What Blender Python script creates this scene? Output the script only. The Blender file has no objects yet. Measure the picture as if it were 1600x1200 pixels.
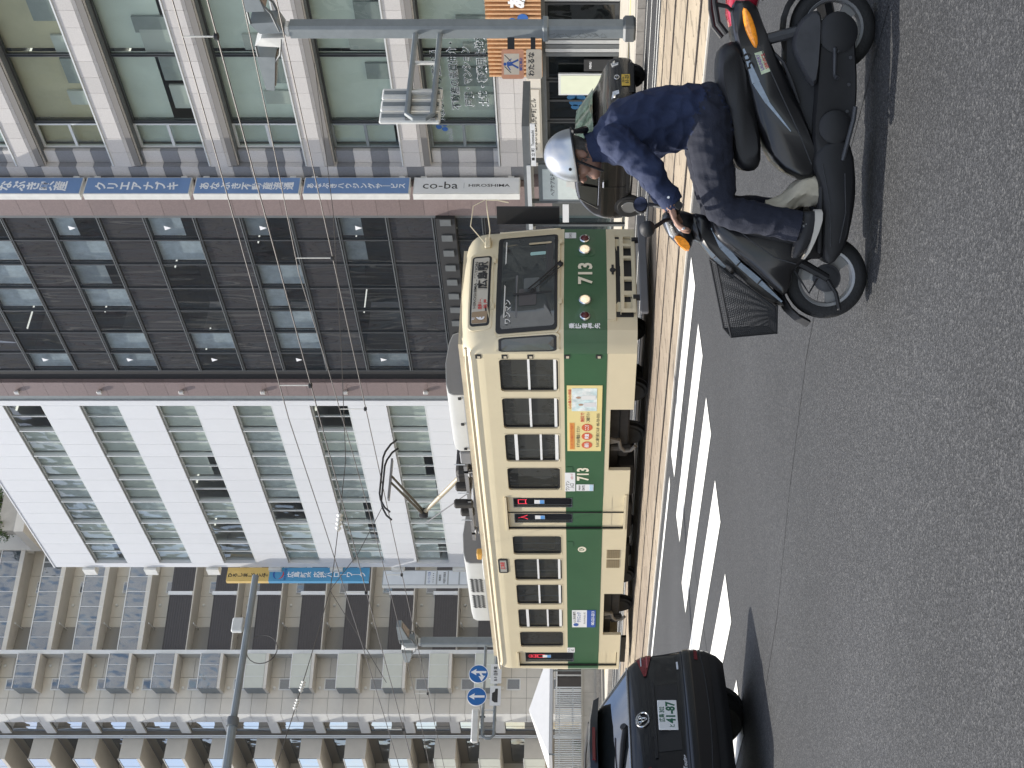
import bpy, bmesh, math, random
from mathutils import Matrix, Vector
R = math.radians
random.seed(7)
scene = bpy.context.scene
col = scene.collection

# ------------------------------------------------------------------ camera
CAM_H = 1.40
TH = math.atan(1550 / 2133.0)           # street axis lies 36 degrees left of the view axis
cam_d = bpy.data.cameras.new('camera')
cam_d.sensor_fit = 'HORIZONTAL'
cam_d.sensor_width = 36.0
cam_d.lens = 36.0 * 2133.0 / 1600.0
cam_d.shift_x = -102.0 / 1600.0
cam_d.clip_start = 0.05
cam_d.clip_end = 2000
cam = bpy.data.objects.new('camera', cam_d)
col.objects.link(cam)
s_, c_ = math.sin(TH), math.cos(TH)
# the phone was held sideways: picture right = world down, picture up = world right
cam.matrix_world = Matrix(((0, s_, c_, 0), (0, c_, -s_, 0), (-1, 0, 0, CAM_H), (0, 0, 0, 1)))
scene.camera = cam

# ------------------------------------------------------------------ sky, sun, exposure
SUN_EL, SUN_AZ = R(60), R(62)           # azimuth measured from -Y towards -X
sun_dir = Vector((-math.sin(SUN_AZ) * math.cos(SUN_EL), -math.cos(SUN_AZ) * math.cos(SUN_EL), math.sin(SUN_EL)))
world = bpy.data.worlds.new('World')
scene.world = world
world.use_nodes = True
nt = world.node_tree
bg = nt.nodes['Background']
sky = nt.nodes.new('ShaderNodeTexSky')
sky.sky_type = 'NISHITA'
sky.sun_disc = False
sky.sun_elevation = SUN_EL
sky.sun_rotation = math.atan2(sun_dir.x, sun_dir.y)
sky.air_density = 1.0
sky.dust_density = 1.6
# broken white cloud over the whole sky, as the photograph's reflections show
tcw = nt.nodes.new('ShaderNodeTexCoord'); cn = nt.nodes.new('ShaderNodeTexNoise'); cn.inputs['Scale'].default_value = 2.6; cn.inputs['Detail'].default_value = 7; cn.inputs['Roughness'].default_value = .58
cr = nt.nodes.new('ShaderNodeMapRange'); cr.inputs[1].default_value = .44; cr.inputs[2].default_value = .62; cr.inputs[4].default_value = .85
cm = nt.nodes.new('ShaderNodeMix'); cm.data_type = 'RGBA'; cm.inputs[7].default_value = (5.6, 5.6, 5.7, 1)
nt.links.new(tcw.outputs['Generated'], cn.inputs['Vector']); nt.links.new(cn.outputs[0], cr.inputs[0]); nt.links.new(cr.outputs[0], cm.inputs[0])
nt.links.new(sky.outputs[0], cm.inputs[6]); nt.links.new(cm.outputs[2], bg.inputs[0])
bg.inputs[1].default_value = 0.15
sl = bpy.data.lights.new('sun', 'SUN')
sl.energy = 3.3
sl.angle = R(0.55)
sl.color = (1.0, 0.95, 0.86)
so = bpy.data.objects.new('sun', sl)
so.rotation_euler = sun_dir.to_track_quat('Z', 'Y').to_euler()
col.objects.link(so)
scene.view_settings.view_transform = 'Standard'
scene.view_settings.look = 'None'
scene.view_settings.gamma = 1.0
scene.view_settings.use_curve_mapping = False
scene.view_settings.exposure = 0.85
scene.cycles.use_denoising = True
scene.cycles.max_bounces = 7
scene.cycles.diffuse_bounces = 3
scene.cycles.glossy_bounces = 3
scene.cycles.transparent_max_bounces = 8
scene.cycles.transmission_bounces = 4
scene.cycles.caustics_reflective = False
scene.cycles.caustics_refractive = False
scene.cycles.use_adaptive_sampling = True

# ------------------------------------------------------------------ materials
MATS = {}
PANE = set()
def M(name, colr, rough=0.6, metal=0.0, var=0.0, vs=3.0, bump=0.0, bs=60.0, spec=0.5, coat=0.0, emit=None, estr=0.0, rnd=0.0, col2=None, c2s=1.0, c2t=0.5):
    """procedural Principled material: noise variation, per-object variation, fine bump"""
    if name in MATS: return MATS[name]
    m = bpy.data.materials.new(name); m.use_nodes = True
    n = m.node_tree.nodes; l = m.node_tree.links
    b = n['Principled BSDF']
    b.inputs['Base Color'].default_value = (*colr, 1)
    b.inputs['Roughness'].default_value = rough
    b.inputs['Metallic'].default_value = metal
    b.inputs['Specular IOR Level'].default_value = spec
    b.inputs['Coat Weight'].default_value = coat
    b.inputs['Coat Roughness'].default_value = 0.04
    geo = n.new('ShaderNodeNewGeometry')
    out = None
    if col2:
        nz = n.new('ShaderNodeTexNoise'); nz.inputs['Scale'].default_value = c2s; nz.inputs['Detail'].default_value = 5
        l.new(geo.outputs['Position'], nz.inputs['Vector'])
        mp = n.new('ShaderNodeMapRange'); mp.inputs[1].default_value = c2t - .12; mp.inputs[2].default_value = c2t + .12
        l.new(nz.outputs[0], mp.inputs[0])
        mx = n.new('ShaderNodeMix'); mx.data_type = 'RGBA'
        mx.inputs[6].default_value = (*colr, 1); mx.inputs[7].default_value = (*col2, 1)
        l.new(mp.outputs[0], mx.inputs[0]); out = mx.outputs[2]
    if var or rnd:
        hs = n.new('ShaderNodeHueSaturation')
        if out: l.new(out, hs.inputs['Color'])
        else: hs.inputs['Color'].default_value = (*colr, 1)
        src = None
        if var:
            nz = n.new('ShaderNodeTexNoise'); nz.inputs['Scale'].default_value = vs; nz.inputs['Detail'].default_value = 8; nz.inputs['Roughness'].default_value = .65
            l.new(geo.outputs['Position'], nz.inputs['Vector'])
            mr = n.new('ShaderNodeMapRange'); mr.inputs[1].default_value = .25; mr.inputs[2].default_value = .75
            mr.inputs[3].default_value = 1 - var; mr.inputs[4].default_value = 1 + var
            l.new(nz.outputs[0], mr.inputs[0]); src = mr.outputs[0]
        if rnd:
            oi = n.new('ShaderNodeObjectInfo')
            mr = n.new('ShaderNodeMapRange'); mr.inputs[3].default_value = 1 - rnd; mr.inputs[4].default_value = 1 + rnd
            l.new(oi.outputs['Random'], mr.inputs[0])
            if src:
                mu = n.new('ShaderNodeMath'); mu.operation = 'MULTIPLY'
                l.new(src, mu.inputs[0]); l.new(mr.outputs[0], mu.inputs[1]); src = mu.outputs[0]
            else: src = mr.outputs[0]
        l.new(src, hs.inputs['Value']); out = hs.outputs[0]
    if out: l.new(out, b.inputs['Base Color'])
    if bump:
        nz = n.new('ShaderNodeTexNoise'); nz.inputs['Scale'].default_value = bs; nz.inputs['Detail'].default_value = 4
        l.new(geo.outputs['Position'], nz.inputs['Vector'])
        bp = n.new('ShaderNodeBump'); bp.inputs['Strength'].default_value = bump; bp.inputs['Distance'].default_value = .02
        l.new(nz.outputs[0], bp.inputs['Height']); l.new(bp.outputs[0], b.inputs['Normal'])
    if emit:
        b.inputs['Emission Color'].default_value = (*emit, 1); b.inputs['Emission Strength'].default_value = estr
    MATS[name] = m
    return m

def glass(name, tint, clear=0.5, rough=0.02, wave=0.0, ws=0.5, base=None, f0=.10, stretch=1.0):
    """window pane: tinted see-through part + mirror part by fresnel; float-glass waviness in the normal"""
    if name in MATS: return MATS[name]
    m = bpy.data.materials.new(name); m.use_nodes = True
    n = m.node_tree.nodes; l = m.node_tree.links
    n.remove(n['Principled BSDF'])
    tr = n.new('ShaderNodeBsdfTransparent'); tr.inputs[0].default_value = (*tint, 1)
    di = n.new('ShaderNodeBsdfDiffuse'); di.inputs[0].default_value = (*(base or (.02, .025, .025)), 1)
    m1 = n.new('ShaderNodeMixShader'); m1.inputs[0].default_value = clear
    l.new(di.outputs[0], m1.inputs[1]); l.new(tr.outputs[0], m1.inputs[2])
    gl = n.new('ShaderNodeBsdfGlossy'); gl.inputs['Roughness'].default_value = rough
    lw = n.new('ShaderNodeLayerWeight'); lw.inputs[0].default_value = .5
    pw = n.new('ShaderNodeMath'); pw.operation = 'POWER'; pw.inputs[1].default_value = 4.0; l.new(lw.outputs['Facing'], pw.inputs[0])
    fr = n.new('ShaderNodeMapRange'); fr.inputs[3].default_value = f0; fr.inputs[4].default_value = 1.0; l.new(pw.outputs[0], fr.inputs[0])
    m2 = n.new('ShaderNodeMixShader')
    l.new(fr.outputs[0], m2.inputs[0]); l.new(m1.outputs[0], m2.inputs[1]); l.new(gl.outputs[0], m2.inputs[2])
    l.new(m2.outputs[0], n['Material Output'].inputs[0])
    if wave:
        geo = n.new('ShaderNodeNewGeometry')
        oi = n.new('ShaderNodeObjectInfo')
        ad = n.new('ShaderNodeVectorMath'); ad.operation = 'MULTIPLY_ADD'
        cx = n.new('ShaderNodeCombineXYZ'); l.new(oi.outputs['Random'], cx.inputs[0]); l.new(oi.outputs['Random'], cx.inputs[2])
        ad.inputs[1].default_value = (40, 40, 40)
        l.new(cx.outputs[0], ad.inputs[0]); l.new(geo.outputs['Position'], ad.inputs[2])
        nz = n.new('ShaderNodeTexNoise'); nz.inputs['Scale'].default_value = ws; nz.inputs['Detail'].default_value = 1.5
        sc_ = n.new('ShaderNodeVectorMath'); sc_.operation = 'MULTIPLY'; sc_.inputs[1].default_value = (1.4, 1.4, stretch); l.new(ad.outputs[0], sc_.inputs[0])
        l.new(sc_.outputs[0], nz.inputs['Vector'])
        bp = n.new('ShaderNodeBump'); bp.inputs['Strength'].default_value = wave; bp.inputs['Distance'].default_value = .12
        l.new(nz.outputs[0], bp.inputs['Height']); l.new(bp.outputs[0], gl.inputs['Normal'])
    MATS[name] = m; PANE.add(name)
    return m

# ------------------------------------------------------------------ mesh helpers
WM = {}
I4 = Matrix.Identity(4)
class MB:
    def __init__(s, T=None): s.v = []; s.f = []; s.T = T
    def add(s, vs, fs):
        o = len(s.v)
        s.v += [tuple(s.T @ Vector(p)) for p in vs] if s.T else [tuple(p) for p in vs]
        s.f += [tuple(i + o for i in q) for q in fs]
        return s
    def box(s, x0, x1, y0, y1, z0, z1):
        if x0 > x1: x0, x1 = x1, x0
        if y0 > y1: y0, y1 = y1, y0
        if z0 > z1: z0, z1 = z1, z0
        return s.add([(x0,y0,z0),(x1,y0,z0),(x1,y1,z0),(x0,y1,z0),(x0,y0,z1),(x1,y0,z1),(x1,y1,z1),(x0,y1,z1)],
                     [(3,2,1,0),(4,5,6,7),(0,1,5,4),(1,2,6,5),(2,3,7,6),(3,0,4,7)])
    def cbox(s, x0, x1, y0, y1, z0, z1, c):
        """box with chamfered edges"""
        P = []
        for z, i in ((z0, c), (z0 + c, 0), (z1 - c, 0), (z1, c)):
            a, b, d, e = x0 + i, x1 - i, y0 + i, y1 - i
            k = c if i == 0 else 0.4 * c
            P.append([(a+k,d,z),(b-k,d,z),(b,d+k,z),(b,e-k,z),(b-k,e,z),(a+k,e,z),(a,e-k,z),(a,d+k,z)])
        return s.loft(P)
    def loft(s, rings, cap=True, closed=True):
        n = len(rings[0]); vs = [p for r in rings for p in r]; fs = []
        for k in range(len(rings) - 1):
            for i in range(n if closed else n - 1):
                j = (i + 1) % n
                fs.append((k*n+i, k*n+j, (k+1)*n+j, (k+1)*n+i))
        if cap and closed:
            fs.append(tuple(range(n - 1, -1, -1))); b = (len(rings) - 1) * n; fs.append(tuple(range(b, b + n)))
        return s.add(vs, fs)
    def prism(s, poly, axis, a, b):
        """2-D polygon extruded along axis: 'x' -> (y,z), 'y' -> (x,z), 'z' -> (x,y)"""
        def P(p, d): return {'x': (d, p[0], p[1]), 'y': (p[0], d, p[1]), 'z': (p[0], p[1], d)}[axis]
        return s.loft([[P(p, a) for p in poly], [P(p, b) for p in poly]])
    def tube(s, path, r, n=8, cap=True, squash=None):
        path = [Vector(p) for p in path]
        rs = r if isinstance(r, (list, tuple)) else [r] * len(path)
        rings = []; up = None
        for i, p in enumerate(path):
            d = (path[min(i + 1, len(path) - 1)] - path[max(i - 1, 0)]).normalized()
            if up is None:
                up = Vector((0, 0, 1)) if abs(d.z) < .9 else Vector((1, 0, 0))
            a = d.cross(up)
            if a.length < 1e-4: a = d.cross(Vector((0, 1, 0)))
            a.normalize(); b = d.cross(a).normalized(); up = -b if b.dot(up) < 0 else b
            rings.append([p + (a * math.cos(2*math.pi*k/n) + b * math.sin(2*math.pi*k/n) * (squash or 1)) * rs[i] for k in range(n)])
        return s.loft(rings, cap)
    def lathe(s, prof, c, axis=(0, 0, 1), n=24, ring=False):
        """profile [(r, h)] turned round axis through c"""
        ax = Vector(axis).normalized(); q = ax.to_track_quat('Z', 'Y'); c = Vector(c)
        rings = [[c + q @ Vector((r*math.cos(2*math.pi*k/n), r*math.sin(2*math.pi*k/n), h)) for k in range(n)] for r, h in prof]
        if ring: return s.loft(rings + rings[:1], False)      # closed hoop, open middle
        return s.loft(rings)
    def quad(s, *p): return s.add(p, [tuple(range(len(p)))])
    def build(s, name, mat, parent=None, smooth=False, ang=35):
        me = bpy.data.meshes.new(name); me.from_pydata(s.v, [], s.f)
        bm = bmesh.new(); bm.from_mesh(me); bmesh.ops.recalc_face_normals(bm, faces=bm.faces); bm.to_mesh(me); bm.free()
        if smooth:
            for p in me.polygons: p.use_smooth = True
            me.set_sharp_from_angle(angle=R(ang))
        for m in (mat if isinstance(mat, list) else [mat]): me.materials.append(m)
        return link(name, me, parent)
def link(name, me, parent=None, mw=None):
    o = bpy.data.objects.new(name, me); col.objects.link(o)
    mw = mw or I4
    WM[o] = mw
    if parent is not None:
        o.parent = parent; o.matrix_basis = WM[parent].inverted() @ mw
    else: o.matrix_basis = mw
    return o
def thing(name, label, cat, loc, group=None, kind=None):
    o = bpy.data.objects.new(name, None); o.empty_display_size = .2; col.objects.link(o)
    WM[o] = Matrix.Translation(loc); o.matrix_basis = WM[o]
    return tag(o, label, cat, group, kind)
def tag(o, label, cat, group=None, kind=None):
    if label: o['label'] = label
    if cat: o['category'] = cat
    if group: o['group'] = group
    if kind: o['kind'] = kind
    return o
def struct(o): o['kind'] = 'structure'; return o
UB = {}
def piece(name, mat, x0, x1, y0, y1, z0, z1, parent, T=None):
    """box that shares one unit-cube mesh per material"""
    if mat.name not in UB:
        me = bpy.data.meshes.new('unit_' + mat.name)
        b = MB()
        if mat.name in PANE: b.quad((-.5, 0, -.5), (.5, 0, -.5), (.5, 0, .5), (-.5, 0, .5))   # one sheet: light passes each pane once
        else: b.box(-.5, .5, -.5, .5, -.5, .5)
        me.from_pydata(b.v, [], b.f); me.materials.append(mat); UB[mat.name] = me
    mw = Matrix.Translation(((x0+x1)/2, (y0+y1)/2, (z0+z1)/2)) @ Matrix.Diagonal((abs(x1-x0), abs(y1-y0), abs(z1-z0), 1))
    if T: mw = T @ mw
    return link(name, UB[mat.name], parent, mw)
def rrect(w, h, r, n=4, cx=0, cy=0):
    """rounded rectangle outline"""
    pts = []
    for qx, qy, a0 in ((1, 1, 0), (-1, 1, 90), (-1, -1, 180), (1, -1, 270)):
        for k in range(n + 1):
            a = R(a0 + 90 * k / n)
            pts.append((cx + qx * (w/2 - r) + r * math.cos(a), cy + qy * (h/2 - r) + r * math.sin(a)))
    return pts
def wall_holes(mb, u0, u1, z0, z1, holes, P, depth=None, Pd=None):
    """wall sheet with rectangular openings and their reveals; P(u, z, d) gives the point"""
    us = sorted({u0, u1} | {min(max(h[k], u0), u1) for h in holes for k in (0, 1)})
    zs = sorted({z0, z1} | {min(max(h[k], z0), z1) for h in holes for k in (2, 3)})
    def inh(u, z): return any(h[0] < u < h[1] and h[2] < z < h[3] for h in holes)
    for a, b in zip(us, us[1:]):
        for c, d in zip(zs, zs[1:]):
            if not inh((a+b)/2, (c+d)/2): mb.quad(P(a,c,0), P(b,c,0), P(b,d,0), P(a,d,0))
    if depth:
        for a, b, c, d in holes:
            a2, b2, c2, d2 = max(a,u0), min(b,u1), max(c,z0), min(d,z1)
            if a2 >= b2 or c2 >= d2: continue
            if a2 == a: mb.quad(P(a,c2,0), P(a,d2,0), P(a,d2,depth), P(a,c2,depth))
            if b2 == b: mb.quad(P(b,c2,0), P(b,d2,0), P(b,d2,depth), P(b,c2,depth))
            if c2 == c: mb.quad(P(a2,c,0), P(b2,c,0), P(b2,c,depth), P(a2,c,depth))
            if d2 == d: mb.quad(P(a2,d,0), P(b2,d,0), P(b2,d,depth), P(a2,d,depth))
TXT = {}
def text_mesh(body, bold=0.0):
    k = (body, bold)
    if k in TXT: return TXT[k]
    cu = bpy.data.curves.new('text', 'FONT'); cu.body = body; cu.size = 1; cu.resolution_u = 2
    cu.offset = bold
    cu.align_x = 'CENTER'; cu.align_y = 'CENTER'
    o = bpy.data.objects.new('text', cu); col.objects.link(o)
    dg = bpy.context.evaluated_depsgraph_get()
    me = bpy.data.meshes.new_from_object(o.evaluated_get(dg))
    bpy.data.objects.remove(o); TXT[k] = me
    return me
def letters(body, at, right, up, h, mat, parent, bold=0.02, w=None, name='lettering', vertical=False, step=1.0):
    """flat print: lettering centred at a point, along right / up; h = glyph height; w = squeeze to this width"""
    right = Vector(right).normalized(); up = Vector(up).normalized(); nrm = right.cross(up)
    V = []; F = []
    if vertical:
        n = len(body)
        for i, ch in enumerate(body):
            if ch == ' ': continue
            if ch == 'ー': ch = '｜'
            me = text_mesh(ch, bold); o = len(V); c0 = -(i - (n - 1) / 2) * step
            V += [(v.co.x, v.co.y + c0, 0) for v in me.vertices]
            F += [tuple(j + o for j in p.vertices) for p in me.polygons]
    else:
        me = text_mesh(body, bold)
        V = [tuple(v.co) for v in me.vertices]; F = [tuple(p.vertices) for p in me.polygons]
    if not V: return None
    sx = sy = h
    if w:
        xs = [p[0] for p in V]; sx = w / (max(xs) - min(xs))
        cx = (max(xs) + min(xs)) / 2
        V = [(p[0] - cx, p[1], 0) for p in V]
    at = Vector(at)
    me = bpy.data.meshes.new(name)
    me.from_pydata([tuple(at + right * (p[0]*sx) + up * (p[1]*sy)) for p in V], [], F)
    me.materials.append(mat)
    return link(name, me, parent)
# ------------------------------------------------------------------ palette
def asphalt():
    m = M('asphalt', (.105, .107, .112), .72, bump=.0, spec=.3)
    n = m.node_tree.nodes; l = m.node_tree.links; b = n['Principled BSDF']
    geo = n.new('ShaderNodeNewGeometry')
    vo = n.new('ShaderNodeTexVoronoi'); vo.inputs['Scale'].default_value = 130; l.new(geo.outputs['Position'], vo.inputs['Vector'])
    hv = n.new('ShaderNodeSeparateColor'); l.new(vo.outputs['Color'], hv.inputs[0])
    r1 = n.new('ShaderNodeValToRGB'); e = r1.color_ramp.elements
    e[0].position = .0; e[0].color = (.016, .017, .018, 1); e[1].position = 1; e[1].color = (.095, .095, .093, 1)
    e2 = r1.color_ramp.elements.new(.55); e2.color = (.034, .035, .037, 1); e3 = r1.color_ramp.elements.new(.85); e3.color = (.056, .057, .060, 1)
    l.new(hv.outputs[0], r1.inputs[0])
    nz = n.new('ShaderNodeTexNoise'); nz.inputs['Scale'].default_value = .5; nz.inputs['Detail'].default_value = 6; l.new(geo.outputs['Position'], nz.inputs['Vector'])
    mr = n.new('ShaderNodeMapRange'); mr.inputs[1].default_value = .3; mr.inputs[2].default_value = .7; mr.inputs[3].default_value = .86; mr.inputs[4].default_value = 1.14; l.new(nz.outputs[0], mr.inputs[0])
    hs = n.new('ShaderNodeHueSaturation'); l.new(r1.outputs[0], hs.inputs['Color']); l.new(mr.outputs[0], hs.inputs['Value']); l.new(hs.outputs[0], b.inputs['Base Color'])
    bp = n.new('ShaderNodeBump'); bp.inputs['Strength'].default_value = .55; bp.inputs['Distance'].default_value = .006
    l.new(vo.outputs['Distance'], bp.inputs['Height']); l.new(bp.outputs[0], b.inputs['Normal'])
    return m
m_asph = asphalt()
m_seam = M('road_seam', (.025, .026, .028), .8)
m_white_paint = M('road_paint', (.78, .77, .72), .6, var=.07, vs=6, bump=.15, bs=90)
m_paver = M('tram_pavers', (.34, .28, .20), .8, var=.2, vs=1.3, rnd=.1, bump=.25, bs=45, col2=(.20, .155, .112), c2s=.12, c2t=.52)
m_mortar = M('paver_joint', (.20, .16, .12), .9, var=.2)
m_rail = M('rail_steel', (.16, .14, .13), .38, metal=.8, var=.2, vs=8)
m_groove = M('rail_groove', (.03, .028, .025), .8)
m_side = M('sidewalk_tiles', (.44, .41, .35), .8, var=.12, vs=2, bump=.15)
m_side2 = M('sidewalk_slabs', (.44, .41, .36), .8, var=.15, vs=2)
m_tact = M('tactile_strip', (.62, .50, .22), .75, var=.1)
m_kerb = M('kerb_granite', (.38, .35, .31), .8, var=.22, vs=9, rnd=.15)
m_gran = M('granite_pale', (.52, .50, .485), .65, var=.11, vs=22, rnd=.07, bump=.06, bs=70)
m_gran_joint = M('granite_joint', (.20, .19, .18), .85)
m_gran_dk = M('granite_dark', (.21, .215, .23), .5, var=.12, vs=20, rnd=.1)
m_brown = M('granite_brown', (.20, .155, .15), .45, var=.16, vs=18, rnd=.08)
m_alu = M('aluminium', (.62, .64, .65), .38, metal=.55, var=.05)
m_frame = M('window_frame', (.07, .075, .08), .45, metal=.3)
m_framel = M('window_frame_pale', (.66, .68, .68), .4, metal=.2)
m_white = M('white_panel', (.66, .675, .70), .45, var=.025, vs=1.5, rnd=.015)
m_wjoint = M('panel_joint', (.36, .38, .41), .7)
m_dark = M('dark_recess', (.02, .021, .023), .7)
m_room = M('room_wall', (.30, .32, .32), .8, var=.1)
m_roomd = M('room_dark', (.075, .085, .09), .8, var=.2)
m_ceil = M('room_ceiling', (.55, .56, .54), .8)
m_lampint = M('ceiling_lamp', (1, 1, .95), .5, emit=(1, .98, .88), estr=.7)
m_blind = M('blind_green', (.76, .80, .75), .8, var=.1, vs=.8, rnd=.1)
m_blindy = M('blind_cream', (.62, .55, .40), .8, var=.12, vs=.8)
m_blindb = M('blind_pale', (.66, .71, .72), .8, var=.25, vs=3, rnd=.30)
m_wood = M('timber_slat', (.62, .37, .20), .6, var=.2, vs=12)
m_woodd = M('timber_back', (.25, .14, .08), .7, var=.2, vs=9)
m_bluesign = M('sign_blue', (.17, .28, .50), .45, var=.08, vs=1.2)
m_signw = M('sign_white', (.74, .75, .75), .45, var=.05, vs=2)
m_signedge = M('sign_edge', (.66, .66, .63), .4, var=.12, vs=2.5)
m_txtw = M('print_white', (.85, .86, .88), .5)
m_txtk = M('print_black', (.03, .03, .03), .5)
m_txtr = M('print_red', (.55, .05, .05), .5)
m_txtb = M('print_blue', (.03, .10, .36), .5)
m_pole = M('pole_paint', (.21, .235, .245), .5, var=.12, vs=4)
m_poled = M('pole_paint_dark', (.12, .13, .135), .5, var=.12, vs=4)
m_wire = M('wire', (.10, .092, .085), .5, metal=.4)
m_porc = M('insulator', (.66, .65, .60), .3)
m_beige = M('render_beige', (.60, .565, .50), .8, var=.06, vs=1.2, rnd=.03)
m_beigej = M('render_joint', (.25, .235, .21), .85)
m_bcol = M('column_pale', (.66, .66, .64), .7, var=.05)
m_louv = M('louvre_dark', (.055, .048, .046), .5, var=.1)
m_frost = M('frosted_panel', (.52, .53, .46), .35, var=.06, vs=1.0)
m_concrete = M('concrete', (.42, .39, .34), .85, var=.18, vs=1.6, bump=.1)
m_leaf = M('leaf', (.06, .12, .03), .6, rnd=.3, var=.4, vs=14, col2=(.12, .17, .05), c2s=6)
m_stem = M('stem', (.12, .09, .06), .8)
g_A = glass('glass_green', (.84, .90, .86), .93, wave=.35, ws=.6)
g_B = glass('glass_blue', (.74, .79, .82), .86, wave=.6, ws=.7, base=(.07, .078, .085), f0=.15, stretch=.22)
g_Bs = glass('glass_spandrel', (.1, .1, .1), .0, wave=.6, ws=.7, base=(.045, .045, .048), f0=.15, stretch=.22)
g_C = glass('glass_office', (.82, .86, .84), .93, wave=.5, ws=.7)
g_D = glass('glass_balcony', (.42, .46, .48), .4, wave=1.0, ws=.8, base=(.085, .105, .125), f0=.17)
g_mir = glass('glass_mirror', (.3, .34, .36), .4, wave=.5, ws=.5, base=(.06, .075, .09), f0=.5)
g_dark = glass('glass_shop', (.25, .27, .27), .6, wave=.2, ws=.8)
g_veh = glass('glass_vehicle', (.40, .42, .40), .66, wave=.1, ws=1.5, base=(.12, .12, .105))
g_poster = glass('glass_teal', (.62, .80, .80), .7, wave=.1)

# ------------------------------------------------------------------ ground, road, tramway
def road_z(y):
    for (a, za), (b, zb) in zip(((-60, 0), (2.5, 0), (10.9, .08), (17.2, .10), (22.75, .0), (200, 0)), ((2.5, 0), (10.9, .08), (17.2, .10), (22.75, .0), (200, 0), (300, 0))):
        if a <= y <= b: return za + (zb - za) * (y - a) / (b - a)
    return 0
g = MB(); g.box(-420, 300, -320, 420, -.6, -.06)
struct(g.build('ground', m_concrete))
b = MB()
ys = [-14, 2.5, 6, 10.9]
for y0, y1 in list(zip(ys, ys[1:])) + [(17.2, 22.75)]:
    for k in range(13):
        x0, x1 = -180 + k * 20, -160 + k * 20
        b.quad((x0, y0, road_z(y0)), (x1, y0, road_z(y0)), (x1, y1, road_z(y1)), (x0, y1, road_z(y1)))
road = struct(b.build('road', m_asph))
b = MB(); b.box(-180, 80, 10.9, 17.2, -.3, .055)
track = struct(b.build('tramway', m_mortar))
# pavers: fine setts, too small in the picture to pick apart singly
b = MB(); rr = random.Random(3)
rails = (11.68, 13.12, 14.73, 16.17)
bands = [(10.92, 11.58), (11.80, 13.06), (13.22, 14.63), (14.85, 16.11), (16.27, 17.18)]
for y0, y1 in bands:
    n = max(2, round((y1 - y0) / .31)); w = (y1 - y0) / n
    for j in range(n):
        x = -75 + rr.random() * .4
        while x < -1:
            L = .42 + rr.random() * .05
            z = .094 + rr.random() * .008
            a0, a1, c0, c1 = x + .008, x + L - .008, y0 + j*w + .007, y0 + (j+1)*w - .007
            t = .012
            b.loft([[(a0,c0,.05),(a1,c0,.05),(a1,c1,.05),(a0,c1,.05)], [(a0,c0,z-.01),(a1,c0,z-.01),(a1,c1,z-.01),(a0,c1,z-.01)],
                    [(a0+t,c0+t,z),(a1-t,c0+t,z),(a1-t,c1-t,z),(a0+t,c1-t,z)]])
            x += L
pv = b.build('paver', m_paver, track); pv['kind'] = 'stuff'
for y in rails:
    b = MB(); b.box(-180, 80, y - .03, y + .035, .03, .104); b.build('rail', m_rail, track)
    b = MB(); b.box(-180, 80, y + .036, y + .075, .03, .066); b.build('groove', m_groove, track)
b = MB()
for y0, y1 in ((10.84, 10.92), (17.18, 17.26)): b.box(-180, 80, y0, y1, -.1, .096)
struct(b.build('tramway_edge', m_side2))

# zebra crossing: white bars across the near carriageway
for k in range(9):
    yc = 9.90 + .30 - 1.125 * k
    xr, xl = -11.83 + .18 * k, -15.95 + .21 * k
    h = .28
    p = [(xr - .09, yc + h), (xr + .06, yc - h), (xl + .13, yc - h), (xl - .13, yc + h)]
    b = MB(); n = 10; z = road_z(yc) + .006
    for i in range(n):
        def mix(a, c, t): return (a[0] + (c[0]-a[0])*t, a[1] + (c[1]-a[1])*t, road_z(a[1]) + .006)
        b.quad(mix(p[0],p[3],i/n), mix(p[0],p[3],(i+1)/n), mix(p[1],p[2],(i+1)/n), mix(p[1],p[2],i/n))
    b.build('crossing_bar', m_white_paint, road)
def line(x0, x1, y, w, name='painted_line'):
    b = MB()
    b.quad((x0, y - w/2, road_z(y - w/2) + .005), (x1, y - w/2, road_z(y - w/2) + .005), (x1, y + w/2, road_z(y + w/2) + .005), (x0, y + w/2, road_z(y + w/2) + .005))
    return b.build(name, m_white_paint, road)
line(-150, -16.6, 10.35, .16)
line(-150, 60, 17.55, .14); line(-150, 60, 18.25, .10)
line(-150, 60, 20.05, .14); line(-150, 60, 21.85, .13)
def strip(pts, w, mat, name):
    b = MB()
    for p, q in zip(pts, pts[1:]):
        d = Vector((q[0]-p[0], q[1]-p[1])).normalized(); nx, ny = -d.y*w/2, d.x*w/2
        b.quad((p[0]+nx, p[1]+ny, road_z(p[1])+.004), (p[0]-nx, p[1]-ny, road_z(p[1])+.004), (q[0]-nx, q[1]-ny, road_z(q[1])+.004), (q[0]+nx, q[1]+ny, road_z(q[1])+.004))
    return b.build(name, mat, road)
strip([(-3.9, 4.9), (-5.4, 5.05), (-6.55, 4.95), (-7.6, 4.65), (-8.6, 4.25), (-9.9, 4.0), (-12, 3.9)], .010, m_seam, 'seam')
strip([(-14.2, 10.2), (-13.6, 9.0), (-13.9, 7.4), (-13.2, 6.0)], .022, m_seam, 'crack')

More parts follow.
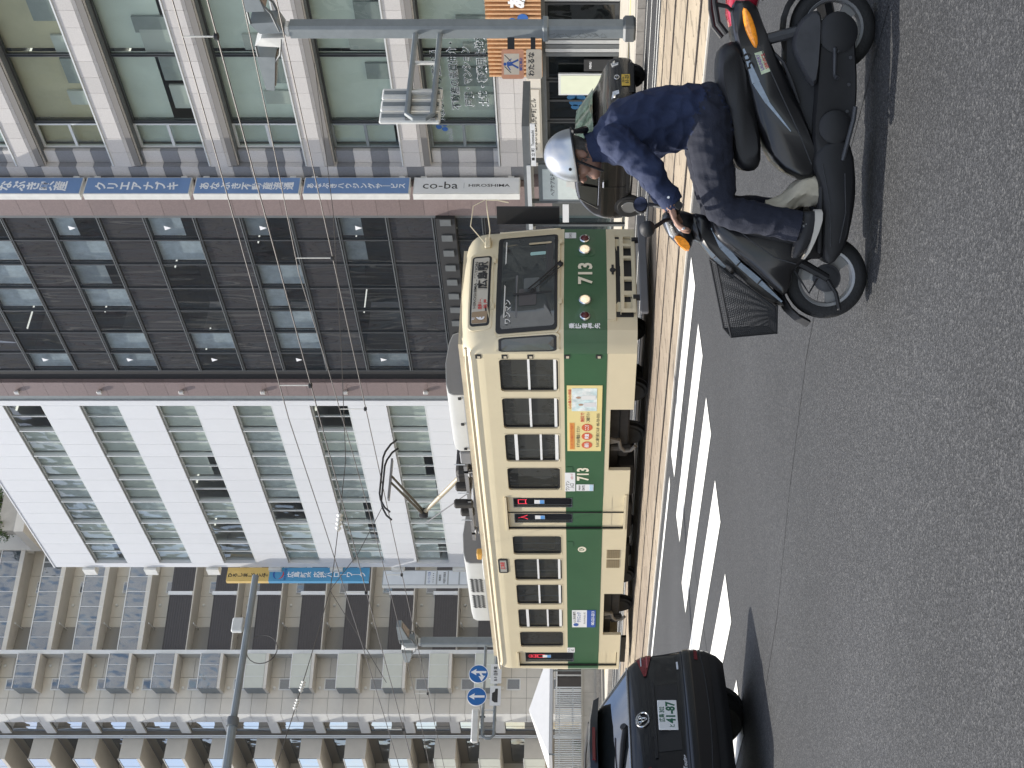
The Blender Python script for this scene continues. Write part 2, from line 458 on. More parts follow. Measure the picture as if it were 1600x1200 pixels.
# far pavement with kerb stones
b = MB(); b.box(-58.5, 60, 22.98, 40, -.1, .15)
pav = struct(b.build('pavement', m_side))
for k in range(78):
    x = -58.4 + k * .6
    b = piece('kerb_stone', m_kerb, x + .006, x + .594, 22.78, 22.98, -.1, .156 + .004 * random.random(), pav)
b = MB(); b.box(-11.6, 60, 22.78, 22.98, -.1, .156); b.build('kerb', m_kerb, pav)
for i in range(90):
    x = -58.4 + i * .45
    piece('tactile_tile', m_tact, x, x + .44, 25.9, 26.2, .14, .156, pav)
b = MB(); b.box(-58.5, 60, 27.1, 27.25, .14, .1545); b.build('paving_band', m_side2, pav)
b = MB(); b.box(-58.5, 60, 23.3, 23.42, .14, .1545); b.build('paving_band', m_side2, pav)
# side street beyond the white building and the plaza pavement past it
b = MB(); b.quad((-64.5, 22.75, .002), (-58.5, 22.75, .002), (-58.5, 140, .002), (-64.5, 140, .002))
struct(b.build('side_street', m_asph))
b = MB(); b.box(-180, -64.5, 22.98, 120, -.1, .15)
pl = struct(b.build('plaza', m_side))
b = MB(); b.box(-180, -64.5, 22.78, 22.98, -.1, .156); b.build('kerb', m_kerb, pl)
# pavement on the camera's side
b = MB(); b.box(-180, -24, -60, -5, -.1, .15)
struct(b.build('near_pavement', m_side))
# ------------------------------------------------------------------ granite office building on the right
YF = 32.0
A = thing('office_building', 'pale granite office building with long green-tinted strip windows and blue blade signs', 'building', (-27, 33, .15))
ZA = [3.95 + 3.155 * k for k in range(8)]
XA0, XA1 = -31.44, -20.0
# core: back wall, slabs
b = MB(); b.box(XA0 - 1.0, XA1, 36.5, 37, 0, 29); b.build('back_wall', m_room, A)
for k, z in enumerate(ZA):
    # spandrel band of granite panels, lower course tipped inwards
    piece('spandrel_core', m_gran_joint, -31.93, XA1, YF + .03, YF + .5, z - .9, z - .02, A)
    piece('floor_slab', m_ceil, XA0, XA1, YF + .5, 36.5, z - .85, z - .25, A)
    x = -31.95; i = 0
    while x < XA1 - .01:
        x1 = min(x + .632, XA1)
        if k == 0 and x > -28.0:
            x = x1; continue
        if k == 0:
            piece('granite_panel', m_gran, x + .004, x1 - .004, YF, YF + .06, z - .60, z - .06, A)
            piece('granite_panel', m_gran, x + .004, x1 - .004, YF + .003, YF + .06, z - .98, z - .607, A)
        else:
            piece('granite_panel', m_gran, x + .004, x1 - .004, YF, YF + .06, z - .60, z - .035, A)
            key = 'lowpanel%.3f' % (x1 - x)
            bb = MB()
            bb.loft([[(x+.004, YF+.003, z-.607), (x1-.004, YF+.003, z-.607), (x1-.004, YF+.06, z-.607), (x+.004, YF+.06, z-.607)],
                     [(x+.004, YF+.10, z-.93), (x1-.004, YF+.10, z-.93), (x1-.004, YF+.16, z-.93), (x+.004, YF+.16, z-.93)]])
            bb.build('granite_panel', m_gran, A)
        x = x1; i += 1
    piece('sill_flashing', m_framel, -31.9, XA1, YF - .03, YF + .42, z - .034, z + .012, A)
    piece('soffit', m_poled, -31.9, XA1, YF + .17, YF + .9, z - .97, z - .93, A)
    if k == len(ZA) - 1: break
    # strip window: frame, panes, blinds
    z0, z1 = z + .012, ZA[k+1] - .97
    yw = YF + .42
    mull = [XA0, -30.92, -30.40, -27.62, -24.6, -21.6, XA1]
    for j, (xa, xb) in enumerate(zip(mull, mull[1:])):
        if j == 0: spl = [(z0, z1)]
        else: spl = [(z0, z1)]
        if j == 0:
            zz = (z0 + z1) / 2
            w = MB(); w.box(xa, -30.40, yw - .05, yw + .05, z0, z0 + .07); w.box(xa, -30.40, yw - .05, yw + .05, z1 - .07, z1)
            w.box(xa, xa + .06, yw - .05, yw + .05, z0 + .07, z1 - .07); w.box(-30.46, -30.40, yw - .05, yw + .05, z0 + .07, z1 - .07)
            w.box(xa + .06, -30.46, yw - .04, yw + .04, zz - .045, zz + .045)
            win = w.build('window', m_pole if k < 2 else m_framel, A)
            piece('pane', g_A, xa + .06, -30.46, yw - .008, yw + .008, zz + .045, z1 - .07, win)
            piece('pane', g_A, xa + .06, -30.46, yw - .008, yw + .008, z0 + .07, zz - .045, win)
        elif j >= 2:
            w = MB(); w.box(xa, xb, yw - .04, yw + .04, z1 - .06, z1); w.box(xa, xb, yw - .04, yw + .04, z0, z0 + .05)
            for xx in (xa + .02, xb - .05): w.box(xx, xx + .03, yw - .05, yw + .05, z0 + .05, z1 - .06)
            if j == 2: w.box(xa + .08, xa + .11, yw - .05, yw + .05, z0 + .05, z1 - .06)
            win = w.build('window', m_frame, A)
            piece('pane', g_A, xa + .05, xb - .05, yw - .008, yw + .008, z0 + .05, z1 - .06, win)
    # blinds and furniture behind
    rr = random.Random(50 + k)
    mb_ = m_blindy if k == 4 else m_blind
    piece('blind', mb_, -30.38, -27.68, yw + .22, yw + .23, z0 + (.0 if k != 3 else .9), z1 + .2, A)
    piece('blind', mb_, XA0, -30.44, yw + .22, yw + .23, z0 + (.2 if k % 2 else .0), z1 + .2, A)
    piece('blind', mb_, -27.55, -24.7, yw + .22, yw + .23, z0 + (.0 if k in (0, 2, 4) else .35), z1 + .2, A)
    piece('blind', mb_, -24.5, -20.4, yw + .22, yw + .23, z0, z1 + .2, A)
    for q in range(6):
        xx = -30.2 + q * 1.1 + rr.random() * .5
        piece('cabinet', m_room if q % 2 else m_ceil, xx, xx + .5 + rr.random() * .5, yw + .12, yw + .2, z0 + .05, z0 + .3 + rr.random() * .9, A)
    if k >= 3:
        for q, xx in enumerate((-30.0, -28.9, -26.6, -25.2)):
            l_ = MB(); l_.box(xx - .03, xx + .03, yw + .5, yw + 1.9, z1 + .02, z1 + .06)
            l_.build('ceiling_lamp', m_lampint, A)
b = MB(); b.box(XA0, XA1, YF + .42, 36.6, ZA[-1] - .02, ZA[-1] + .6); b.build('roof', m_concrete, A)
# left end pier faced with alternating dark and pale tiles
piece('pier_core', m_gran_joint, -32.6, XA0 - .02, YF + .31, 36.6, 0, ZA[-1], A)
for i in range(42):
    z = 3.0 + i * .57
    if z > 26: break
    pm = (m_gran_dk, m_gran, m_gran_dk, m_gran)[i % 4] if i % 2 == 0 else m_gran
    pm = m_gran_dk if i % 2 == 0 else m_gran
    piece('pier_tile', pm, -31.96, XA0, YF + .22, YF + .33, z + .004, z + .566, A)
    piece('pier_tile', pm, -32.58, -31.97, YF + .02, YF + .33, z + .004, z + .566, A)
# ground floor: signboard, nameplate, shopfront
piece('nameplate_beam', m_beige, -31.9, XA1, YF - .02, YF + .4, 2.52, 2.965, A)
npl = piece('nameplate', M('nameplate', (.60, .565, .49), .5, var=.05), -31.3, -28.6, YF - .05, YF - .02, 2.58, 2.92, A)
letters('あなぶき広島紙屋町ビル', (-30.05, YF - .053, 2.75), (1, 0, 0), (0, 0, 1), .2, m_txtk, npl, .015, w=2.2)
piece('shop_beam', m_poled, -31.9, XA1, YF + .1, YF + .5, 2.35, 2.52, A)
for j, (xa, xb) in enumerate(((-31.9, -30.25), (-30.2, -28.55), (-28.5, -27.05), (-27.0, -25.6), (-25.55, -23.5), (-23.45, -20.4))):
    w = MB(); y0 = YF + .35
    w.box(xa, xb, y0 - .04, y0 + .04, .16, .3); w.box(xa, xb, y0 - .04, y0 + .04, 2.27, 2.35)
    w.box(xa, xa + .07, y0 - .04, y0 + .04, .3, 2.27); w.box(xb - .07, xb, y0 - .04, y0 + .04, .3, 2.27)
    if j in (1, 3): w.box((xa+xb)/2 - .035, (xa+xb)/2 + .035, y0 - .04, y0 + .04, .3, 2.27)
    d = w.build('shop_door' if j in (1, 3) else 'shop_window', m_frame if j != 4 else m_alu, A)
    piece('pane', g_dark, xa + .07, xb - .07, y0 - .006, y0 + .006, .3, 2.27, d)
piece('grey_pier', m_pole, -32.6, -31.0, YF + .05, YF + .3, .15, 2.35, A)
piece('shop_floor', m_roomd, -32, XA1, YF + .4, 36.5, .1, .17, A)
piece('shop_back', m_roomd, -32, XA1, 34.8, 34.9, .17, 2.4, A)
for i in range(5):
    piece('shutter_column', m_alu if i % 2 else m_poled, -27.35 + i * .16, -27.22 + i * .16, YF + .02, YF + .2, .15, 2.35, A)
# timber slat fascia with white lettering
tf = piece('slat_back', m_woodd, -27.95, XA1, YF - .10, YF - .02, 2.45, 4.05, A)
for i in range(24):
    x = -27.93 + i * .155
    piece('slat', m_wood, x, x + .055, YF - .22, YF - .10, 2.45, 4.06, A)
letters('あなぶき', (-24.35, YF - .235, 3.10), (1, 0, 0), (0, 0, 1), .52, m_txtw, tf, .05)
m_logo = M('logo_blue', (.04, .13, .40), .4)
def logo(cx, cz, y, r, par):
    lb = MB()
    for a in (90, 210, 330):
        px, pz = cx + r*.62*math.cos(R(a)), cz + r*.62*math.sin(R(a))
        ring = [(px + r*.48*math.cos(t*math.pi/8)*(1.2 if a == 90 else 1), y, pz + r*.48*math.sin(t*math.pi/8)) for t in range(16)]
        lb.add(ring, [tuple(range(16))])
    return lb.build('logo', m_logo, par)
logo(-25.9, 3.08, YF - .235, .33, tf)
# window lettering on the first floor
zt = ZA[0]
lt = [('あなぶき不動産流通', -29.2, zt + 1.76, .30, 3.0), ('不動産の売買仲介・買取', -28.35, zt + 1.24, .30, 3.4), ('戸建・マンション', -28.75, zt + .82, .30, 2.35), ('土地・事業用土地建物', -28.3, zt + .36, .32, 3.2)]
for body, x, z, h, w_ in lt:
    letters(body, (x + .25, YF + .405, z), (1, 0, 0), (0, 0, 1), h, m_txtw, A, .045, w=w_ * 1.02, name='lettering_outline')
    letters(body, (x + .25, YF + .400, z), (1, 0, 0), (0, 0, 1), h, M('print_green', (.03, .05, .045), .5), A, .012, w=w_)
logo(-30.75 + .2, zt + 1.76, YF + .40, .2, A)
letters('co-ba', (-30.92, YF + .405, zt + 1.55), (1, 0, 0), (0, 0, 1), .26, m_wjoint, A, .01)
# hanging plates: white display board inside entrance, small menu board
db = piece('display_board', m_framel, -28.95, -28.1, YF + .1, YF + .16, .55, 1.98, A)
piece('board_face', M('board_lit', (.70, .74, .58), .5, var=.04), -28.89, -28.16, YF + .09, YF + .1, .62, 1.91, db)
mb2 = piece('menu_board', m_dark, -27.95, -27.5, YF + .05, YF + .1, .3, 1.2, A)
letters('MENU', (-27.72, YF + .047, 1.0), (1, 0, 0), (0, 0, 1), .1, m_txtw, mb2, .01)
mg = M('decal_blue', (.03, .14, .30), .4)
db_ = MB()
for i, (dx, dz, r_) in enumerate(((0, 0, .16), (.2, .12, .12), (.18, -.14, .13), (-.2, .02, .1))):
    db_.add([(-29.45 + dx + r_*math.cos(t*math.pi/8), YF + .33, 1.45 + dz + r_*math.sin(t*math.pi/8)*1.3) for t in range(16)], [tuple(range(16))])
db_.build('window_decal', mg, A)

# blade signs on the corner of the granite building (face the right-hand side of the street)
def blade(zb, zt_, face, name_label, body, mat_txt, vertical=True, h=.42, step=1.0, x0=-32.34, x1=-32.60, y0=31.15, y1=31.9):
    t = thing('blade_sign', name_label, 'sign', ((x0+x1)/2, (y0+y1)/2, zb), 'blade signs stacked at the corner of the granite building')
    c = MB(); c.box(x1, x0, y0, y1, zb, zt_); cb = c.build('cabinet', m_signedge, t)
    f = MB(); f.box(x0 - .01, x0 + .012, y0 + .035, y1 - .03, zb + .035, zt_ - .035); fo = f.build('face', face, t)
    zc = (zb + zt_) / 2
    if vertical: letters(body, (x0 + .016, (y0+y1)/2 - .02, zc), (0, 1, 0), (0, 0, 1), h, mat_txt, fo, .03, vertical=True, step=step)
    for z in (zb + .3, zt_ - .3):
        piece('bracket', m_signedge, x1 + .06, x0 - .06, y1, y1 + .3, z - .1, z + .1, t)
    return t, fo
blade(17.62, 21.2, m_bluesign, 'topmost blue blade sign on the granite corner, cut by the picture edge', 'あなぶき興産', m_txtw, step=.98, h=.46)
blade(14.06, 17.52, m_bluesign, 'blue blade sign with seven white characters, second from the top', 'クリエアナブキ', m_txtw, step=.98, h=.40)
blade(10.47, 13.93, m_bluesign, 'blue blade sign with nine white characters, third from the top', 'あなぶき不動産流通', m_txtw, step=1.0, h=.345)
blade(6.88, 10.36, m_bluesign, 'blue blade sign with thirteen white characters, just above the white one', 'あなぶきハウジングサービス', m_txtw, step=1.0, h=.25)
t, fo = blade(3.28, 6.76, m_signw, 'white blade sign with thin dark Latin lettering at the bottom of the stack', '', m_txtk, vertical=False)
letters('co-ba', (-32.324, 31.52, 5.88), (0, 0, -1), (0, 1, 0), .46, m_txtk, fo, .0, w=1.15)
letters('HIROSHIMA', (-32.324, 31.52, 4.28), (0, 0, -1), (0, 1, 0), .17, m_txtk, fo, .012, w=1.35)
piece('divider', m_wjoint, -32.327, -32.322, 31.4, 31.64, 5.10, 5.115, fo)

# ------------------------------------------------------------------ brown building with the dark glass curtain wall
B = thing('curtain_wall_building', 'brown granite building with dark glass curtain wall between two pillars', 'building', (-38.8, 33, .15))
for x0, x1 in ((-34.0, -32.62), (-44.5, -43.6)):
    piece('pillar_core', m_gran_joint, x0 + .01, x1 - .01, 31.78, 36, .1, 27, B)
    z = .15; i = 0
    while z < 27:
        piece('pillar_tile', m_brown, x0, x1, 31.75, 31.81, z + .004, z + .796, B)
        piece('pillar_tile', m_brown, x0 - .003, x0 + .05, 31.82, 32.4, z + .004, z + .796, B)
        piece('pillar_tile', m_brown, x1 - .05, x1 + .003, 31.82, 32.4, z + .004, z + .796, B)
        z += .8; i += 1
colX = [-34.22, -35.43, -36.71, -38.02, -39.30, -40.61, -41.88, -43.02]
rowZ = []   # (bottom, top, vision?)
zt = 21.04
for k in range(-2, 5):
    top = zt - k * 3.285
    rowZ.append((top - 1.58, top, False)); rowZ.append((top - 3.285, top - 1.58, True))
rr = random.Random(11)
yb = 31.95
for zb_, zt_, vis in rowZ:
    zb2, zt2 = zb_ + .06, zt_ - .06
    if vis:
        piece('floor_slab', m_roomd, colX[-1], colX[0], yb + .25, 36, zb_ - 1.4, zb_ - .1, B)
    for j in range(7):
        xa, xb = colX[j+1] + .025, colX[j] - .025
        pn = piece('pane', g_B if vis else g_Bs, xa, xb, yb - .01, yb + .01, zb2, zt2, B)
        if vis:
            if rr.random() < .68:
                lo = rr.choice((.0, .0, .3, .55)) * (zt2 - zb2)
                piece('blind', m_blindb, xa + .02, xb - .02, yb + .16, yb + .17, zb2 + lo, zt2, B)
            else:
                if rr.random() < .35:
                    xx = xa + rr.random() * .7
                    piece('ceiling_lamp', m_lampint, xx, xx + .06, yb + .8, yb + 2.0, zt2 - .05, zt2 - .01, B)
            if j in (0, 6):
                tri = MB(); cx = (xa + xb) / 2 + (.0 if j == 0 else .1); cz = (zb2 + zt2) / 2 + .18
                tri.loft([[(cx - .11, yb - .014, cz + .1), (cx + .11, yb - .014, cz + .1), (cx, yb - .014, cz - .14)], [(cx - .11, yb - .0105, cz + .1), (cx + .11, yb - .0105, cz + .1), (cx, yb - .0105, cz - .14)]])
                tri.build('access_mark', m_txtw, pn)
for zb_, zt_, vis in rowZ:
    for zz in (zb_, ):
        piece('transom', m_frame, colX[-1], colX[0], yb - .06, yb + .1, zz - .058, zz - .02, B)
        piece('transom', m_poled, colX[-1], colX[0], yb - .05, yb + .1, zz + .02, zz + .058, B)
for x in colX:
    piece('mullion', m_frame, x - .024, x + .024, yb - .05, yb + .1, rowZ[-1][0], 27, B)
piece('side_reveal', m_poled, -34.19, -34.0, 31.82, 32.2, .15, 27, B)
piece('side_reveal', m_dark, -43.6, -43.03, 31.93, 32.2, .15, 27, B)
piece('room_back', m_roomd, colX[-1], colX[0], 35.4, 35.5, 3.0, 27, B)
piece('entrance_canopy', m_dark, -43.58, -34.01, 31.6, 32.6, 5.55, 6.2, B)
for j in range(12):
    x = -42.9 + j * .78
    piece('canopy_rib', m_poled, x, x + .3, 31.56, 31.6, 5.68, 6.05, B)
for j in range(6):
    xa = -43.0 + j * 1.55
    w = MB(); w.box(xa, xa + 1.55, 31.95, 32.05, .15, .3); w.box(xa, xa + .06, 31.95, 32.05, .3, 5.5); w.box(xa + .06, xa + 1.55, 31.95, 32.05, 3.0, 3.1)
    ww = w.build('entrance_window', m_frame, B)
    piece('pane', g_Bs, xa + .06, xa + 1.55, 31.99, 32.0, 3.1, 5.5, ww); piece('pane', g_Bs, xa + .06, xa + 1.55, 31.99, 32.0, .3, 3.0, ww)
b = MB(); b.box(-44.0, -32.5, 32.5, 36, 27, 27.6); b.build('roof', m_concrete, B)
m_sconce = M('sconce_metal', (.55, .54, .52), .4, metal=.4)
for z in (7.43, 10.63, 13.91, 17.16, 20.42, 23.7):
    sc = MB(); sc.cbox(-44.24, -44.06, 31.61, 31.71, z - .10, z + .10, .02); so_ = sc.build('wall_lamp', m_sconce, B)
    piece('lamp_arm', m_sconce, -44.19, -44.11, 31.71, 31.76, z - .04, z + .04, so_)

# ------------------------------------------------------------------ white panel office building
Cc = thing('white_office_building', 'white panel-clad office building with seven-bay window rows', 'building', (-52, 33, .15))
X0, X1 = -58.87, -45.55
bay = (X1 - X0) / 7
ztops = [24.84 - 3.13 * k for k in range(8)]
piece('edge_flashing', m_pole, -45.2, -44.51, YF + .05, YF + .6, .15, 26.95, Cc)
piece('corner_strip', m_white, X1 + .004, -45.21, YF + .0, YF + .3, .15, 26.93, Cc)
piece('corner_strip', m_white, -59.26, X0 - .004, YF + .0, YF + .3, .15, 26.93, Cc)
piece('side_wall', m_white, -59.22, -59.0, YF + .3, 46, .15, 26.9, Cc)
piece('rear_core', m_wjoint, X0 - .3, -44.2, YF + 4.2, 46, .15, 26.5, Cc)
piece('parapet_cap', m_white, -59.3, -44.52, YF - .02, YF + .35, 26.935, 27.0, Cc)
piece('roof', m_concrete, -59.2, -44.2, YF + .3, 46, 26.3, 26.6, Cc)
rows = [(24.84, 26.93)] + [(ztops[k+1], ztops[k] - 1.61) for k in range(7)]
rr = random.Random(5)
for z0, z1 in rows:
    for j in range(14):
        x = X0 + j * bay / 2
        piece('facade_panel', m_white, x + .006, x + bay/2 - .006, YF, YF + .08, z0 + .006, z1 - .006, Cc)
    piece('panel_backing', m_wjoint, X0, X1, YF + .05, YF + .3, z0 - .001, z1 + .001, Cc)
for k, zt in enumerate(ztops[:7]):
    zb = zt - 1.61
    piece('floor_slab', m_room, X0, X1, YF + .35, YF + 4.2, zb - 1.35, zb - .25, Cc)
    piece('ceiling', m_ceil, X0, X1, YF + .4, YF + 4.2, zt + .05, zt + .1, Cc)
    for j in range(7):
        xa, xb = X0 + j * bay, X0 + (j + 1) * bay
        yw = YF + .16
        w = MB()
        w.box(xa, xb, YF + .01, yw + .05, zb, zb + .06)
        w.box(xa, xb, yw - .03, yw + .05, zt - .06, zt)
        w.box(xb - .03, xb + .03, YF + .02, yw + .05, zb + .06, zt - .06)
        w.box((xa+xb)/2 - .02, (xa+xb)/2 + .02, yw - .04, yw + .05, zb + .06, zt - .06)
        win = w.build('window', m_framel, Cc)
        for xc, xd in ((xa + .03, (xa+xb)/2 - .02), ((xa+xb)/2 + .02, xb - .03)):
            piece('pane', g_C, xc, xd, yw - .005, yw + .005, zb + .06, zt - .06, win)
        t = rr.random()
        if t < .88: piece('blind', m_blind if rr.random() < .7 else m_blindb, xa + .05, xb - .05, yw + .12, yw + .13, zb + rr.choice((.0, .0, .0, .15, .5)), zt, Cc)
        elif t < .96: piece('ceiling_lamp', m_lampint, xa + .6, xa + .68, yw + .5, yw + 1.9, zt - .02, zt + .03, Cc)
piece('room_back', m_room, X0, X1, YF + 4.0, YF + 4.1, 2, 26, Cc)
piece('lower_wall', m_white, -59.2, -45.21, YF + .02, YF + .3, .15, ztops[7], Cc)
for z in (25.3, 22.3, 19.25, 16.2, 13.2, 10.2, 7.2):
    piece('sign_bracket', m_signedge, -59.85, -59.31, YF - .12, YF + .25, z - .3, z + .3, Cc)

# blade signs at the far corner of the white building
t = thing('blade_sign', 'long blue and yellow blade sign at the far corner of the white building', 'sign', (-59.6, 31.6, 10.7))
xs, ys0, ys1 = -59.55, 31.38, 32.13
m_skyblue = M('sign_skyblue', (.08, .30, .52), .5, var=.04); m_yel = M('sign_yellow', (.66, .47, .16), .5, var=.05)
c = MB(); c.box(xs - .22, xs, ys0, ys1, 11.6, 16.48); fb = c.build('blue_cabinet', m_skyblue, t)
c = MB(); c.box(xs - .22, xs, ys0, ys1, 16.485, 18.55); fy = c.build('yellow_cabinet', m_yel, t)
letters('広島新卒応援ハローワーク', (xs + .012, (ys0+ys1)/2 - .02, 13.65), (0, 1, 0), (0, 0, 1), .34, m_txtw, fb, .02, vertical=True, step=.94)
letters('ひろしましごと館', (xs + .012, (ys0+ys1)/2 - .05, 17.5), (0, 1, 0), (0, 0, 1), .25, m_txtk, fy, .03, vertical=True, step=1.0)
e = MB()
for r0, r1, a0, a1 in ((.18, .28, 20, 170),):
    pts = [(math.cos(R(a)), math.sin(R(a)), (a - a0) / (a1 - a0)) for a in range(a0, a1 + 1, 10)]
    for p, q in zip(pts, pts[1:]):
        wa, wb = r1 - .08 * math.sin(p[2]*math.pi), r1 - .08 * math.sin(q[2]*math.pi)
        e.quad((xs+.012, 31.75 + wa*p[0], 16.02 + wa*p[1]), (xs+.012, 31.75 + r1*p[0], 16.02 + r1*p[1]), (xs+.012, 31.75 + r1*q[0], 16.02 + r1*q[1]), (xs+.012, 31.75 + wb*q[0], 16.02 + wb*q[1]))
e.build('emblem', m_txtb, fb)
e = MB()
pts = [(math.cos(R(a)), math.sin(R(a)), (a - 180) / 140) for a in range(180, 321, 10)]
for p, q in zip(pts, pts[1:]):
    wa, wb = .26 - .07*math.sin(p[2]*math.pi), .26 - .07*math.sin(q[2]*math.pi)
    e.quad((xs+.012, 31.75 + wa*p[0], 16.02 + wa*p[1]), (xs+.012, 31.75 + .26*p[0], 16.02 + .26*p[1]), (xs+.012, 31.75 + .26*q[0], 16.02 + .26*q[1]), (xs+.012, 31.75 + wb*q[0], 16.02 + wb*q[1]))
e.build('emblem', m_txtr, fb)
letters('厚生労働省', (xs + .012, 31.75, 15.68), (0, 1, 0), (0, 0, 1), .13, m_txtb, fb, .01)
for z in (12.1, 14.6, 17.4): piece('bracket', m_signedge, xs - .3, xs - .1, ys1, YF + .4, z - .12, z + .12, t)
t = thing('blade_sign', 'white multi-tenant blade sign below the blue and yellow one', 'sign', (-59.6, 31.6, 4.6))
c = MB(); c.box(xs - .3, xs, 31.15, 31.98, 5.6, 10.92); fw = c.build('cabinet', M('sign_grey', (.36, .38, .39), .4), t)
def tenant(z0, z1): return piece('tenant_panel', M('tenant_white', (.66, .70, .74), .45, var=.03), xs, xs + .012, 31.2, 31.93, z0, z1, t)
tenant(8.85, 10.88)
p1 = tenant(8.3, 8.78); letters('・・・・・', (xs + .015, 31.56, 8.42), (0, 1, 0), (0, 0, 1), .2, m_txtk, p1, .05, w=.5); letters('ハローワーク広島', (xs + .015, 31.56, 8.63), (0, 1, 0), (0, 0, 1), .15, m_txtb, p1, .01, w=.62)
p1 = tenant(7.75, 8.23); letters('事務所', (xs + .015, 31.56, 8.1), (0, 1, 0), (0, 0, 1), .12, m_txtk, p1, .01); letters('中国労働相談室', (xs + .015, 31.56, 7.88), (0, 1, 0), (0, 0, 1), .14, m_txtk, p1, .01, w=.62)
tenant(7.2, 7.68); tenant(6.65, 7.13); tenant(5.7, 6.58)
for z in (6.3, 10.2): piece('bracket', m_signedge, xs - .25, xs - .08, 31.98, YF + .4, z - .12, z + .12, t)
# ------------------------------------------------------------------ tall apartment block beyond the side street
KX, KY = -79.88, 32.97
T1 = Matrix(((.146, -.989, 0, KX), (.989, .146, 0, KY), (0, 0, 1, .15), (0, 0, 0, 1)))     # face towards the side street
T2 = Matrix(((.998, -.052, 0, KX), (.052, .998, 0, KY), (0, 0, 1, .15), (0, 0, 0, 1)))     # face towards the tram street
Dd = thing('apartment_block', 'tall grey-beige apartment block with rows of balconies behind the white building', 'building', (KX - 6, KY + 8, .15))
def d1(name, mat, *a, par=None): return piece(name, mat, *a, par or Dd, T1)
def d2(name, mat, *a, par=None): return piece(name, mat, *a, par or Dd, T2)
FH = 2.83; ZT = 45
d1('wall', m_beigej, .02, 16, 1.45, 12, 0, ZT)
d1('wall', m_beigej, .02, 3.62, .03, 1.45, 0, ZT)
d1('fin', m_bcol, 3.50, 3.76, -.9, 1.45, 0, ZT)
zs0 = 17.6 - 6 * FH
rr = random.Random(21)
m_tile = m_beige
for k in range(0, 15):
    z = zs0 + k * FH               # slab level
    upper = k >= 10
    # corner wall panels
    for i, (zz0, zz1) in enumerate(((0, .95), (.95, 1.9), (1.9, FH))):
        d1('wall_panel', m_tile, .0, .95, 0, .06, z + zz0 + .012, z + zz1 - .012)
        if z + zz1 > 1 : d1('wall_panel', m_tile, .975, 2.25, 0, .06, z + zz0 + .012, z + zz1 - .012)
        d1('wall_panel', m_tile, 2.275, 3.5, 0, .06, z + zz0 + .012, z + zz1 - .012)
    wn = d1('window', m_bcol, 1.45, 2.2, -.03, .08, z + 1.32, z + 2.2)
    d1('pane', g_D, 1.52, 2.13, -.04, -.03, z + 1.39, z + 2.13, par=wn)
    # box balcony
    if k > 1:
        bx = d1('box_balcony', m_beige, 1.25, 3.44, -1.25, -.02, z - .12, z + .06)
        fr = g_D if k >= 8 else m_frost
        for i in range(3):
            d1('balcony_panel', fr, 1.28 + i * .72, 1.98 + i * .72, -1.25, -1.21, z + .08, z + 1.24, par=bx)
        d1('balcony_side', m_pole, 1.25, 1.29, -1.2, -.02, z + .06, z + 1.24, par=bx)
        d1('balcony_side', m_pole, 3.40, 3.44, -1.2, -.02, z + .06, z + 1.24, par=bx)
        d1('rail_cap', m_bcol, 1.24, 3.45, -1.27, -1.19, z + 1.24, z + 1.29, par=bx)
        for i in (1, 2): d1('mullion', m_bcol, 1.255 + i * .72, 1.285 + i * .72, -1.262, -1.2, z + .08, z + 1.24, par=bx)
        d1('balcony_back', m_beige, 1.3, 3.4, -.5, -.46, z + .06, z + 1.2, par=bx)
    lamp = MB(T1); lamp.lathe([(.09, 0), (.1, .06), (.04, .1)], (1.6 if not upper else 3.0, -.002, z + 2.45), (0, -1, 0), 12); lamp.build('vent_cap', m_signedge, Dd, True)
    # recessed balconies
    d1('slab', m_tile, 3.76, 15, -.15, 1.5, z - .28, z + .0)
    for i in range(4):
        d1('rear_panel', m_tile, 3.8 + i * 1.4, 5.18 + i * 1.4, 1.40, 1.46, z + .01, z + FH - .29)
    d1('rear_panel', m_tile, 9.4, 15, 1.40, 1.46, z + .01, z + FH - .29)
    w = d1('window', m_bcol, 4.0, 5.5, 1.34, 1.42, z + .2, z + 2.15)
    d1('pane', g_D, 4.06, 4.73, 1.32, 1.34, z + .26, z + 2.09, par=w); d1('pane', g_D, 4.77, 5.44, 1.32, 1.34, z + .26, z + 2.09, par=w)
    w = d1('window', m_bcol, 8.2, 9.0, 1.34, 1.42, z + .8, z + 2.0)
    d1('pane', g_D, 8.26, 8.94, 1.32, 1.34, z + .86, z + 1.94, par=w)
    pp = MB(T1); pp.tube([(5.75, 1.3, z + FH - .5), (5.75, 1.3, z + .0)], .035, 6); pp.tube([(5.75, 1.3, z + 2.3), (5.75, -.05, z + 2.35)], .035, 6)
    pp.build('drain_pipe', m_bcol, Dd)
    lamp = MB(T1); lamp.lathe([(.09, 0), (.1, .06), (.04, .1)], (7.4, 1.4, z + 2.25), (0, -1, 0), 12); lamp.build('vent_cap', m_signedge, Dd, True)
    if upper:
        for i in range(8):
            d1('balcony_panel', g_D, 3.82 + i * 1.0, 4.79 + i * 1.0, -.14, -.10, z - .2, z + 1.18)
        d1('rail_cap', m_bcol, 3.78, 12, -.17, -.07, z + 1.18, z + 1.24)
        for i in range(8): d1('mullion', m_bcol, 4.785 + i, 4.825 + i, -.15, -.09, z - .2, z + 1.18)
    else:
        for a, bq in ((3.92, 7.55), (7.85, 13)):
            pn = d1('louvre_screen', m_louv, a, bq, -.16, -.10, z - .22, z + 1.2)
            for i in range(9):
                d1('louvre', m_louv, a, bq, -.185, -.16, z - .2 + i * .155, z - .1 + i * .155, par=pn)
        d1('partition', m_bcol, 7.58, 7.82, -.2, 1.4, z - .2, z + 1.35)
        d1('rail_cap', m_louv, 3.9, 7.57, -.2, -.08, z + 1.2, z + 1.24)
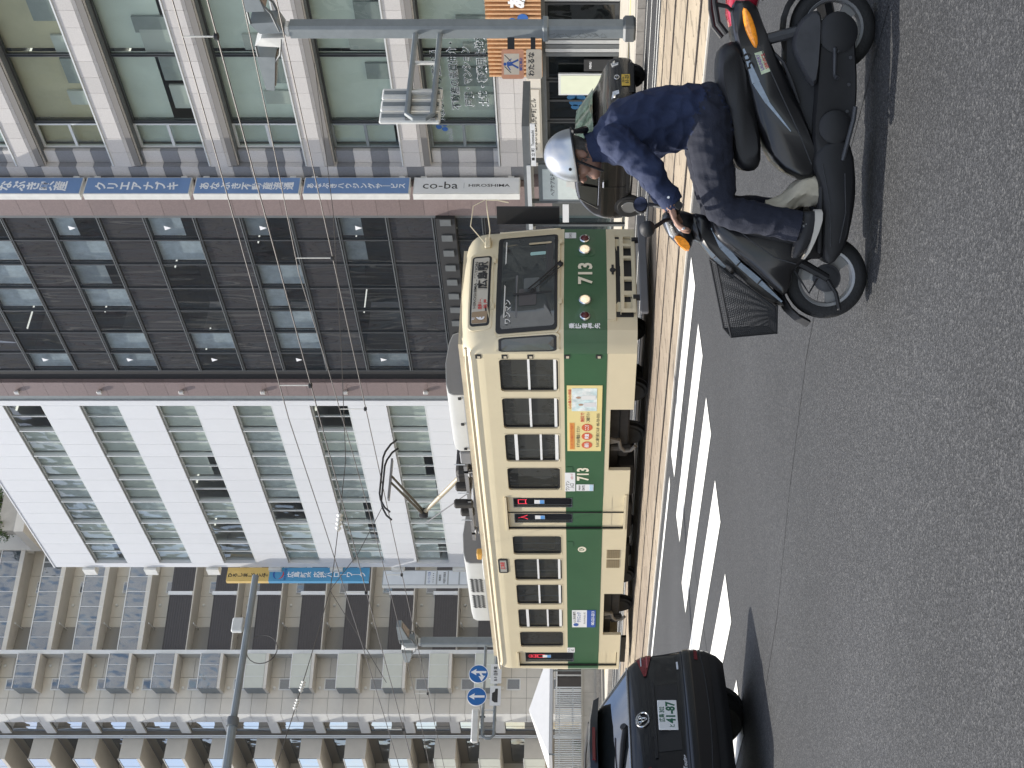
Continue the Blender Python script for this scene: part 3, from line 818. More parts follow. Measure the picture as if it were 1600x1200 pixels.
    # street face
    for i, (zz0, zz1) in enumerate(((0, .95), (.95, 1.9), (1.9, FH))):
        d2('wall_panel', m_bcol, -1.15, -.012, -.02, .06, z + zz0 + .012, z + zz1 - .012)
    w = d2('corner_window', m_frame, -2.75, -1.2, .12, .2, z + .1, z + FH - .5)
    d2('pane', g_mir, -2.0, -1.25, .1, .12, z + .15, z + FH - .55, par=w); d2('pane', g_mir, -2.7, -2.05, .1, .12, z + .15, z + FH - .55, par=w)
    d2('sill_band', m_bcol, -2.75, -1.16, -.02, .2, z + FH - .5, z + FH + .1)
    if k > 0:
        for i in range(2):
            x1 = -3.4 - i * 4.9; x0 = x1 - 4.6
            bk = d2('street_balcony', m_beige, x0, x1, -1.45, .1, z - .18, z + .02)
            for q in range(4):
                d2('balcony_panel', g_mir if k > 3 else m_frost, x0 + q * 1.15 + .02, x0 + (q + 1) * 1.15 - .02, -1.46, -1.42, z - .16, z + 1.15, par=bk)
            d2('balcony_end', m_beige, x1 - .06, x1, -1.41, .1, z + .02, z + 1.15, par=bk)
            d2('rail_cap', m_bcol, x0, x1, -1.48, -1.4, z + 1.15, z + 1.2, par=bk)
            w = d2('window', m_frame, x0 + .5, x1 - .6, .2, .3, z + .1, z + 2.1)
            d2('pane', g_D, x0 + .56, x1 - .66, .18, .2, z + .16, z + 2.04, par=w)
        d2('party_wall', m_beige, -8.35, -8.0, -1.4, .3, z + .02, z + FH - .2)
d2('street_wall', m_beigej, -16, -.02, .26, 6, 0, ZT)
for x in (-2.95, -3.2): 
    pp = MB(T2); pp.tube([(x, -.1, .2), (x, -.1, ZT)], .06, 8); pp.build('drain_pipe', m_alu, Dd)
d1('roof', m_concrete, 0, 16, 0, 12, ZT, ZT + .4)

# roof terrace greenery seen above the white building's parapet
def leaf_clump(mb, c, r, n, rnd, size=.12):
    for _ in range(n):
        d = Vector((rnd.gauss(0, 1), rnd.gauss(0, 1), rnd.gauss(0, 1))).normalized() * (r * rnd.random() ** .4)
        p = Vector(c) + d
        a = Vector((rnd.gauss(0, 1), rnd.gauss(0, 1), rnd.gauss(0, .6))).normalized() * size * (.6 + rnd.random())
        b_ = a.cross(Vector((rnd.gauss(0, 1), rnd.gauss(0, 1), rnd.gauss(0, 1)))).normalized() * size * .5
        mb.add([p - a, p + b_ - a*.1, p + a, p - b_ - a*.1], [(0, 1, 2, 3)])
def bush(name, label, c, r, h, n, size, seed, cat='shrub', group=None):
    t = thing(name, label, cat, c, group); rnd = random.Random(seed)
    lf = MB(); k = max(4, int(n / 60))
    st = MB()
    for i in range(k):
        a = rnd.random() * 6.28; q = r * rnd.random() ** .5 * .8
        p = (c[0] + q * math.cos(a), c[1] + q * math.sin(a), c[2] + h * (.35 + .5 * rnd.random()))
        st.tube([(c[0] + .2*q*math.cos(a), c[1] + .2*q*math.sin(a), c[2]), (c[0] + .6*q*math.cos(a), c[1] + .6*q*math.sin(a), (c[2] + p[2])/2), p], [.018, .012, .006], 5)
        leaf_clump(lf, p, r * (.3 + .25 * rnd.random()), n // k, rnd, size)
    lf.build('foliage', m_leaf, t); st.build('stem', m_stem, t)
    return t
# terrace: lower slab of the block with planter, lattice frame
tp = MB(T1)
tz = 40.3
terr = thing('roof_terrace', 'roof terrace with white trellis frame above the white building parapet', 'terrace', (-79, 44, 30))
d1('terrace_slab', m_beige, 10.6, 22, -3.5, .0, tz - 4.2, tz - 3.6, par=terr)
d1('planter', m_concrete, 10.7, 18, -3.4, -2.7, tz - 3.6, tz - 2.5, par=terr)
for i in range(5):
    tb = MB(T1); tb.tube([(13 + i * .9, -2.6, tz - 3.6), (13 + i * .9, -2.6, tz + 1.5)], .06, 6); tb.tube([(13 + i * .9, -2.6, tz - 1 + i * .3), (14.6 + i * .9, -2.6, tz + .6 + i * .2)], .05, 6)
    tb.build('trellis_post', m_bcol, terr)
d1('terrace_wall', m_beige, 10.6, 24, -.25, .4, tz - 3.6, 45, par=terr)
for i, (a, zz, r_) in enumerate(((11.0, -3.0, .9), (11.9, -2.4, 1.1), (12.9, -2.2, 1.0))):
    p = T1 @ Vector((a, -3.0, tz + zz - .4))
    bush('terrace_shrub', ('small round leafy shrub nearest the parapet on the roof terrace', 'taller leafy shrub in the middle of the roof terrace planter', 'leafy shrub by the trellis frame on the roof terrace')[i], tuple(p), r_, 1.5, 700, .09, 31 + i, group='shrubs on the roof terrace')

# ------------------------------------------------------------------ plaza corner: low wall, slat fence, tent
t = thing('low_wall', 'low concrete wall with coping in front of the slat fence', 'wall', (-66, 27, .15))
for i in range(6):
    piece('wall_block', m_concrete, -66.25, -66.0, 23.4 + i * 1.25, 24.64 + i * 1.25, .15, 1.12, t)
piece('coping', m_side, -66.3, -65.95, 23.35, 30.95, 1.12, 1.2, t)
piece('footing', m_kerb, -66.0, -65.75, 23.4, 30.9, .15, .42, t)
t = thing('slat_fence', 'white vertical slat fence behind the low concrete wall', 'fence', (-66.8, 26.5, .15))
for i in range(40):
    y = 24.5 + i * .115
    piece('slat', m_alu, -66.84, -66.78, y, y + .05, .3, 2.55, t)
for z in (.75, 1.6, 2.3): piece('fence_rail', m_alu, -66.9, -66.84, 23.5, 29.0, z, z + .05, t)
t = thing('canopy_tent', 'white pointed canopy tent standing behind the slat fence', 'tent', (-68.2, 26.2, .15))
b = MB(); pk = (-68.2, 28.35, 3.95); e_ = [(-66.9, 25.45, 2.85), (-66.9, 31.2, 2.85), (-69.6, 31.2, 2.85), (-69.6, 25.45, 2.85)]
for p, q in zip(e_, e_[1:] + e_[:1]):
    mid = tuple((a + c) / 2 for a, c in zip(p, q))
    b.add([p, mid, pk], [(0, 1, 2)]); b.add([mid, q, pk], [(0, 1, 2)])
b.build('canopy', M('tent_fabric', (.58, .58, .58), .7, var=.04), t)
b = MB()
for p, q in zip(e_, e_[1:] + e_[:1]):
    b.quad(p, q, (q[0], q[1], q[2] - .17), (p[0], p[1], p[2] - .17))
b.build('valance', M('tent_fabric', (.58, .58, .58), .7), t)
for p in e_:
    b = MB(); b.tube([p, (p[0], p[1], .15)], .04, 8); b.build('leg', m_pole, t)
t = thing('shop_entrance', 'dark shop entrance with white door frames under the apartment block', 'shopfront', (-70.5, 28, .15))
piece('back_panel', m_louv, -71.0, -70.8, 29.6, 33.0, .15, 2.6, t)
for y in (29.7, 30.5, 31.4, 32.4): piece('door_frame', m_bcol, -70.8, -70.7, y, y + .06, .15, 2.5, t)
piece('door_head', m_bcol, -70.8, -70.7, 29.7, 32.5, 2.5, 2.58, t)
for i, (x, y, r_, h_) in enumerate(((-65.6, 30.6, .45, .95), (-65.5, 31.5, .5, 1.0), (-67.2, 24.6, .5, 1.6), (-67.3, 25.9, .4, 1.5))):
    bush('hedge_shrub', ('clipped green shrub at the end of the low concrete wall', 'green shrub beyond the wall end beside the tram', 'leafy shrub rising behind the slat fence near the tent leg', 'leafy shrub behind the middle of the slat fence')[i], (x, y, .15), r_, h_, 520, .06, 60 + i)
t = thing('banner', 'small blue banner on a post at the end of the low wall', 'banner', (-66.2, 23.6, .15))
b = MB(); b.tube([(-66.0, 23.15, .15), (-66.0, 23.15, 1.35)], .02, 6); b.build('post', m_alu, t)
b = MB(); b.loft([[(-66.0, 22.9, .75), (-66.0, 23.45, .7), (-66.0, 23.5, 1.2), (-66.0, 22.95, 1.3)], [(-65.97, 22.9, .75), (-65.97, 23.45, .7), (-65.97, 23.5, 1.2), (-65.97, 22.95, 1.3)]])
b.build('cloth', M('banner_blue', (.05, .22, .60), .6), t)

# ------------------------------------------------------------------ buildings outside the picture (seen only as reflections in glass and tram windscreen)
def block(x0, x1, y0, y1, h, wall, label, axis):
    t = thing('street_building', label, 'building', ((x0+x1)/2, (y0+y1)/2, .15), 'buildings across the street, outside the picture')
    b = MB(); b.box(x0, x1, y0, y1, 0, h); b.build('wall', wall, t)
    n = int(h / 3.3)
    for k in range(n):
        z = 1.2 + k * 3.3
        if axis > 0: piece('window_band', g_Bs, x0 + .6, x1 - .6, y1, y1 + .06, z, z + 1.7, t)
        else: piece('window_band', g_Bs, x0 + .6, x1 - .6, y0 - .06, y0, z, z + 1.7, t)
        m = int((x1 - x0) / 2.4)
        for j in range(1, m):
            x = x0 + j * (x1 - x0) / m
            if axis > 0: piece('pier', wall, x - .25, x + .25, y1 + .06, y1 + .1, z, z + 1.7, t)
            else: piece('pier', wall, x - .25, x + .25, y0 - .1, y0 - .06, z, z + 1.7, t)
    return t
def tower(x0, x1, y0, y1, h, label):
    t = thing('street_building', label, 'building', ((x0+x1)/2, (y0+y1)/2, .15), 'buildings across the street, outside the picture')
    b = MB(); b.box(x0, x1, y0, y1, 0, h); b.build('wall', m_gran_dk, t)
    n = int((x1 - x0) / 2.6); q = random.Random(8)
    for j in range(n):
        x = x0 + j * 2.6; w_ = .5 + q.random() * .9
        piece('pier', (m_beige, m_beigej, m_brown, m_pole)[q.randrange(4)], x, x + w_, y1, y1 + .3, .15, h - q.random() * 9, t)
    for k in range(14): piece('floor_band', m_beigej, x0, x1, y1, y1 + .12, 3 + k * 3.9, 3.7 + k * 3.9, t)
    return t
block(-62, -40, -26, -11, 24, m_beige, 'beige office building across the street, nearest the crossing', 1)
tower(-136, -66, -30, -11, 56, 'dark tower with pale vertical piers across the street, second from the crossing')
block(-19.5, 6, 32, 46, 24, m_pole, 'grey building to the right of the granite office building', -1)
block(6.5, 45, 32, 46, 30, m_poled, 'dark grey building two doors right of the granite office building', -1)
# ------------------------------------------------------------------ street lamps with arms
def lamp_post(x, y, label, top, sc=1.0):
    t = thing('street_lamp', label, 'street lamp', (x, y, .15), 'street lamps on the far pavement')
    b = MB(); w = .165; k = .05
    ring = [(x-w+k,y-w),(x+w-k,y-w),(x+w,y-w+k),(x+w,y+w-k),(x+w-k,y+w),(x-w+k,y+w),(x-w,y+w-k),(x-w,y-w+k)]
    b.loft([[(p[0], p[1], .15) for p in ring], [(p[0], p[1], top) for p in ring]])
    b.build('pole', m_pole, t)
    b = MB(); b.cbox(x-.22, x+.22, y-.22, y+.22, .15, .42, .05); b.build('base', m_poled, t)
    b = MB(); b.cbox(x-.20, x+.20, y-.20, y+.20, 2.02, 2.14, .02); b.build('collar', m_pole, t)
    b = MB(); b.cbox(x-.13, x+.13, y-.13, y+.13, top, top + .12, .03); b.build('pole_cap', m_signedge, t)
    # twin luminaires: open arms carrying wedge-shaped lanterns
    for sgn in (-1, 1):
        hub = MB()
        hub.loft([[(x + sgn*.06, y-.22, top+.12), (x + sgn*.06, y+.22, top+.12), (x + sgn*.06, y+.24, top+.62), (x + sgn*.06, y-.24, top+.62)],
                  [(x + sgn*.34, y-.20, top+.22), (x + sgn*.34, y+.20, top+.22), (x + sgn*.30, y+.2, top+.80), (x + sgn*.30, y-.2, top+.80)]])
        hb = hub.build('hub_plate', m_pole if sgn > 0 else m_signedge, t)
        arm = MB()
        for yy in (-.2, .2):
            arm.tube([(x + sgn*.1, y + yy, top+.2), (x + sgn*.55, y + yy*.9, top+.30), (x + sgn*1.15, y + yy*.6, top+.72)], .028, 6)
            arm.tube([(x + sgn*.3, y + yy, top+.78), (x + sgn*.8, y + yy*.8, top+.80)], .025, 6)
        arm.build('arm', m_poled, t)
        ln = MB()
        ln.loft([[(x + sgn*.62, y-.2, top+.42), (x + sgn*.62, y+.2, top+.42), (x + sgn*.60, y+.2, top+.82), (x + sgn*.60, y-.2, top+.82)],
                 [(x + sgn*1.62, y-.14, top+.62), (x + sgn*1.62, y+.14, top+.62), (x + sgn*1.60, y+.14, top+.80), (x + sgn*1.60, y-.14, top+.80)]])
        lo = ln.build('lantern', m_pole, t)
        gl = MB(); gl.loft([[(x + sgn*.68, y-.16, top+.395), (x + sgn*.68, y+.16, top+.395), (x + sgn*.68, y+.16, top+.432), (x + sgn*.68, y-.16, top+.432)],
                            [(x + sgn*1.5, y-.11, top+.565), (x + sgn*1.5, y+.11, top+.565), (x + sgn*1.5, y+.11, top+.6), (x + sgn*1.5, y-.11, top+.6)]])
        gl.build('lamp_glass', M('lamp_glass', (.25, .20, .16), .2), lo)
    return t
P1 = lamp_post(-19.22, 23.39, 'grey twin-arm street lamp with a sign arm, in front of the granite building', 7.55)
P2 = lamp_post(-49.49, 23.4, 'grey twin-arm street lamp carrying the round blue road signs, left of the tram', 7.55)
def sign_arm(t, x, y0, y1, z0, z1):
    """pair of parallel arms joined by a curved end"""
    b = MB(); pts = []
    for z in (z0, z1): pass
    b.tube([(x, y0, z0), (x, y1 + .12, z0), (x, y1, z0 + .14), (x, y1, z1 - .14), (x, y1 + .12, z1), (x, y0, z1)], .06, 8)
    a = b.build('sign_arm', m_pole, t)
    for f_ in (.35, .7):
        yy = y0 + (y1 - y0) * f_
        b = MB(); b.box(x - .03, x + .03, yy - .03, yy + .03, z0 + .05, z1 - .05); b.build('cross_strut', m_signedge, a)
    return a
sign_arm(P1, -19.22, 23.2, 20.62, 4.34, 4.86)
sg = thing('guide_sign', 'grey back of a guide sign hung from the street lamp arm by the granite building', 'sign', (-19.35, 21.15, 4.2))
for i in range(3):
    b = MB(); b.cbox(-19.46, -19.36, 20.68 + i * .345, 21.0 + i * .345, 4.2, 5.45, .03); b.build('panel', m_signedge, sg)
    b = MB(); b.box(-19.36, -19.33, 20.80 + i * .345, 20.88 + i * .345, 4.25, 5.4); b.build('stiffener', m_pole, sg)
for z in (4.34, 4.86): piece('clamp', m_poled, -19.34, -19.28, 20.7, 21.7, z - .05, z + .05, sg)
# pedestrian warning plates on the lamp post
sg = thing('pedestrian_sign', 'orange no-crossing pedestrian plate with a text plate below, on the lamp post', 'sign', (-19.1, 22.65, 2.2))
m_or = M('sign_orange', (.72, .34, .20), .5, var=.1, vs=7); m_cream = M('sign_cream', (.72, .62, .48), .5, var=.08, vs=6)
b = MB(); b.prism(rrect(.62, .48, .04, 3, 22.65, 2.79), 'x', -19.16, -19.14); pl_ = b.build('plate', m_or, sg)
b = MB(); b.box(-19.14, -19.137, 22.43, 22.87, 2.65, 2.98); b.build('plate_field', m_cream, sg)
fig = MB()
fx = -19.134
fig.add([(fx, 22.65 + .035*math.cos(a*.63), 2.955 + .035*math.sin(a*.63)) for a in range(10)], [tuple(range(10))])
for poly in ([(22.60,2.91),(22.69,2.92),(22.70,2.80),(22.62,2.79)], [(22.62,2.80),(22.66,2.80),(22.59,2.66),(22.55,2.67)], [(22.66,2.80),(22.70,2.80),(22.76,2.67),(22.72,2.66)], [(22.60,2.91),(22.62,2.89),(22.53,2.83),(22.52,2.85)], [(22.68,2.91),(22.70,2.90),(22.77,2.82),(22.75,2.81)]):
    fig.add([(fx, a, c) for a, c in poly], [(0, 1, 2, 3)])
fig.build('pictogram', m_txtb, sg)
sl_ = MB()
for y0 in (22.46, 22.70): sl_.add([(fx + .001, y0, 2.83), (fx + .001, y0 + .012, 2.82), (fx + .001, y0 + .15, 2.96), (fx + .001, y0 + .138, 2.97)], [(0, 1, 2, 3)])
sl_.build('slash', m_txtk, sg)
letters('横断禁止', (fx, 22.65, 2.61), (0, 1, 0), (0, 0, 1), .07, m_txtb, sg, .02)
b = MB(); b.prism(rrect(.62, .34, .04, 3, 22.65, 2.33), 'x', -19.16, -19.14); b.build('plate', m_cream, sg)
letters('わたるな', (-19.136, 22.65, 2.38), (0, 1, 0), (0, 0, 1), .15, m_txtk, sg, .03, w=.5)
piece('bracket', m_dark, -19.24, -19.16, 22.6, 23.25, 2.75, 2.9, sg); piece('bracket', m_dark, -19.24, -19.16, 22.6, 23.25, 2.3, 2.4, sg)
PV = Matrix.Translation((-19.22, 23.39, 0)); sg.matrix_basis = PV @ Matrix.Rotation(R(-48), 4, 'Z') @ PV.inverted() @ sg.matrix_basis
rg_ = random.Random(4); gb = MB()
for k in range(9):   # scribbled tag on the post
    z = 1.95 - k * .13
    pts = [(-19.27 + .07*math.sin(q*1.9 + k*2.3 + rg_.random()), 23.2215, z - .03*q + .05*math.cos(q*2.6 + k)) for q in range(5)]
    for p, q in zip(pts, pts[1:]):
        gb.add([(p[0]-.006, p[1], p[2]), (p[0]+.006, p[1], p[2]), (q[0]+.006, q[1], q[2]), (q[0]-.006, q[1], q[2])], [(0, 1, 2, 3)])
gb.build('scribble', m_poled, P1)

# round blue signs on the second lamp
sign_arm(P2, -49.49, 23.2, 19.45, 4.55, 5.0)
m_rblue = M('road_sign_blue', (.02, .14, .42), .4)
def disc(y, z, kind, label):
    t = thing('road_sign', label, 'road sign', (-49.3, y, z), 'round blue road signs on the lamp arm')
    b = MB(); b.lathe([(.38, 0), (.38, .03)], (-49.36, y, z), (1, 0, 0), 32); b.build('rim', m_txtw, t, True)
    b = MB(); b.lathe([(.355, .0), (.355, .006)], (-49.33, y, z), (1, 0, 0), 32); b.build('disc', m_rblue, t, True)
    a = MB(); X = -49.32
    def poly(l): a.add([(X, y + p, z + q) for p, q in l], [tuple(range(len(l)))])
    o = .0 if kind == 'up' else .07
    poly([(o-.045, -.30), (o+.045, -.30), (o+.045, .1), (o-.045, .1)]); poly([(o-.13, .08), (o, .31), (o+.13, .08), (o+.045, .1), (o-.045, .1)])
    if kind != 'up':
        poly([(o-.045, -.12), (o-.045, -.03), (o-.12, -.06), (o-.2, -.13), (o-.15, -.2), (o-.1, -.14)]); poly([(o-.16, .0), (o-.38, -.13), (o-.14, -.27), (o-.19, -.135)])
    a.build('arrow', m_txtw, t)
    piece('clamp', m_poled, -49.48, -49.36, y - .04, y + .04, z - .35, z + .1, t)
disc(21.98, 5.22, 'left', 'round blue sign with straight and left arrows, nearest the lamp post')
disc(21.05, 5.25, 'up', 'round blue sign with a single straight arrow')
for y, z, body, lab in ((22.0, 4.55, '8-9 自転車', 'white text plate under the blue sign nearest the lamp post'), (21.1, 4.55, '', 'white plate with a black vehicle silhouette under the straight-arrow sign')):
    t = thing('sign_plate', lab, 'sign', (-49.35, y, z), 'plates under the blue signs')
    b = MB(); b.cbox(-49.38, -49.35, y - .4, y + .4, z - .22, z + .2, .008); pt = b.build('plate', m_signw, t)
    if body: letters(body, (-49.346, y, z), (0, 1, 0), (0, 0, 1), .17, m_txtk, pt, .02, w=.6)
    else:
        v = MB(); v.add([(-49.346, y + a, z + q) for a, q in ((-.28,-.1),(.28,-.1),(.28,.0),(.16,.02),(.1,.12),(-.2,.12),(-.28,.02))], [tuple(range(7))]); v.build('pictogram', m_txtk, pt)
t = thing('traffic_signal', 'grey horizontal traffic signal seen edge-on beside the blue signs', 'traffic light', (-49.5, 19.8, 5.2))
b = MB(); b.cbox(-49.62, -49.38, 19.3, 20.6, 5.12, 5.42, .05); b.build('housing', m_signedge, t)
for y in (19.5, 19.95, 20.4):
    b = MB(); b.lathe([(.13, 0), (.15, .02), (.15, .22), (.135, .22), (.12, .05)], (-49.62, y, 5.27), (-1, 0, 0), 16); b.build('hood', m_poled, t, True)
for y in (19.6, 20.3): piece('hanger', m_poled, -49.52, -49.46, y - .03, y + .03, 4.9, 5.12, t)

# traffic-signal mast arm from the near side
t = thing('mast_arm', 'long grey mast arm reaching in over the street at the left', 'mast arm', (-17.9, .8, 0))
b = MB(); b.tube([(-17.95, 1.6, 6.05), (-17.93, 5.5, 6.11), (-17.9, 7.2, 6.13)], [.075, .066, .062], 10); b.build('arm', m_pole, t, True)
b = MB(); b.tube([(-17.9, 7.2, 6.13), (-17.86, 9.5, 6.12)], [.05, .048], 10); b.build('arm_tip', m_pole, t, True)
b = MB(); b.tube([(-17.95, 1.6, 0), (-17.95, 1.6, 6.4)], [.13, .10], 14); b.build('post', m_pole, t, True)
b = MB(); b.cbox(-17.95, -17.87, 8.62, 8.84, 6.2, 6.36, .015); cmx = b.build('sensor_box', m_signedge, t)
b = MB(); b.tube([(-17.9, 8.35 + .22*math.cos(R(80 + 20*q)), 5.88 + .22*math.sin(R(80 + 20*q))) for q in range(17)], .007, 6); b.build('cable', m_wire, t)
b = MB(); b.lathe([(.08, 0), (.09, .06), (.08, .12)], (-17.88, 7.2, 6.13), (0, 1, 0), 12); b.build('clamp', m_poled, t, True)

# ------------------------------------------------------------------ overhead line
def sag(x, x0, L, d): u = ((x - x0) % L) / L; return -4 * d * u * (1 - u)
def wire(label, y, z, d, r):
    b = MB(); pts = [(x, y, z + (sag(x, -48, 30, d) if d else 0)) for x in [-150 + 3 * i for i in range(60)]]
    b.tube(pts, r, 5)
    return tag(b.build('overhead_wire', m_wire), label, 'wire', 'wires over the tram tracks')
wire('contact wire above the near tram track', 12.4, 5.52, 0, .010)
wire('messenger wire above the near tram track', 12.4, 6.02, .14, .009)
wire('contact wire that the pantograph touches', 15.45, 5.575, 0, .010)
wire('messenger wire above the tram on the far track', 15.45, 6.22, .28, .009)
for y, z0, z1, d, xs_ in ((12.4, 5.52, 6.02, .14, (-10.3, -17.1, -24, -31, -38, -45)), (15.45, 5.575, 6.22, .28, (-11, -17.6, -22.1, -29, -36, -43))):
    for x in xs_:
        b = MB(); b.tube([(x, y, z0), (x, y, z1 + sag(x, -48, 30, d))], .010, 5)
        dr = tag(b.build('dropper', m_porc), '%s dropper rod from the right joining the wires above the %s track' % (('first', 'second', 'third', 'fourth', 'fifth', 'sixth')[xs_.index(x)], 'near' if y < 13 else 'far'), 'wire', 'dropper rods between the wires')
        b = MB(); b.lathe([(.02, 0), (.045, .01), (.045, .05), (.02, .06)], (x, y, z0 - .02), (0, 0, 1), 8); b.build('clip', m_dark, dr)
def insul(mb, p, q, n=5, r=.05):
    p, q = Vector(p), Vector(q); d = q - p
    prof = []
    for i in range(n):
        prof += [(r * .45, d.length * i / n), (r, d.length * (i + .35) / n), (r * .45, d.length * (i + .7) / n)]
    mb.lathe(prof + [(r * .45, d.length)], p, d, 10)
t = thing('span_wire', 'span wire with white insulators sagging across the street above the tram', 'wire', (-27, 15.8, 6.8))
b = MB(); b.tube([(-27.5, 31.9, 9.3), (-27, 25.4, 7.98), (-27, 20.4, 7.24), (-27, 17.4, 6.84), (-27, 15.8, 6.83), (-27, 14.6, 6.83), (-27, 14.0, 6.85), (-27, 12.6, 7.06), (-27, 11.0, 7.33), (-27, 10.06, 7.5), (-27, 5, 8.5), (-27, -3, 9.6)], .010, 5); b.build('cable', m_wire, t)
for p, q, r_ in (((-27, 15.95, 6.825), (-27, 15.5, 6.825), .075), ((-27, 11.86, 7.17), (-27, 11.62, 7.215), .055), ((-27, 11.46, 7.24), (-27, 11.22, 7.29), .055)):
    b = MB(); insul(b, p, q, 4, r_); b.build('insulator', m_porc, t, True)
t = thing('pull_off_wire', 'short steadying wire between the span wire and the contact wire', 'wire', (-27, 14, 6))
b = MB(); b.tube([(-27, 14.0, 6.85), (-26.4, 14.6, 6.2), (-25.9, 15.45, 5.7)], .008, 5); b.build('cable', m_wire, t)
b = MB(); b.tube([(-27, 14.0, 6.85), (-27.8, 13.2, 6.2), (-28.3, 12.4, 5.62)], .008, 5); b.build('cable', m_wire, t)
t = thing('span_post', 'grey span-wire post on the near side, outside the picture', 'post', (-27, -3, .15))
b = MB(); b.tube([(-27, -3, 0), (-27, -3, 9.8)], [.16, .11], 12); b.build('post', m_pole, t, True)
# ------------------------------------------------------------------ bus shelter behind the tram
t = thing('bus_shelter', 'glazed bus shelter with a backlit poster panel on the far pavement', 'bus shelter', (-25, 24.7, .15))
piece('roof', m_poled, -29.5, -22.9, 24.3, 25.9, 2.56, 2.74, t)
piece('roof_edge', m_framel, -29.5, -24.2, 24.27, 24.3, 2.56, 2.66, t)
for x in (-24.27, -25.72, -26.6, -28.0, -29.4): piece('post', m_poled, x, x + .07, 24.45, 24.55, .15, 2.56, t)
ps = piece('poster_panel', m_pole, -25.65, -24.35, 24.46, 24.54, .5, 2.38, t)
piece('poster', M('poster_pale', (.62, .68, .66), .5, var=.12, vs=2.5), -25.58, -24.5, 24.45, 24.46, .6, 2.28, ps)
letters('ヘアケアなら', (-25.04, 24.447, 2.02), (1, 0, 0), (0, 0, 1), .13, m_poled, ps, .02, w=.8)
bt = MB(); bt.prism([(-25.2, 1.1), (-24.85, 1.1), (-24.85, 1.5), (-24.93, 1.58), (-24.93, 1.68), (-25.12, 1.68), (-25.12, 1.58), (-25.2, 1.5)], 'y', 24.444, 24.449); bt.build('poster_bottle', m_signedge, ps)
for xa, xb in ((-26.53, -25.75), (-27.93, -26.6), (-29.33, -28.0)): 
    gp = piece('glass_panel', g_poster, xa, xb, 24.49, 24.51, .55, 2.05, t)
piece('route_strip', m_signw, -26.5, -25.78, 24.46, 24.475, 1.62, 1.78, t)
st = piece('stop_name_strip', m_signw, -24.2, -22.8, 24.26, 24.3, 2.42, 2.54, t)
letters('■ 立 町  Tatemachi', (-23.5, 24.257, 2.48), (1, 0, 0), (0, 0, 1), .09, m_txtk, st, .01, w=1.0)
piece('bench', m_alu, -28.8, -26.8, 24.7, 25.1, .5, .58, t)
# ------------------------------------------------------------------ tram
TZ = .10                                  # rail head level under the tram
m_cream = M('tram_cream', (.64, .56, .385), .38, var=.05, vs=1.1, coat=.25)
m_green = M('tram_green', (.035, .105, .045), .38, var=.10, vs=1.4, coat=.25)
m_roofc = M('tram_roof', (.50, .44, .33), .6, var=.2, vs=2)
m_acg = M('aircon_grey', (.44, .44, .42), .45, var=.06, vs=2)
m_acd = M('aircon_dark', (.20, .20, .205), .5, var=.08)
m_rub = M('rubber_black', (.015, .015, .016), .55)
m_und = M('underframe', (.030, .027, .024), .7, var=.4, vs=6)
m_sash = M('sash_white', (.78, .78, .76), .4)
m_int = M('tram_interior', (.34, .33, .29), .7)
m_chrome = M('chrome', (.75, .75, .75), .15, metal=1)
m_lens = M('lamp_lens', (.85, .78, .62), .15, emit=(1, .80, .5), estr=.35, var=.6, vs=30)
m_redl = M('lamp_red', (.09, .012, .015), .18)
m_bump = M('bumper_grey', (.13, .13, .135), .6, var=.1)
tram = thing('tram', 'cream and green single-car tram numbered 713 on the far track', 'tram', (-24.9, 15.45, TZ))
YN, YS, XF, XR = 14.1, 16.8, -18.53, -31.3
def lean(z): return max(0, z - 1.75) * .13
def outline(z, ins=0.0, drop=0.0):
    L = lean(z) + drop
    n0, n1 = YN + ins, YS - ins
    pts = [(XR, n0), (XF - drop*.6, n0), (-18.33 - L*.55, n0 + .06), (-18.13 - L, n0 + .2), (-17.99 - L, n0 + .65), (-17.94 - L, 15.45), (-17.99 - L, n1 - .65), (-18.13 - L, n1 - .2), (-18.33 - L*.55, n1 - .06), (XF - drop*.6, n1),
           (XR, n1), (XR - .2 + L*.55, n1 - .06), (XR - .4 + L, n1 - .2), (XR - .52 + L, n1 - .65), (XR - .56 + L, 15.45), (XR - .52 + L, n0 + .65), (XR - .4 + L, n0 + .2), (XR - .2 + L*.55, n0 + .06)]
    return [(p[0], p[1], z) for p in pts]
def nose_x(y, z):
    pts = [(14.1, -18.4), (14.3, -18.13), (14.75, -17.99), (15.45, -17.94), (16.15, -17.99), (16.6, -18.13), (16.8, -18.4)]
    for (a, xa), (b_, xb) in zip(pts, pts[1:]):
        if a <= y <= b_: return xa + (xb - xa) * (y - a) / (b_ - a) - lean(z)
    return -18.4
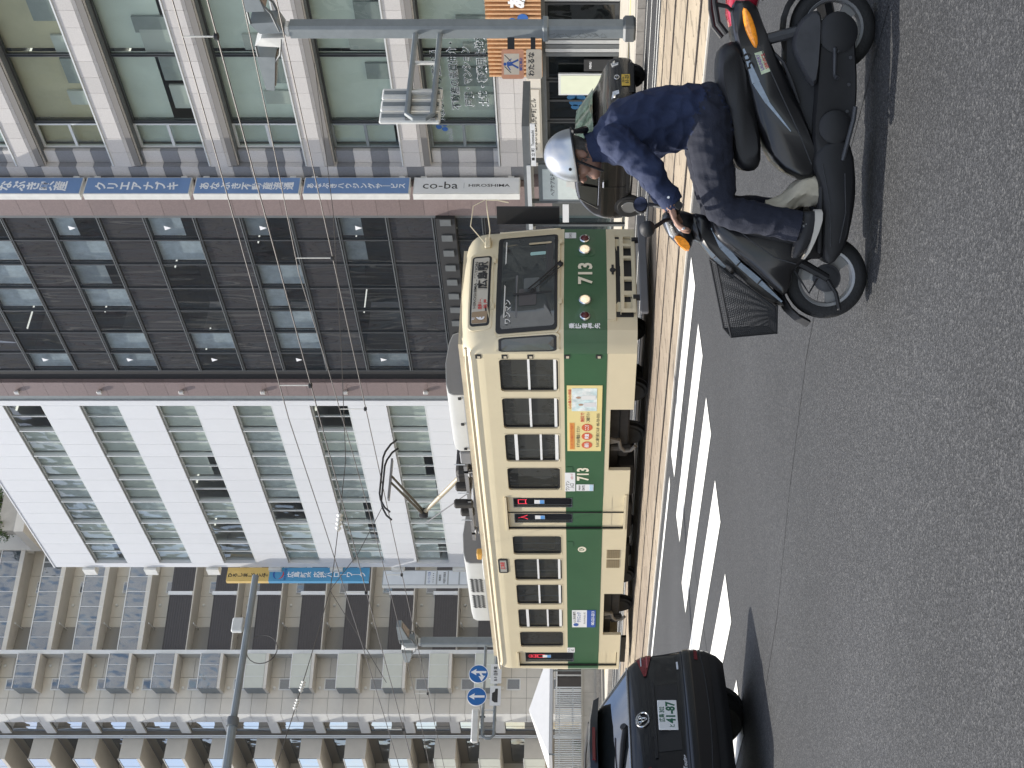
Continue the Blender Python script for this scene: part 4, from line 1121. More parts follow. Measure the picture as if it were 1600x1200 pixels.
# openings on the near side: (x0, x1, z0, z1)
WIN = [(-19.64, -18.67), (-20.81, -19.82), (-21.93, -20.97), (-22.96, -22.13), (-25.57, -24.76), (-26.73, -25.74), (-27.89, -26.91), (-29.07, -28.10), (-30.10, -29.26)]
WZ0, WZ1 = 1.72, 2.76
DOOR = (-24.50, -23.22, .44, 2.81)
RDOOR = (-31.19, -30.40, .44, 2.81)
CUT = [(-22.23, -20.19, .30, .80), (-29.44, -27.36, .30, .80)]
holes = [(a, c, WZ0, WZ1) for a, c in WIN] + [DOOR, RDOOR]
def side(u, z, d): return (u, YN + d, z)
def shell(name, z0, z1, mat, hs, roofrings=None):
    mb = MB(); rings = roofrings or [outline(z0), outline(z1)]
    n = len(rings[0])
    vs = [p for r in rings for p in r]; fs = []
    for k in range(len(rings) - 1):
        for i in range(n):
            if i == 0 and rings[k+1][0][2] <= 3.0: continue      # near side sheet is cut for doors and windows
            j = (i + 1) % n; fs.append((k*n+i, k*n+j, (k+1)*n+j, (k+1)*n+i))
    mb.add(vs, fs)
    if roofrings: mb.add(rings[-1], [tuple(range(n))])
    wall_holes(mb, XR, XF, z0, min(z1, 3.0), [(max(h[0], XR), min(h[1], XF), h[2], h[3]) for h in hs if h[2] < z1 and h[3] > z0], side, .07)
    return mb.build(name, mat, tram, True, 28)
low = shell('lower_body', .38, .89, m_cream, holes + CUT)
grn = shell('green_band', .89, 1.63, m_green, holes)
rings = [outline(1.63), outline(1.9), outline(2.4), outline(3.0), outline(3.12, .01, .02), outline(3.22, .04, .06), outline(3.30, .10, .12), outline(3.36, .20, .2), outline(3.41, .38, .32), outline(3.45, .8, .5)]
upp = shell('upper_body', 1.63, 3.0, m_cream, holes, rings)
b = MB(); b.box(XR + .1, XF - .1, YN + .28, YS - .28, 3.34, 3.455); b.build('roof_deck', m_roofc, tram)
b = MB(); b.tube([(XF + .12, YN + .03, 3.30), (XF - .3, YN - .012, 3.31), (XR + .2, YN - .012, 3.31), (XR - .1, YN + .04, 3.30)], .028, 6); b.build('gutter', m_cream, tram, True)
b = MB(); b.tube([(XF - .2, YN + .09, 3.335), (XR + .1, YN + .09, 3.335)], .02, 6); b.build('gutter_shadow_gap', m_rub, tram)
# interior
b = MB(); b.box(XR, XF, YN + .3, YS - .05, .86, .90); b.build('floor', m_int, tram)
b = MB(); wall_holes(b, XR, XF, .9, 3.2, [(a, c, WZ0, WZ1) for a, c in WIN], lambda u, z, d: (u, YS - .06 + d, z), .05); b.build('far_inner_wall', m_int, tram)
b = MB(); b.box(XR, XF, YN + .1, YS - .1, 3.05, 3.1); b.build('inner_ceiling', m_int, tram)
for i in range(9):
    x = -19.4 - i * 1.25
    b = MB(); b.cbox(x - .45, x + .45, YS - .65, YS - .1, 1.3, 1.38, .03); b.cbox(x - .45, x + .45, YS - .2, YS - .1, 1.38, 1.95, .03); b.build('seat', M('seat_moquette', (.05, .10, .07), .8), tram)
    b = MB(); b.tube([(x + .5, YN + .75, .9), (x + .5, YN + .75, 3.05)], .018, 6); b.build('hand_pole', m_alu, tram)
# windows
def frame(x0, x1, z0, z1, r, y, w, mat, parent, name='surround', d=.02):
    """ring that rounds off a square opening"""
    cx, cz = (x0+x1)/2, (z0+z1)/2
    out_ = rrect(x1 - x0, z1 - z0, .004, 4, cx, cz); inn = rrect(x1 - x0 - 2*w, z1 - z0 - 2*w, r, 4, cx, cz)
    n = len(out_); f = MB()
    f.add([(p[0], y, p[1]) for p in out_] + [(p[0], y, p[1]) for p in inn] + [(p[0], y + d, p[1]) for p in inn] , [(i, (i+1) % n, n + (i+1) % n, n + i) for i in range(n)] + [(n + i, n + (i+1) % n, 2*n + (i+1) % n, 2*n + i) for i in range(n)])
    return f.build(name, mat, parent)
for k, (a, c) in enumerate(WIN):
    fr = frame(a, c, WZ0, WZ1, .07, YN - .004, .012, m_cream, tram, 'window', .05)
    frame(a + .012, c - .012, WZ0 + .012, WZ1 - .012, .06, YN + .03, .03, m_rub, fr, 'seal', .02)
    piece('pane', g_veh, a, c, YN + .045, YN + .055, WZ0, WZ1, fr)
    if k in (0, 1, 5, 6):
        piece('sash_bar', m_sash, a + .03, c - .03, YN + .02, YN + .04, 2.225, 2.265, fr); piece('sash_bar', m_sash, a + .03, c - .03, YN + .02, YN + .04, 1.765, 1.815, fr)
    elif k in (2, 7):
        piece('sash_bar', m_sash, a + .03, c - .03, YN + .015, YN + .04, 2.51, 2.57, fr); piece('sash_bar', m_sash, a + .03, c - .03, YN + .02, YN + .04, 2.06, 2.10, fr); piece('sash_bar', m_sash, a + .03, c - .03, YN + .02, YN + .04, 1.755, 1.815, fr)
# doors
def leaf(x0, x1, z0, z1, gx0, gx1, gz0, gz1, led, parent):
    for za, zb_, mt in ((z0, .89, m_cream), (.89, 1.63, m_green), (1.63, z1, m_cream)):
        mb = MB(); wall_holes(mb, x0, x1, za, zb_, [(gx0, gx1, gz0, gz1)], lambda u, z, d: (u, YN + .05 + d, z), .03)
        d = mb.build('door_skin', mt, parent)
    fr = frame(gx0, gx1, gz0, gz1, .045, YN + .045, .012, m_chrome, parent, 'door_window', .02)
    b = MB(); b.box(gx0, gx1, YN + .075, YN + .085, gz0, gz1); b.build('door_glass', M('door_glass_dark', (.012, .012, .013), .08, spec=.6), fr)
    m_led = M('led_red', (.5, .03, .05), .4, emit=(1, .06, .10), estr=.55)
    for i, ch in enumerate(led): letters(ch, ((gx0+gx1)/2, YN + .070, gz1 - .19 - i * .2), (1, 0, 0), (0, 0, 1), .23, m_led, fr, .0, name='led_character', w=.17)
    s = piece('sticker', m_signw, (gx0+gx1)/2 - .07, (gx0+gx1)/2 + .07, YN + .066, YN + .072, gz1 - .62, gz1 - .42, fr); piece('sticker_blue', M('sticker_blue', (.12, .32, .65), .4), (gx0+gx1)/2 - .066, (gx0+gx1)/2 + .066, YN + .063, YN + .066, gz1 - .615, gz1 - .53, s)
    return fr
dr = MB(); dr.box(DOOR[0] - .02, DOOR[1] + .02, YN - .03, YN + .0, DOOR[3], DOOR[3] + .04); dro = dr.build('door', m_cream, tram)
leaf(-23.87, -23.235, .46, 2.80, -23.69, -23.33, 1.50, 2.68, '口', dro)
leaf(-24.49, -23.89, .46, 2.80, -24.30, -23.94, 1.50, 2.68, '入', dro)
piece('door_gap', m_rub, -23.888, -23.872, YN + .03, YN + .07, .46, 2.80, dro); piece('door_gap', m_rub, DOOR[0], DOOR[0] + .03, YN + .02, YN + .06, .44, 2.81, dro)
piece('step_edge', m_cream, DOOR[0], DOOR[1] + .1, YN - .02, YN + .02, .42, .46, dro)
dr = MB(); dr.box(RDOOR[0], RDOOR[1] + .02, YN - .03, YN, RDOOR[3], RDOOR[3] + .04); dro = dr.build('door', m_cream, tram)
leaf(-31.15, -30.42, .46, 2.80, -31.02, -30.5, 1.49, 2.66, '出口', dro)
piece('door_gap', m_rub, -31.19, -31.15, YN + .02, YN + .06, .44, 2.81, dro)
# side furniture: number, stickers, adverts, vents, rainstrip
letters('713', (-22.37, YN - .004, 1.28), (1, 0, 0), (0, 0, 1), .31, M('number_cream', (.75, .70, .55), .45), tram, .03, name='side_number', w=.46)
def sticker(x, z, w, h, mat=None, parent=None): return piece('sticker', mat or m_signw, x - w/2, x + w/2, YN - .005, YN - .001, z - h/2, z + h/2, parent or tram)
s1 = sticker(-22.78, 1.54, .42, .20); letters('ワンマン', (-22.78, YN - .007, 1.585), (1, 0, 0), (0, 0, 1), .09, m_txtk, s1, .01, w=.34); letters('入口', (-22.78, YN - .007, 1.50), (1, 0, 0), (0, 0, 1), .09, m_txtk, s1, .01)
s1 = sticker(-22.44, 1.54, .26, .20); letters('ICカード', (-22.44, YN - .007, 1.50), (1, 0, 0), (0, 0, 1), .06, m_txtr, s1, .01, w=.2)
s1 = sticker(-22.86, 1.25, .24, .34); letters('Astram', (-22.86, YN - .007, 1.36), (1, 0, 0), (0, 0, 1), .06, m_txtk, s1, .01, w=.18); letters('DAYS', (-22.86, YN - .007, 1.28), (1, 0, 0), (0, 0, 1), .07, m_txtk, s1, .02, w=.18); piece('sticker_band', M('sticker_sky', (.45, .62, .75), .4), -22.97, -22.75, YN - .008, YN - .005, 1.09, 1.16, s1)
s1 = sticker(-30.26, 1.55, .26, .18); letters('ワンマン', (-30.26, YN - .007, 1.585), (1, 0, 0), (0, 0, 1), .07, m_txtk, s1, .01, w=.2); letters('出口', (-30.26, YN - .007, 1.51), (1, 0, 0), (0, 0, 1), .07, m_txtk, s1, .01)
ad = piece('advert', M('advert_yellow', (.74, .62, .28), .45), -21.54, -19.44, YN - .008, YN - .002, .955, 1.585, tram)
piece('advert_photo', M('advert_photo', (.52, .66, .66), .5, var=.35, vs=5, col2=(.75, .78, .76), c2s=6), -20.22, -19.52, YN - .011, YN - .008, 1.05, 1.50, ad)
for x, hh, cl in ((-19.80, .36, (.72, .72, .70)), (-20.02, .30, (.66, .66, .66))):
    b = MB(); z0 = 1.07
    b.add([(x - .07, YN - .013, z0), (x + .07, YN - .013, z0), (x + .06, YN - .013, z0 + hh * .72), (x - .06, YN - .013, z0 + hh * .72)], [(0, 1, 2, 3)])
    b.build('printed_figure', M('print_figure%d' % int(hh * 100), cl, .5), ad)
    b = MB(); b.add([(x + .035*math.cos(i*.63), YN - .013, z0 + hh*.72 + .05 + .045*math.sin(i*.63)) for i in range(10)], [tuple(range(10))]); b.build('printed_head', M('print_skin', (.42, .28, .2), .5), ad)
pb = piece('advert_banner', M('advert_orange', (.70, .30, .07), .5), -21.48, -20.6, YN - .011, YN - .008, 1.45, 1.54, ad); letters('もしかしてその痛みひとりで悩まず', (-21.04, YN - .013, 1.495), (1, 0, 0), (0, 0, 1), .06, m_txtr, pb, .0, w=.8)
letters('心の痛みの相談', (-19.85, YN - .011, 1.53), (1, 0, 0), (0, 0, 1), .06, m_txtr, ad, .01, w=.6)
letters('まずはお電話ください', (-21.05, YN - .011, 1.38), (1, 0, 0), (0, 0, 1), .07, m_txtk, ad, .01, w=.7)
for i, tx in enumerate(('通院', '検査', 'こころ')):
    x = -21.33 + i * .29
    b = MB(); b.add([(x + .12*math.cos(k*math.pi/10), YN - .011, 1.22 + .10*math.sin(k*math.pi/10)) for k in range(20)], [tuple(range(20))]); o_ = b.build('advert_oval', M('advert_red', (.60, .12, .05), .5), ad)
    letters(tx, (x, YN - .013, 1.22), (1, 0, 0), (0, 0, 1), .085, m_txtw, o_, .02, w=.17)
letters('無料で', (-20.42, YN - .011, 1.30), (1, 0, 0), (0, 0, 1), .08, m_txtr, ad, .01, w=.3); letters('ご相談下さい', (-20.42, YN - .011, 1.20), (1, 0, 0), (0, 0, 1), .07, m_txtk, ad, .01, w=.32)
letters('もみじ銀行前ビル3F  082-720-5555', (-20.85, YN - .011, 1.02), (1, 0, 0), (0, 0, 1), .07, m_txtk, ad, .01, w=1.1)
ad = piece('advert', m_signw, -29.02, -28.15, YN - .008, YN - .002, 1.18, 1.52, tram); a2 = piece('advert_strip', M('advert_navy', (.02, .08, .35), .45), -29.02, -28.15, YN - .0085, YN - .002, .98, 1.18, ad)
letters('心と体の専門', (-28.5, YN - .011, 1.46), (1, 0, 0), (0, 0, 1), .07, m_txtk, ad, .01, w=.55); letters('クリニック', (-28.5, YN - .011, 1.36), (1, 0, 0), (0, 0, 1), .1, m_txtb, ad, .02, w=.5); letters('月火水木金土 祝', (-28.55, YN - .011, 1.23), (1, 0, 0), (0, 0, 1), .05, m_txtk, ad, .0, w=.6)
b = MB(); b.add([(-28.88 + .08*math.cos(k*math.pi/8), YN - .011, 1.43 + .06*math.sin(k*math.pi/8)) for k in range(16)], [tuple(range(16))]); b.build('advert_logo', m_txtb, ad)
letters('082-221-2213', (-28.55, YN - .011, 1.04), (1, 0, 0), (0, 0, 1), .09, m_txtw, a2, .02, w=.7)
for x0 in (-25.72, -26.14):
    v = piece('vent', M('vent_brown', (.30, .24, .14), .6), x0, x0 + .36, YN - .006, YN + .004, .50, .78, tram)
    for i in range(7): piece('vent_slat', M('vent_brown2', (.24, .19, .11), .6), x0 + .01, x0 + .35, YN - .012, YN - .006, .515 + i * .038, .535 + i * .038, v)
b = MB(); b.add([(-25.33 + .12*math.cos(k*math.pi/8), YN - .004, 1.3 + .09*math.sin(k*math.pi/8)) for k in range(16)], [tuple(range(16))]); em = b.build('emblem', M('number_cream', (.75, .70, .55), .45), tram)
letters('ひ', (-25.33, YN - .006, 1.3), (1, 0, 0), (0, 0, 1), .13, m_green, em, .03)
ds = frame(-26.02, -25.74, 2.93, 3.0, .03, YN - .003, .01, m_rub, tram, 'side_sign', .01) if False else None
b = MB(); b.prism(rrect(.62, .21, .05, 4, -26.05, 2.99), 'y', YN - .012, YN + .0); dsg = b.build('side_destination', m_rub, tram)
piece('side_destination_face', M('dest_grey', (.35, .34, .30), .4), -26.3, -25.8, YN - .016, YN - .012, 2.92, 3.06, dsg); letters('広島駅', (-26.02, YN - .018, 2.99), (1, 0, 0), (0, 0, 1), .11, m_txtr, dsg, .02, w=.32)
for z in (3.08, 2.63, 2.19, 1.56, 1.02):
    h = piece('corner_step', m_rub, -18.66, -18.55, YN - .006, YN + .004, z - .035, z + .065, tram); piece('step_rim', m_roofc, -18.645, -18.585, YN - .012, YN - .006, z - .02, z + .03, h)
for x, z in ((-22.2, 1.63), (-25.1, 1.63)): piece('handle_recess', m_green, x - .1, x + .1, YN - .008, YN + .002, z - .14, z - .02, tram)
piece('body_seam', m_green, XR, XF, YN - .0035, YN - .001, .886, .896, tram)
# ---- front
def front_patch(name, poly, off, mat, parent, thick=.0, nsub=1):
    """panel laid on the curved nose; poly in (y, z)"""
    cy = sum(p[0] for p in poly) / len(poly); cz = sum(p[1] for p in poly) / len(poly); n = len(poly)
    mb = MB(); V = []; F = []
    for f_ in (1.0, .66, .33):
        V += [(nose_x(cy + (p[0]-cy)*f_, cz + (p[1]-cz)*f_) + off, cy + (p[0]-cy)*f_, cz + (p[1]-cz)*f_) for p in poly]
    V.append((nose_x(cy, cz) + off, cy, cz))
    for k in range(2):
        for i in range(n): F.append((k*n+i, k*n+(i+1) % n, (k+1)*n+(i+1) % n, (k+1)*n+i))
    for i in range(n): F.append((2*n+i, 2*n+(i+1) % n, 3*n))
    if thick:
        o = len(V); V += [(nose_x(*p) + off - thick, p[0], p[1]) for p in poly]
        for i in range(n): F.append((i, (i+1) % n, o+(i+1) % n, o+i))
    mb.add(V, F)
    return mb.build(name, mat, parent, True, 40)
def rr_poly(y0, y1, z0, z1, r, n=5): return rrect(y1 - y0, z1 - z0, r, n, (y0+y1)/2, (z0+z1)/2)
def densify(poly, m=4):
    out_ = []
    for p, q in zip(poly, poly[1:] + poly[:1]):
        L = math.hypot(q[0]-p[0], q[1]-p[1]); k = max(1, int(L / .2))
        out_ += [(p[0] + (q[0]-p[0])*i/k, p[1] + (q[1]-p[1])*i/k) for i in range(k)]
    return out_
wsf = front_patch('windscreen_surround', densify(rr_poly(14.26, 16.44, 1.70, 2.82, .09)), .022, m_cream, tram, .03)
wsr = front_patch('windscreen_rubber', densify(rr_poly(14.30, 16.40, 1.74, 2.79, .07)), .030, m_rub, wsf, .01)
m_ws = M('windscreen_glass', (.042, .046, .043), .03, spec=.9, var=.6, vs=1.6)
ws = front_patch('windscreen', densify(rr_poly(14.37, 16.34, 1.79, 2.71, .05)), .036, m_ws, wsf, .004)
piece('sun_strip', m_signedge, nose_x(15.3, 2.66) + .028, nose_x(15.3, 2.66) + .031, 14.5, 16.2, 2.635, 2.655, ws)
letters('ワンマン', (nose_x(14.66, 2.58) + .05, 14.66, 2.58), (.2, 1, 0), (-.13, 0, 1), .12, m_signedge, ws, .02, w=.46)
for y0, y1, z0, z1, cl in ((15.85, 15.93, 1.95, 2.22, (.33, .52, .50)), (16.12, 16.17, 1.85, 2.25, (.5, .42, .28)), (15.0, 15.32, 2.05, 2.32, (.10, .11, .11)), (14.75, 15.1, 2.1, 2.4, (.075, .07, .07)), (14.55, 15.4, 2.42, 2.46, (.12, .12, .12)), (15.35, 16.2, 1.8, 1.95, (.05, .05, .05))):
    front_patch('cab_fitting', rr_poly(y0, y1, z0, z1, .02, 2), .039, M('cab%d' % int(cl[0]*1000), cl, .5), ws)
# corner windows (chamfers)
for sy, lab in ((YN, 0), (YS, 1)):
    sg_ = 1 if lab == 0 else -1
    def cp(u, z, off):
        a = Vector((XF - .0, sy)); c2 = Vector((-18.13 - lean(z), sy + sg_ * .2)); p = a + (c2 - a) * u; nrm = Vector((.447, -.894 * sg_))
        bul = .028 * math.sin(math.pi * min(1, max(0, u)))
        p = p + nrm * (off + bul)
        return (p.x, p.y, z)
    def cpatch(name, u0, u1, z0, z1, r, off, mat, par):
        pl2 = rrect(u1 - u0, z1 - z0, r, 5, (u0+u1)/2, (z0+z1)/2)
        pl2 = [((p[0]-(u0+u1)/2) + (u0+u1)/2, p[1]) for p in pl2]
        mb = MB(); n = len(pl2); V = [cp(p[0], p[1], off) for p in pl2] + [cp((u0+u1)/2, z, off) for z in (z0 + .1, (z0+z1)/2, z1 - .1)] + [cp(p[0], p[1], off - .03) for p in pl2]
        F = []
        for i in range(n):
            zz = (pl2[i][1] + pl2[(i+1) % n][1]) / 2; c3 = n + (0 if zz < z0 + .2 else 2 if zz > z1 - .2 else 1)
            F.append((i, (i+1) % n, c3)); F.append((i, (i+1) % n, n + 3 + (i+1) % n, n + 3 + i))
        for i in range(n):
            a = n + (0 if (pl2[i-1][1] + pl2[i][1]) / 2 < z0 + .2 else 2 if (pl2[i-1][1] + pl2[i][1]) / 2 > z1 - .2 else 1)
            c3 = n + (0 if (pl2[i][1] + pl2[(i+1) % n][1]) / 2 < z0 + .2 else 2 if (pl2[i][1] + pl2[(i+1) % n][1]) / 2 > z1 - .2 else 1)
            if a != c3: F.append((i, a, c3))
        mb.add(V, F); return mb.build(name, mat, par)
    cw = cpatch('corner_window', .10, .93, 1.70, 2.79, .12, .025, m_cream, tram)
    cpatch('corner_seal', .16, .87, 1.75, 2.74, .1, .030, m_rub, cw)
    cpatch('corner_glass', .22, .81, 1.80, 2.69, .08, .034, m_ws, cw)
# destination box
db = front_patch('destination_surround', densify(rr_poly(14.40, 16.02, 2.86, 3.27, .09)), .012, m_cream, tram, .02)
db = front_patch('destination_box', densify(rr_poly(14.47, 15.95, 2.90, 3.24, .06)), .018, m_rub, tram, .01)
dbf = front_patch('destination_blind', densify(rr_poly(14.51, 15.91, 2.94, 3.21, .03)), .023, M('dest_blind', (.50, .47, .40), .45), db)
def ft(body, y, z, h, mat, w, par, bold=.02, off=.028): return letters(body, (nose_x(y, z) + off, y, z), (.001, 1, 0), (-.13, 0, 1), h, mat, par, bold, w=w)
front_patch('route_field', rr_poly(14.515, 14.72, 2.94, 3.205, .02, 2), .026, M('route_brown', (.28, .20, .12), .5), db)
ft('6', 14.61, 3.05, .20, m_txtw, .11, dbf, .03, .03); ft('号線', 14.61, 3.17, .06, m_txtw, .09, dbf, .01, .03)
ft('HIROSHIMA STATION', 15.28, 3.16, .07, m_txtk, 1.05, dbf, .01); ft('広島駅', 15.48, 3.03, .19, m_txtk, .62, dbf, .03); ft('原爆ドーム前', 14.92, 3.06, .08, m_txtr, .34, dbf, .02); ft('紙 屋 町', 14.92, 2.97, .07, m_txtr, .32, dbf, .02)
# lamps
for y in (14.82, 15.95):
    b = MB(); b.lathe([(.105, 0), (.105, .05), (.088, .06), (.085, .045)], (nose_x(y, 1.27) - .005, y, 1.27), (1, 0, 0), 24); h = b.build('headlight', m_chrome, tram, True)
    b = MB(); b.lathe([(.086, .0), (.08, .022), (.045, .042), (.0, .05)], (nose_x(y, 1.27) + .028, y, 1.27), (1, 0, 0), 24); b.build('headlight_lens', m_lens, h, True)
for y in (14.53, 16.24):
    b = MB(); b.lathe([(.09, 0), (.09, .05), (.07, .06), (.068, .045)], (nose_x(y, 1.27) - .008, y, 1.27), (1, 0, 0), 24); h = b.build('tail_lamp', m_chrome, tram, True)
    b = MB(); b.lathe([(.07, .0), (.06, .03), (.03, .045), (.0, .05)], (nose_x(y, 1.27) + .03, y, 1.27), (1, 0, 0), 24); b.build('tail_lens', m_redl, h, True)
for y in (14.68, 16.08): front_patch('lamp_panel', densify(rr_poly(y - .27, y + .27, 1.09, 1.44, .07)), .006, m_green, tram, .012)
letters('713', (nose_x(15.4, 1.29) + .012, 15.39, 1.25), (0, 1, 0), (0, 0, 1), .33, M('number_cream', (.75, .70, .55), .45), tram, .03, name='front_number', w=.48)
letters('乗降者優先', (nose_x(14.36, 1.3) + .012, 14.37, 1.27), (.3, 1, 0), (0, 0, 1), .10, m_txtw, tram, .03, vertical=True, step=1.08)
stk = front_patch('sticker', rr_poly(16.28, 16.47, 1.42, 1.62, .01, 1), .012, m_signw, tram); letters('DAYS', (nose_x(16.37, 1.5) + .016, 16.37, 1.52), (-.3, 1, 0), (0, 0, 1), .06, m_txtk, stk, .01, w=.14)
# lower front: apron with coupler opening, fender board
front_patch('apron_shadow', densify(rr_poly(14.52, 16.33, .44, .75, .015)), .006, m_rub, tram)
ap = front_patch('apron_lip', densify(rr_poly(14.46, 16.40, .74, .88, .01)), .05, m_cream, tram, .06)
bm_ = [(14.55, .40), (16.28, .40), (16.28, .66), (14.55, .66)]
b = MB()
slots = [(14.62, 14.88), (14.96, 15.2), (15.26, 15.68), (15.74, 15.98), (16.04, 16.24)]
wall_holes(b, 14.55, 16.29, .40, .66, [(y0, y1, .465, .60) for y0, y1 in slots], lambda u, z, d: (nose_x(u, z) + .09 - d, u, z), .06)
b.box(nose_x(15, .5) - .05, nose_x(15, .5) + .03, 14.55, 16.29, .655, .665)
b.build('bumper_beam', m_cream, tram)
b = MB(); b.cbox(-17.86, -17.78, 14.42, 16.62, .20, .34, .015); b.build('lifeguard_board', m_bump, tram)
for y in (14.8, 16.1): piece('board_hanger', m_rub, -17.95, -17.86, y, y + .06, .25, .45, tram)
b = MB(); b.lathe([(.05, 0), (.05, .012), (.03, .012)], (nose_x(15.43, .79) + .05, 15.43, .79), (1, 0, 0), 16); b.build('coupler_pin', m_rub, tram)
piece('lifting_slot', m_rub, nose_x(15.43, .8) + .051, nose_x(15.43, .8) + .056, 15.33, 15.55, .77, .81, tram)
# wipers
b = MB(); x0 = nose_x(15.45, 1.75) + .06
b.tube([(x0 + .02, 15.62, 1.69), (x0 - .02, 15.3, 1.98), (x0 - .06, 15.05, 2.24)], .012, 6); b.tube([(x0 + .02, 15.52, 1.66), (x0 - .02, 15.22, 1.96), (x0 - .06, 15.0, 2.2)], .009, 6); b.build('wiper_arm', m_rub, tram)
b = MB(); b.tube([(nose_x(15, 2.42) + .055, 14.98, 2.50), (nose_x(15, 2.0) + .055, 15.0, 1.84)], .016, 6); b.build('wiper_blade', m_rub, tram)
b = MB(); b.lathe([(.045, 0), (.05, .03), (.02, .06)], (nose_x(15.6, 1.69) + .01, 15.6, 1.69), (1, 0, 0), 12); b.build('wiper_hub', m_rub, tram)
for y, z in ((14.75, 2.84), (15.75, 2.84), (14.75, 1.68), (16.1, 1.68)): piece('hinge', m_cream, nose_x(y, z) + .02, nose_x(y, z) + .055, y, y + .1, z - .02, z + .03, tram)
# mirror arm at the far front corner
b = MB(); b.tube([(-18.2, 16.2, 2.98), (-18.0, 16.45, 2.95), (-17.8, 16.75, 3.0), (-17.7, 16.9, 3.02), (-17.7, 16.9, 2.82), (-17.72, 16.86, 2.62)], .012, 6)
b.tube([(-18.15, 16.25, 3.02), (-18.0, 16.55, 3.3), (-17.8, 16.85, 3.25), (-17.72, 16.92, 3.05)], .010, 6); b.build('mirror_arm', m_cream, tram, True)
b = MB(); b.cbox(-18.3, -18.1, 16.16, 16.40, 2.93, 3.04, .02); b.build('mirror_mount', m_cream, tram)
b = MB(); b.prism([(-18.28, 16.86), (-17.95, 16.95), (-17.93, 16.97), (-18.28, 16.9)], 'z', 1.72, 2.85); b.build('folded_door_mirror', m_rub, tram)
b = MB(); b.tube([(-18.3, YS + .1, .55), (-18.3, YS + .1, 1.75)], .015, 6); b.build('hand_rail', m_rub, tram)
# ---- underframe: bogies, pipes, gear
for xc in (-21.2, -28.4):
    bg_ = MB(); bg_.cbox(xc - 1.05, xc + 1.05, YN + .32, YN + .44, .42, .62, .03); fr = bg_.build('bogie', m_und, tram)
    for dx in (-.72, .72):
        for yy in (YN + .58, YS - .72):
            w = MB(); w.lathe([(.06, 0), (.26, .0), (.28, .03), (.33, .04), (.33, .11), (.36, .12), (.36, .14), (.06, .14)], (xc + dx, yy, TZ + .33), (0, 1, 0), 28); w.build('wheel', m_und, fr, True)
        ax = MB(); ax.cbox(xc + dx - .12, xc + dx + .12, YN + .26, YN + .36, .36, .56, .03); ax.build('axle_box', m_und, fr)
        sp = MB(); sp.lathe([(.07, 0), (.07, .2)], (xc + dx, YN + .33, .56), (0, 0, 1), 12); sp.build('spring', M('spring_grey', (.10, .09, .08), .6), fr)
    sd = MB(); sd.tube([(xc - .25, YN + .2, .62), (xc - .5, YN + .18, .58), (xc - .62, YN + .18, .5), (xc - .60, YN + .18, .38), (xc - .45, YN + .18, .30)], .035, 8); sd.build('sand_pipe', M('pipe_grey', (.20, .18, .15), .6), fr)
    br = MB(); br.prism([(xc - .3, .78), (xc - .12, .78), (xc - .2, .6), (xc - .24, .6)], 'y', YN + .12, YN + .16); br.build('bracket', M('pipe_grey', (.20, .18, .15), .6), fr)
b = MB()
b.box(XR + .1, XF - .1, YN + .35, YS - .35, .62, .86); b.build('underframe', m_und, tram)
for x0, x1 in ((-23.6, -22.5), (-25.3, -23.9), (-26.9, -25.6)):
    b = MB(); b.cbox(x0, x1, YN + .25, YN + .9, .28, .62, .04); b.build('equipment_case', m_und, tram)
b = MB(); b.box(-31.6, -30.2, YN + .3, YN + .36, .22, .34); b.build('rear_board', m_rub, tram)
# ---- roof: two air-conditioners, controller box, insulators, pantograph
def aircon(x0, x1, y0, y1, zt, grille):
    n = 10
    prof = [(y0, 3.44), (y0, zt - .16), (y0 + .05, zt - .07), (y0 + .25, zt - .01), ((y0+y1)/2, zt + .03), (y1 - .25, zt - .01), (y1 - .05, zt - .07), (y1, zt - .16), (y1, 3.44)]
    b = MB(); b.prism(prof, 'x', x0, x1); a = b.build('air_conditioner', m_acg, tram, True, 30)
    ins = [(p[0] + (.02 if p[0] < (y0+y1)/2 else -.02 if p[0] > (y0+y1)/2 else 0), p[1] - .015 if p[1] > 3.5 else p[1] + .02) for p in prof]
    b = MB(); b.prism(ins, 'x', x1 - .005, x1 + .012); b.build('aircon_end', m_acd, a)
    b = MB(); b.prism(ins, 'x', x0 - .012, x0 + .005); b.build('aircon_end', m_acd, a)
    for z in (3.52,): piece('seam', m_wjoint, x0 + .05, x1 - .05, y0 - .004, y0 + .002, z - .006, z + .006, a)
    if grille:
        L = x1 - x0
        for gx in (x0 + .24*L, x0 + .52*L):
            for i in range(12):
                for j in range(3):
                    piece('louvre', m_rub, gx + i*.055, gx + i*.055 + .03, y0 - .006, y0 + .002, 3.56 + j*.1 + (i % 2)*.025, 3.63 + j*.1 + (i % 2)*.025, a)
    else:
        for i in range(3): piece('latch', m_rub, x1 - .12 - i*.85, x1 - .06 - i*.85, y0 - .02, y0 + .002, 3.56, 3.62, a)
    return a
aircon(-22.5, -20.62, 14.72, 16.2, 3.86, False)
aircon(-29.95, -27.1, 14.72, 16.2, 3.97, True)
b = MB(); b.cbox(-22.95, -22.55, 14.7, 15.0, 3.5, 3.72, .02); b.build('controller_box', m_acd, tram)
b = MB(); b.tube([(-22.9, 14.75, 3.6), (-23.05, 14.72, 3.45), (-23.3, 14.75, 3.42), (-23.5, 14.85, 3.6)], .022, 6); b.build('cable', m_rub, tram)
for x in (-23.6, -25.9):
    for y in (14.9, 16.0):
        b = MB(); b.lathe([(.05, 0), (.09, .03), (.05, .06), (.09, .09), (.05, .12), (.09, .15), (.05, .18)], (x, y, 3.45), (0, 0, 1), 12); b.build('roof_insulator', m_acd, tram, True)
pg = MB()
for y in (14.9, 16.0): pg.box(-26.3, -23.3, y - .04, y + .04, 3.63, 3.70)
for x in (-23.5, -24.6, -26.0): pg.box(x - .04, x + .04, 14.86, 16.04, 3.63, 3.70)
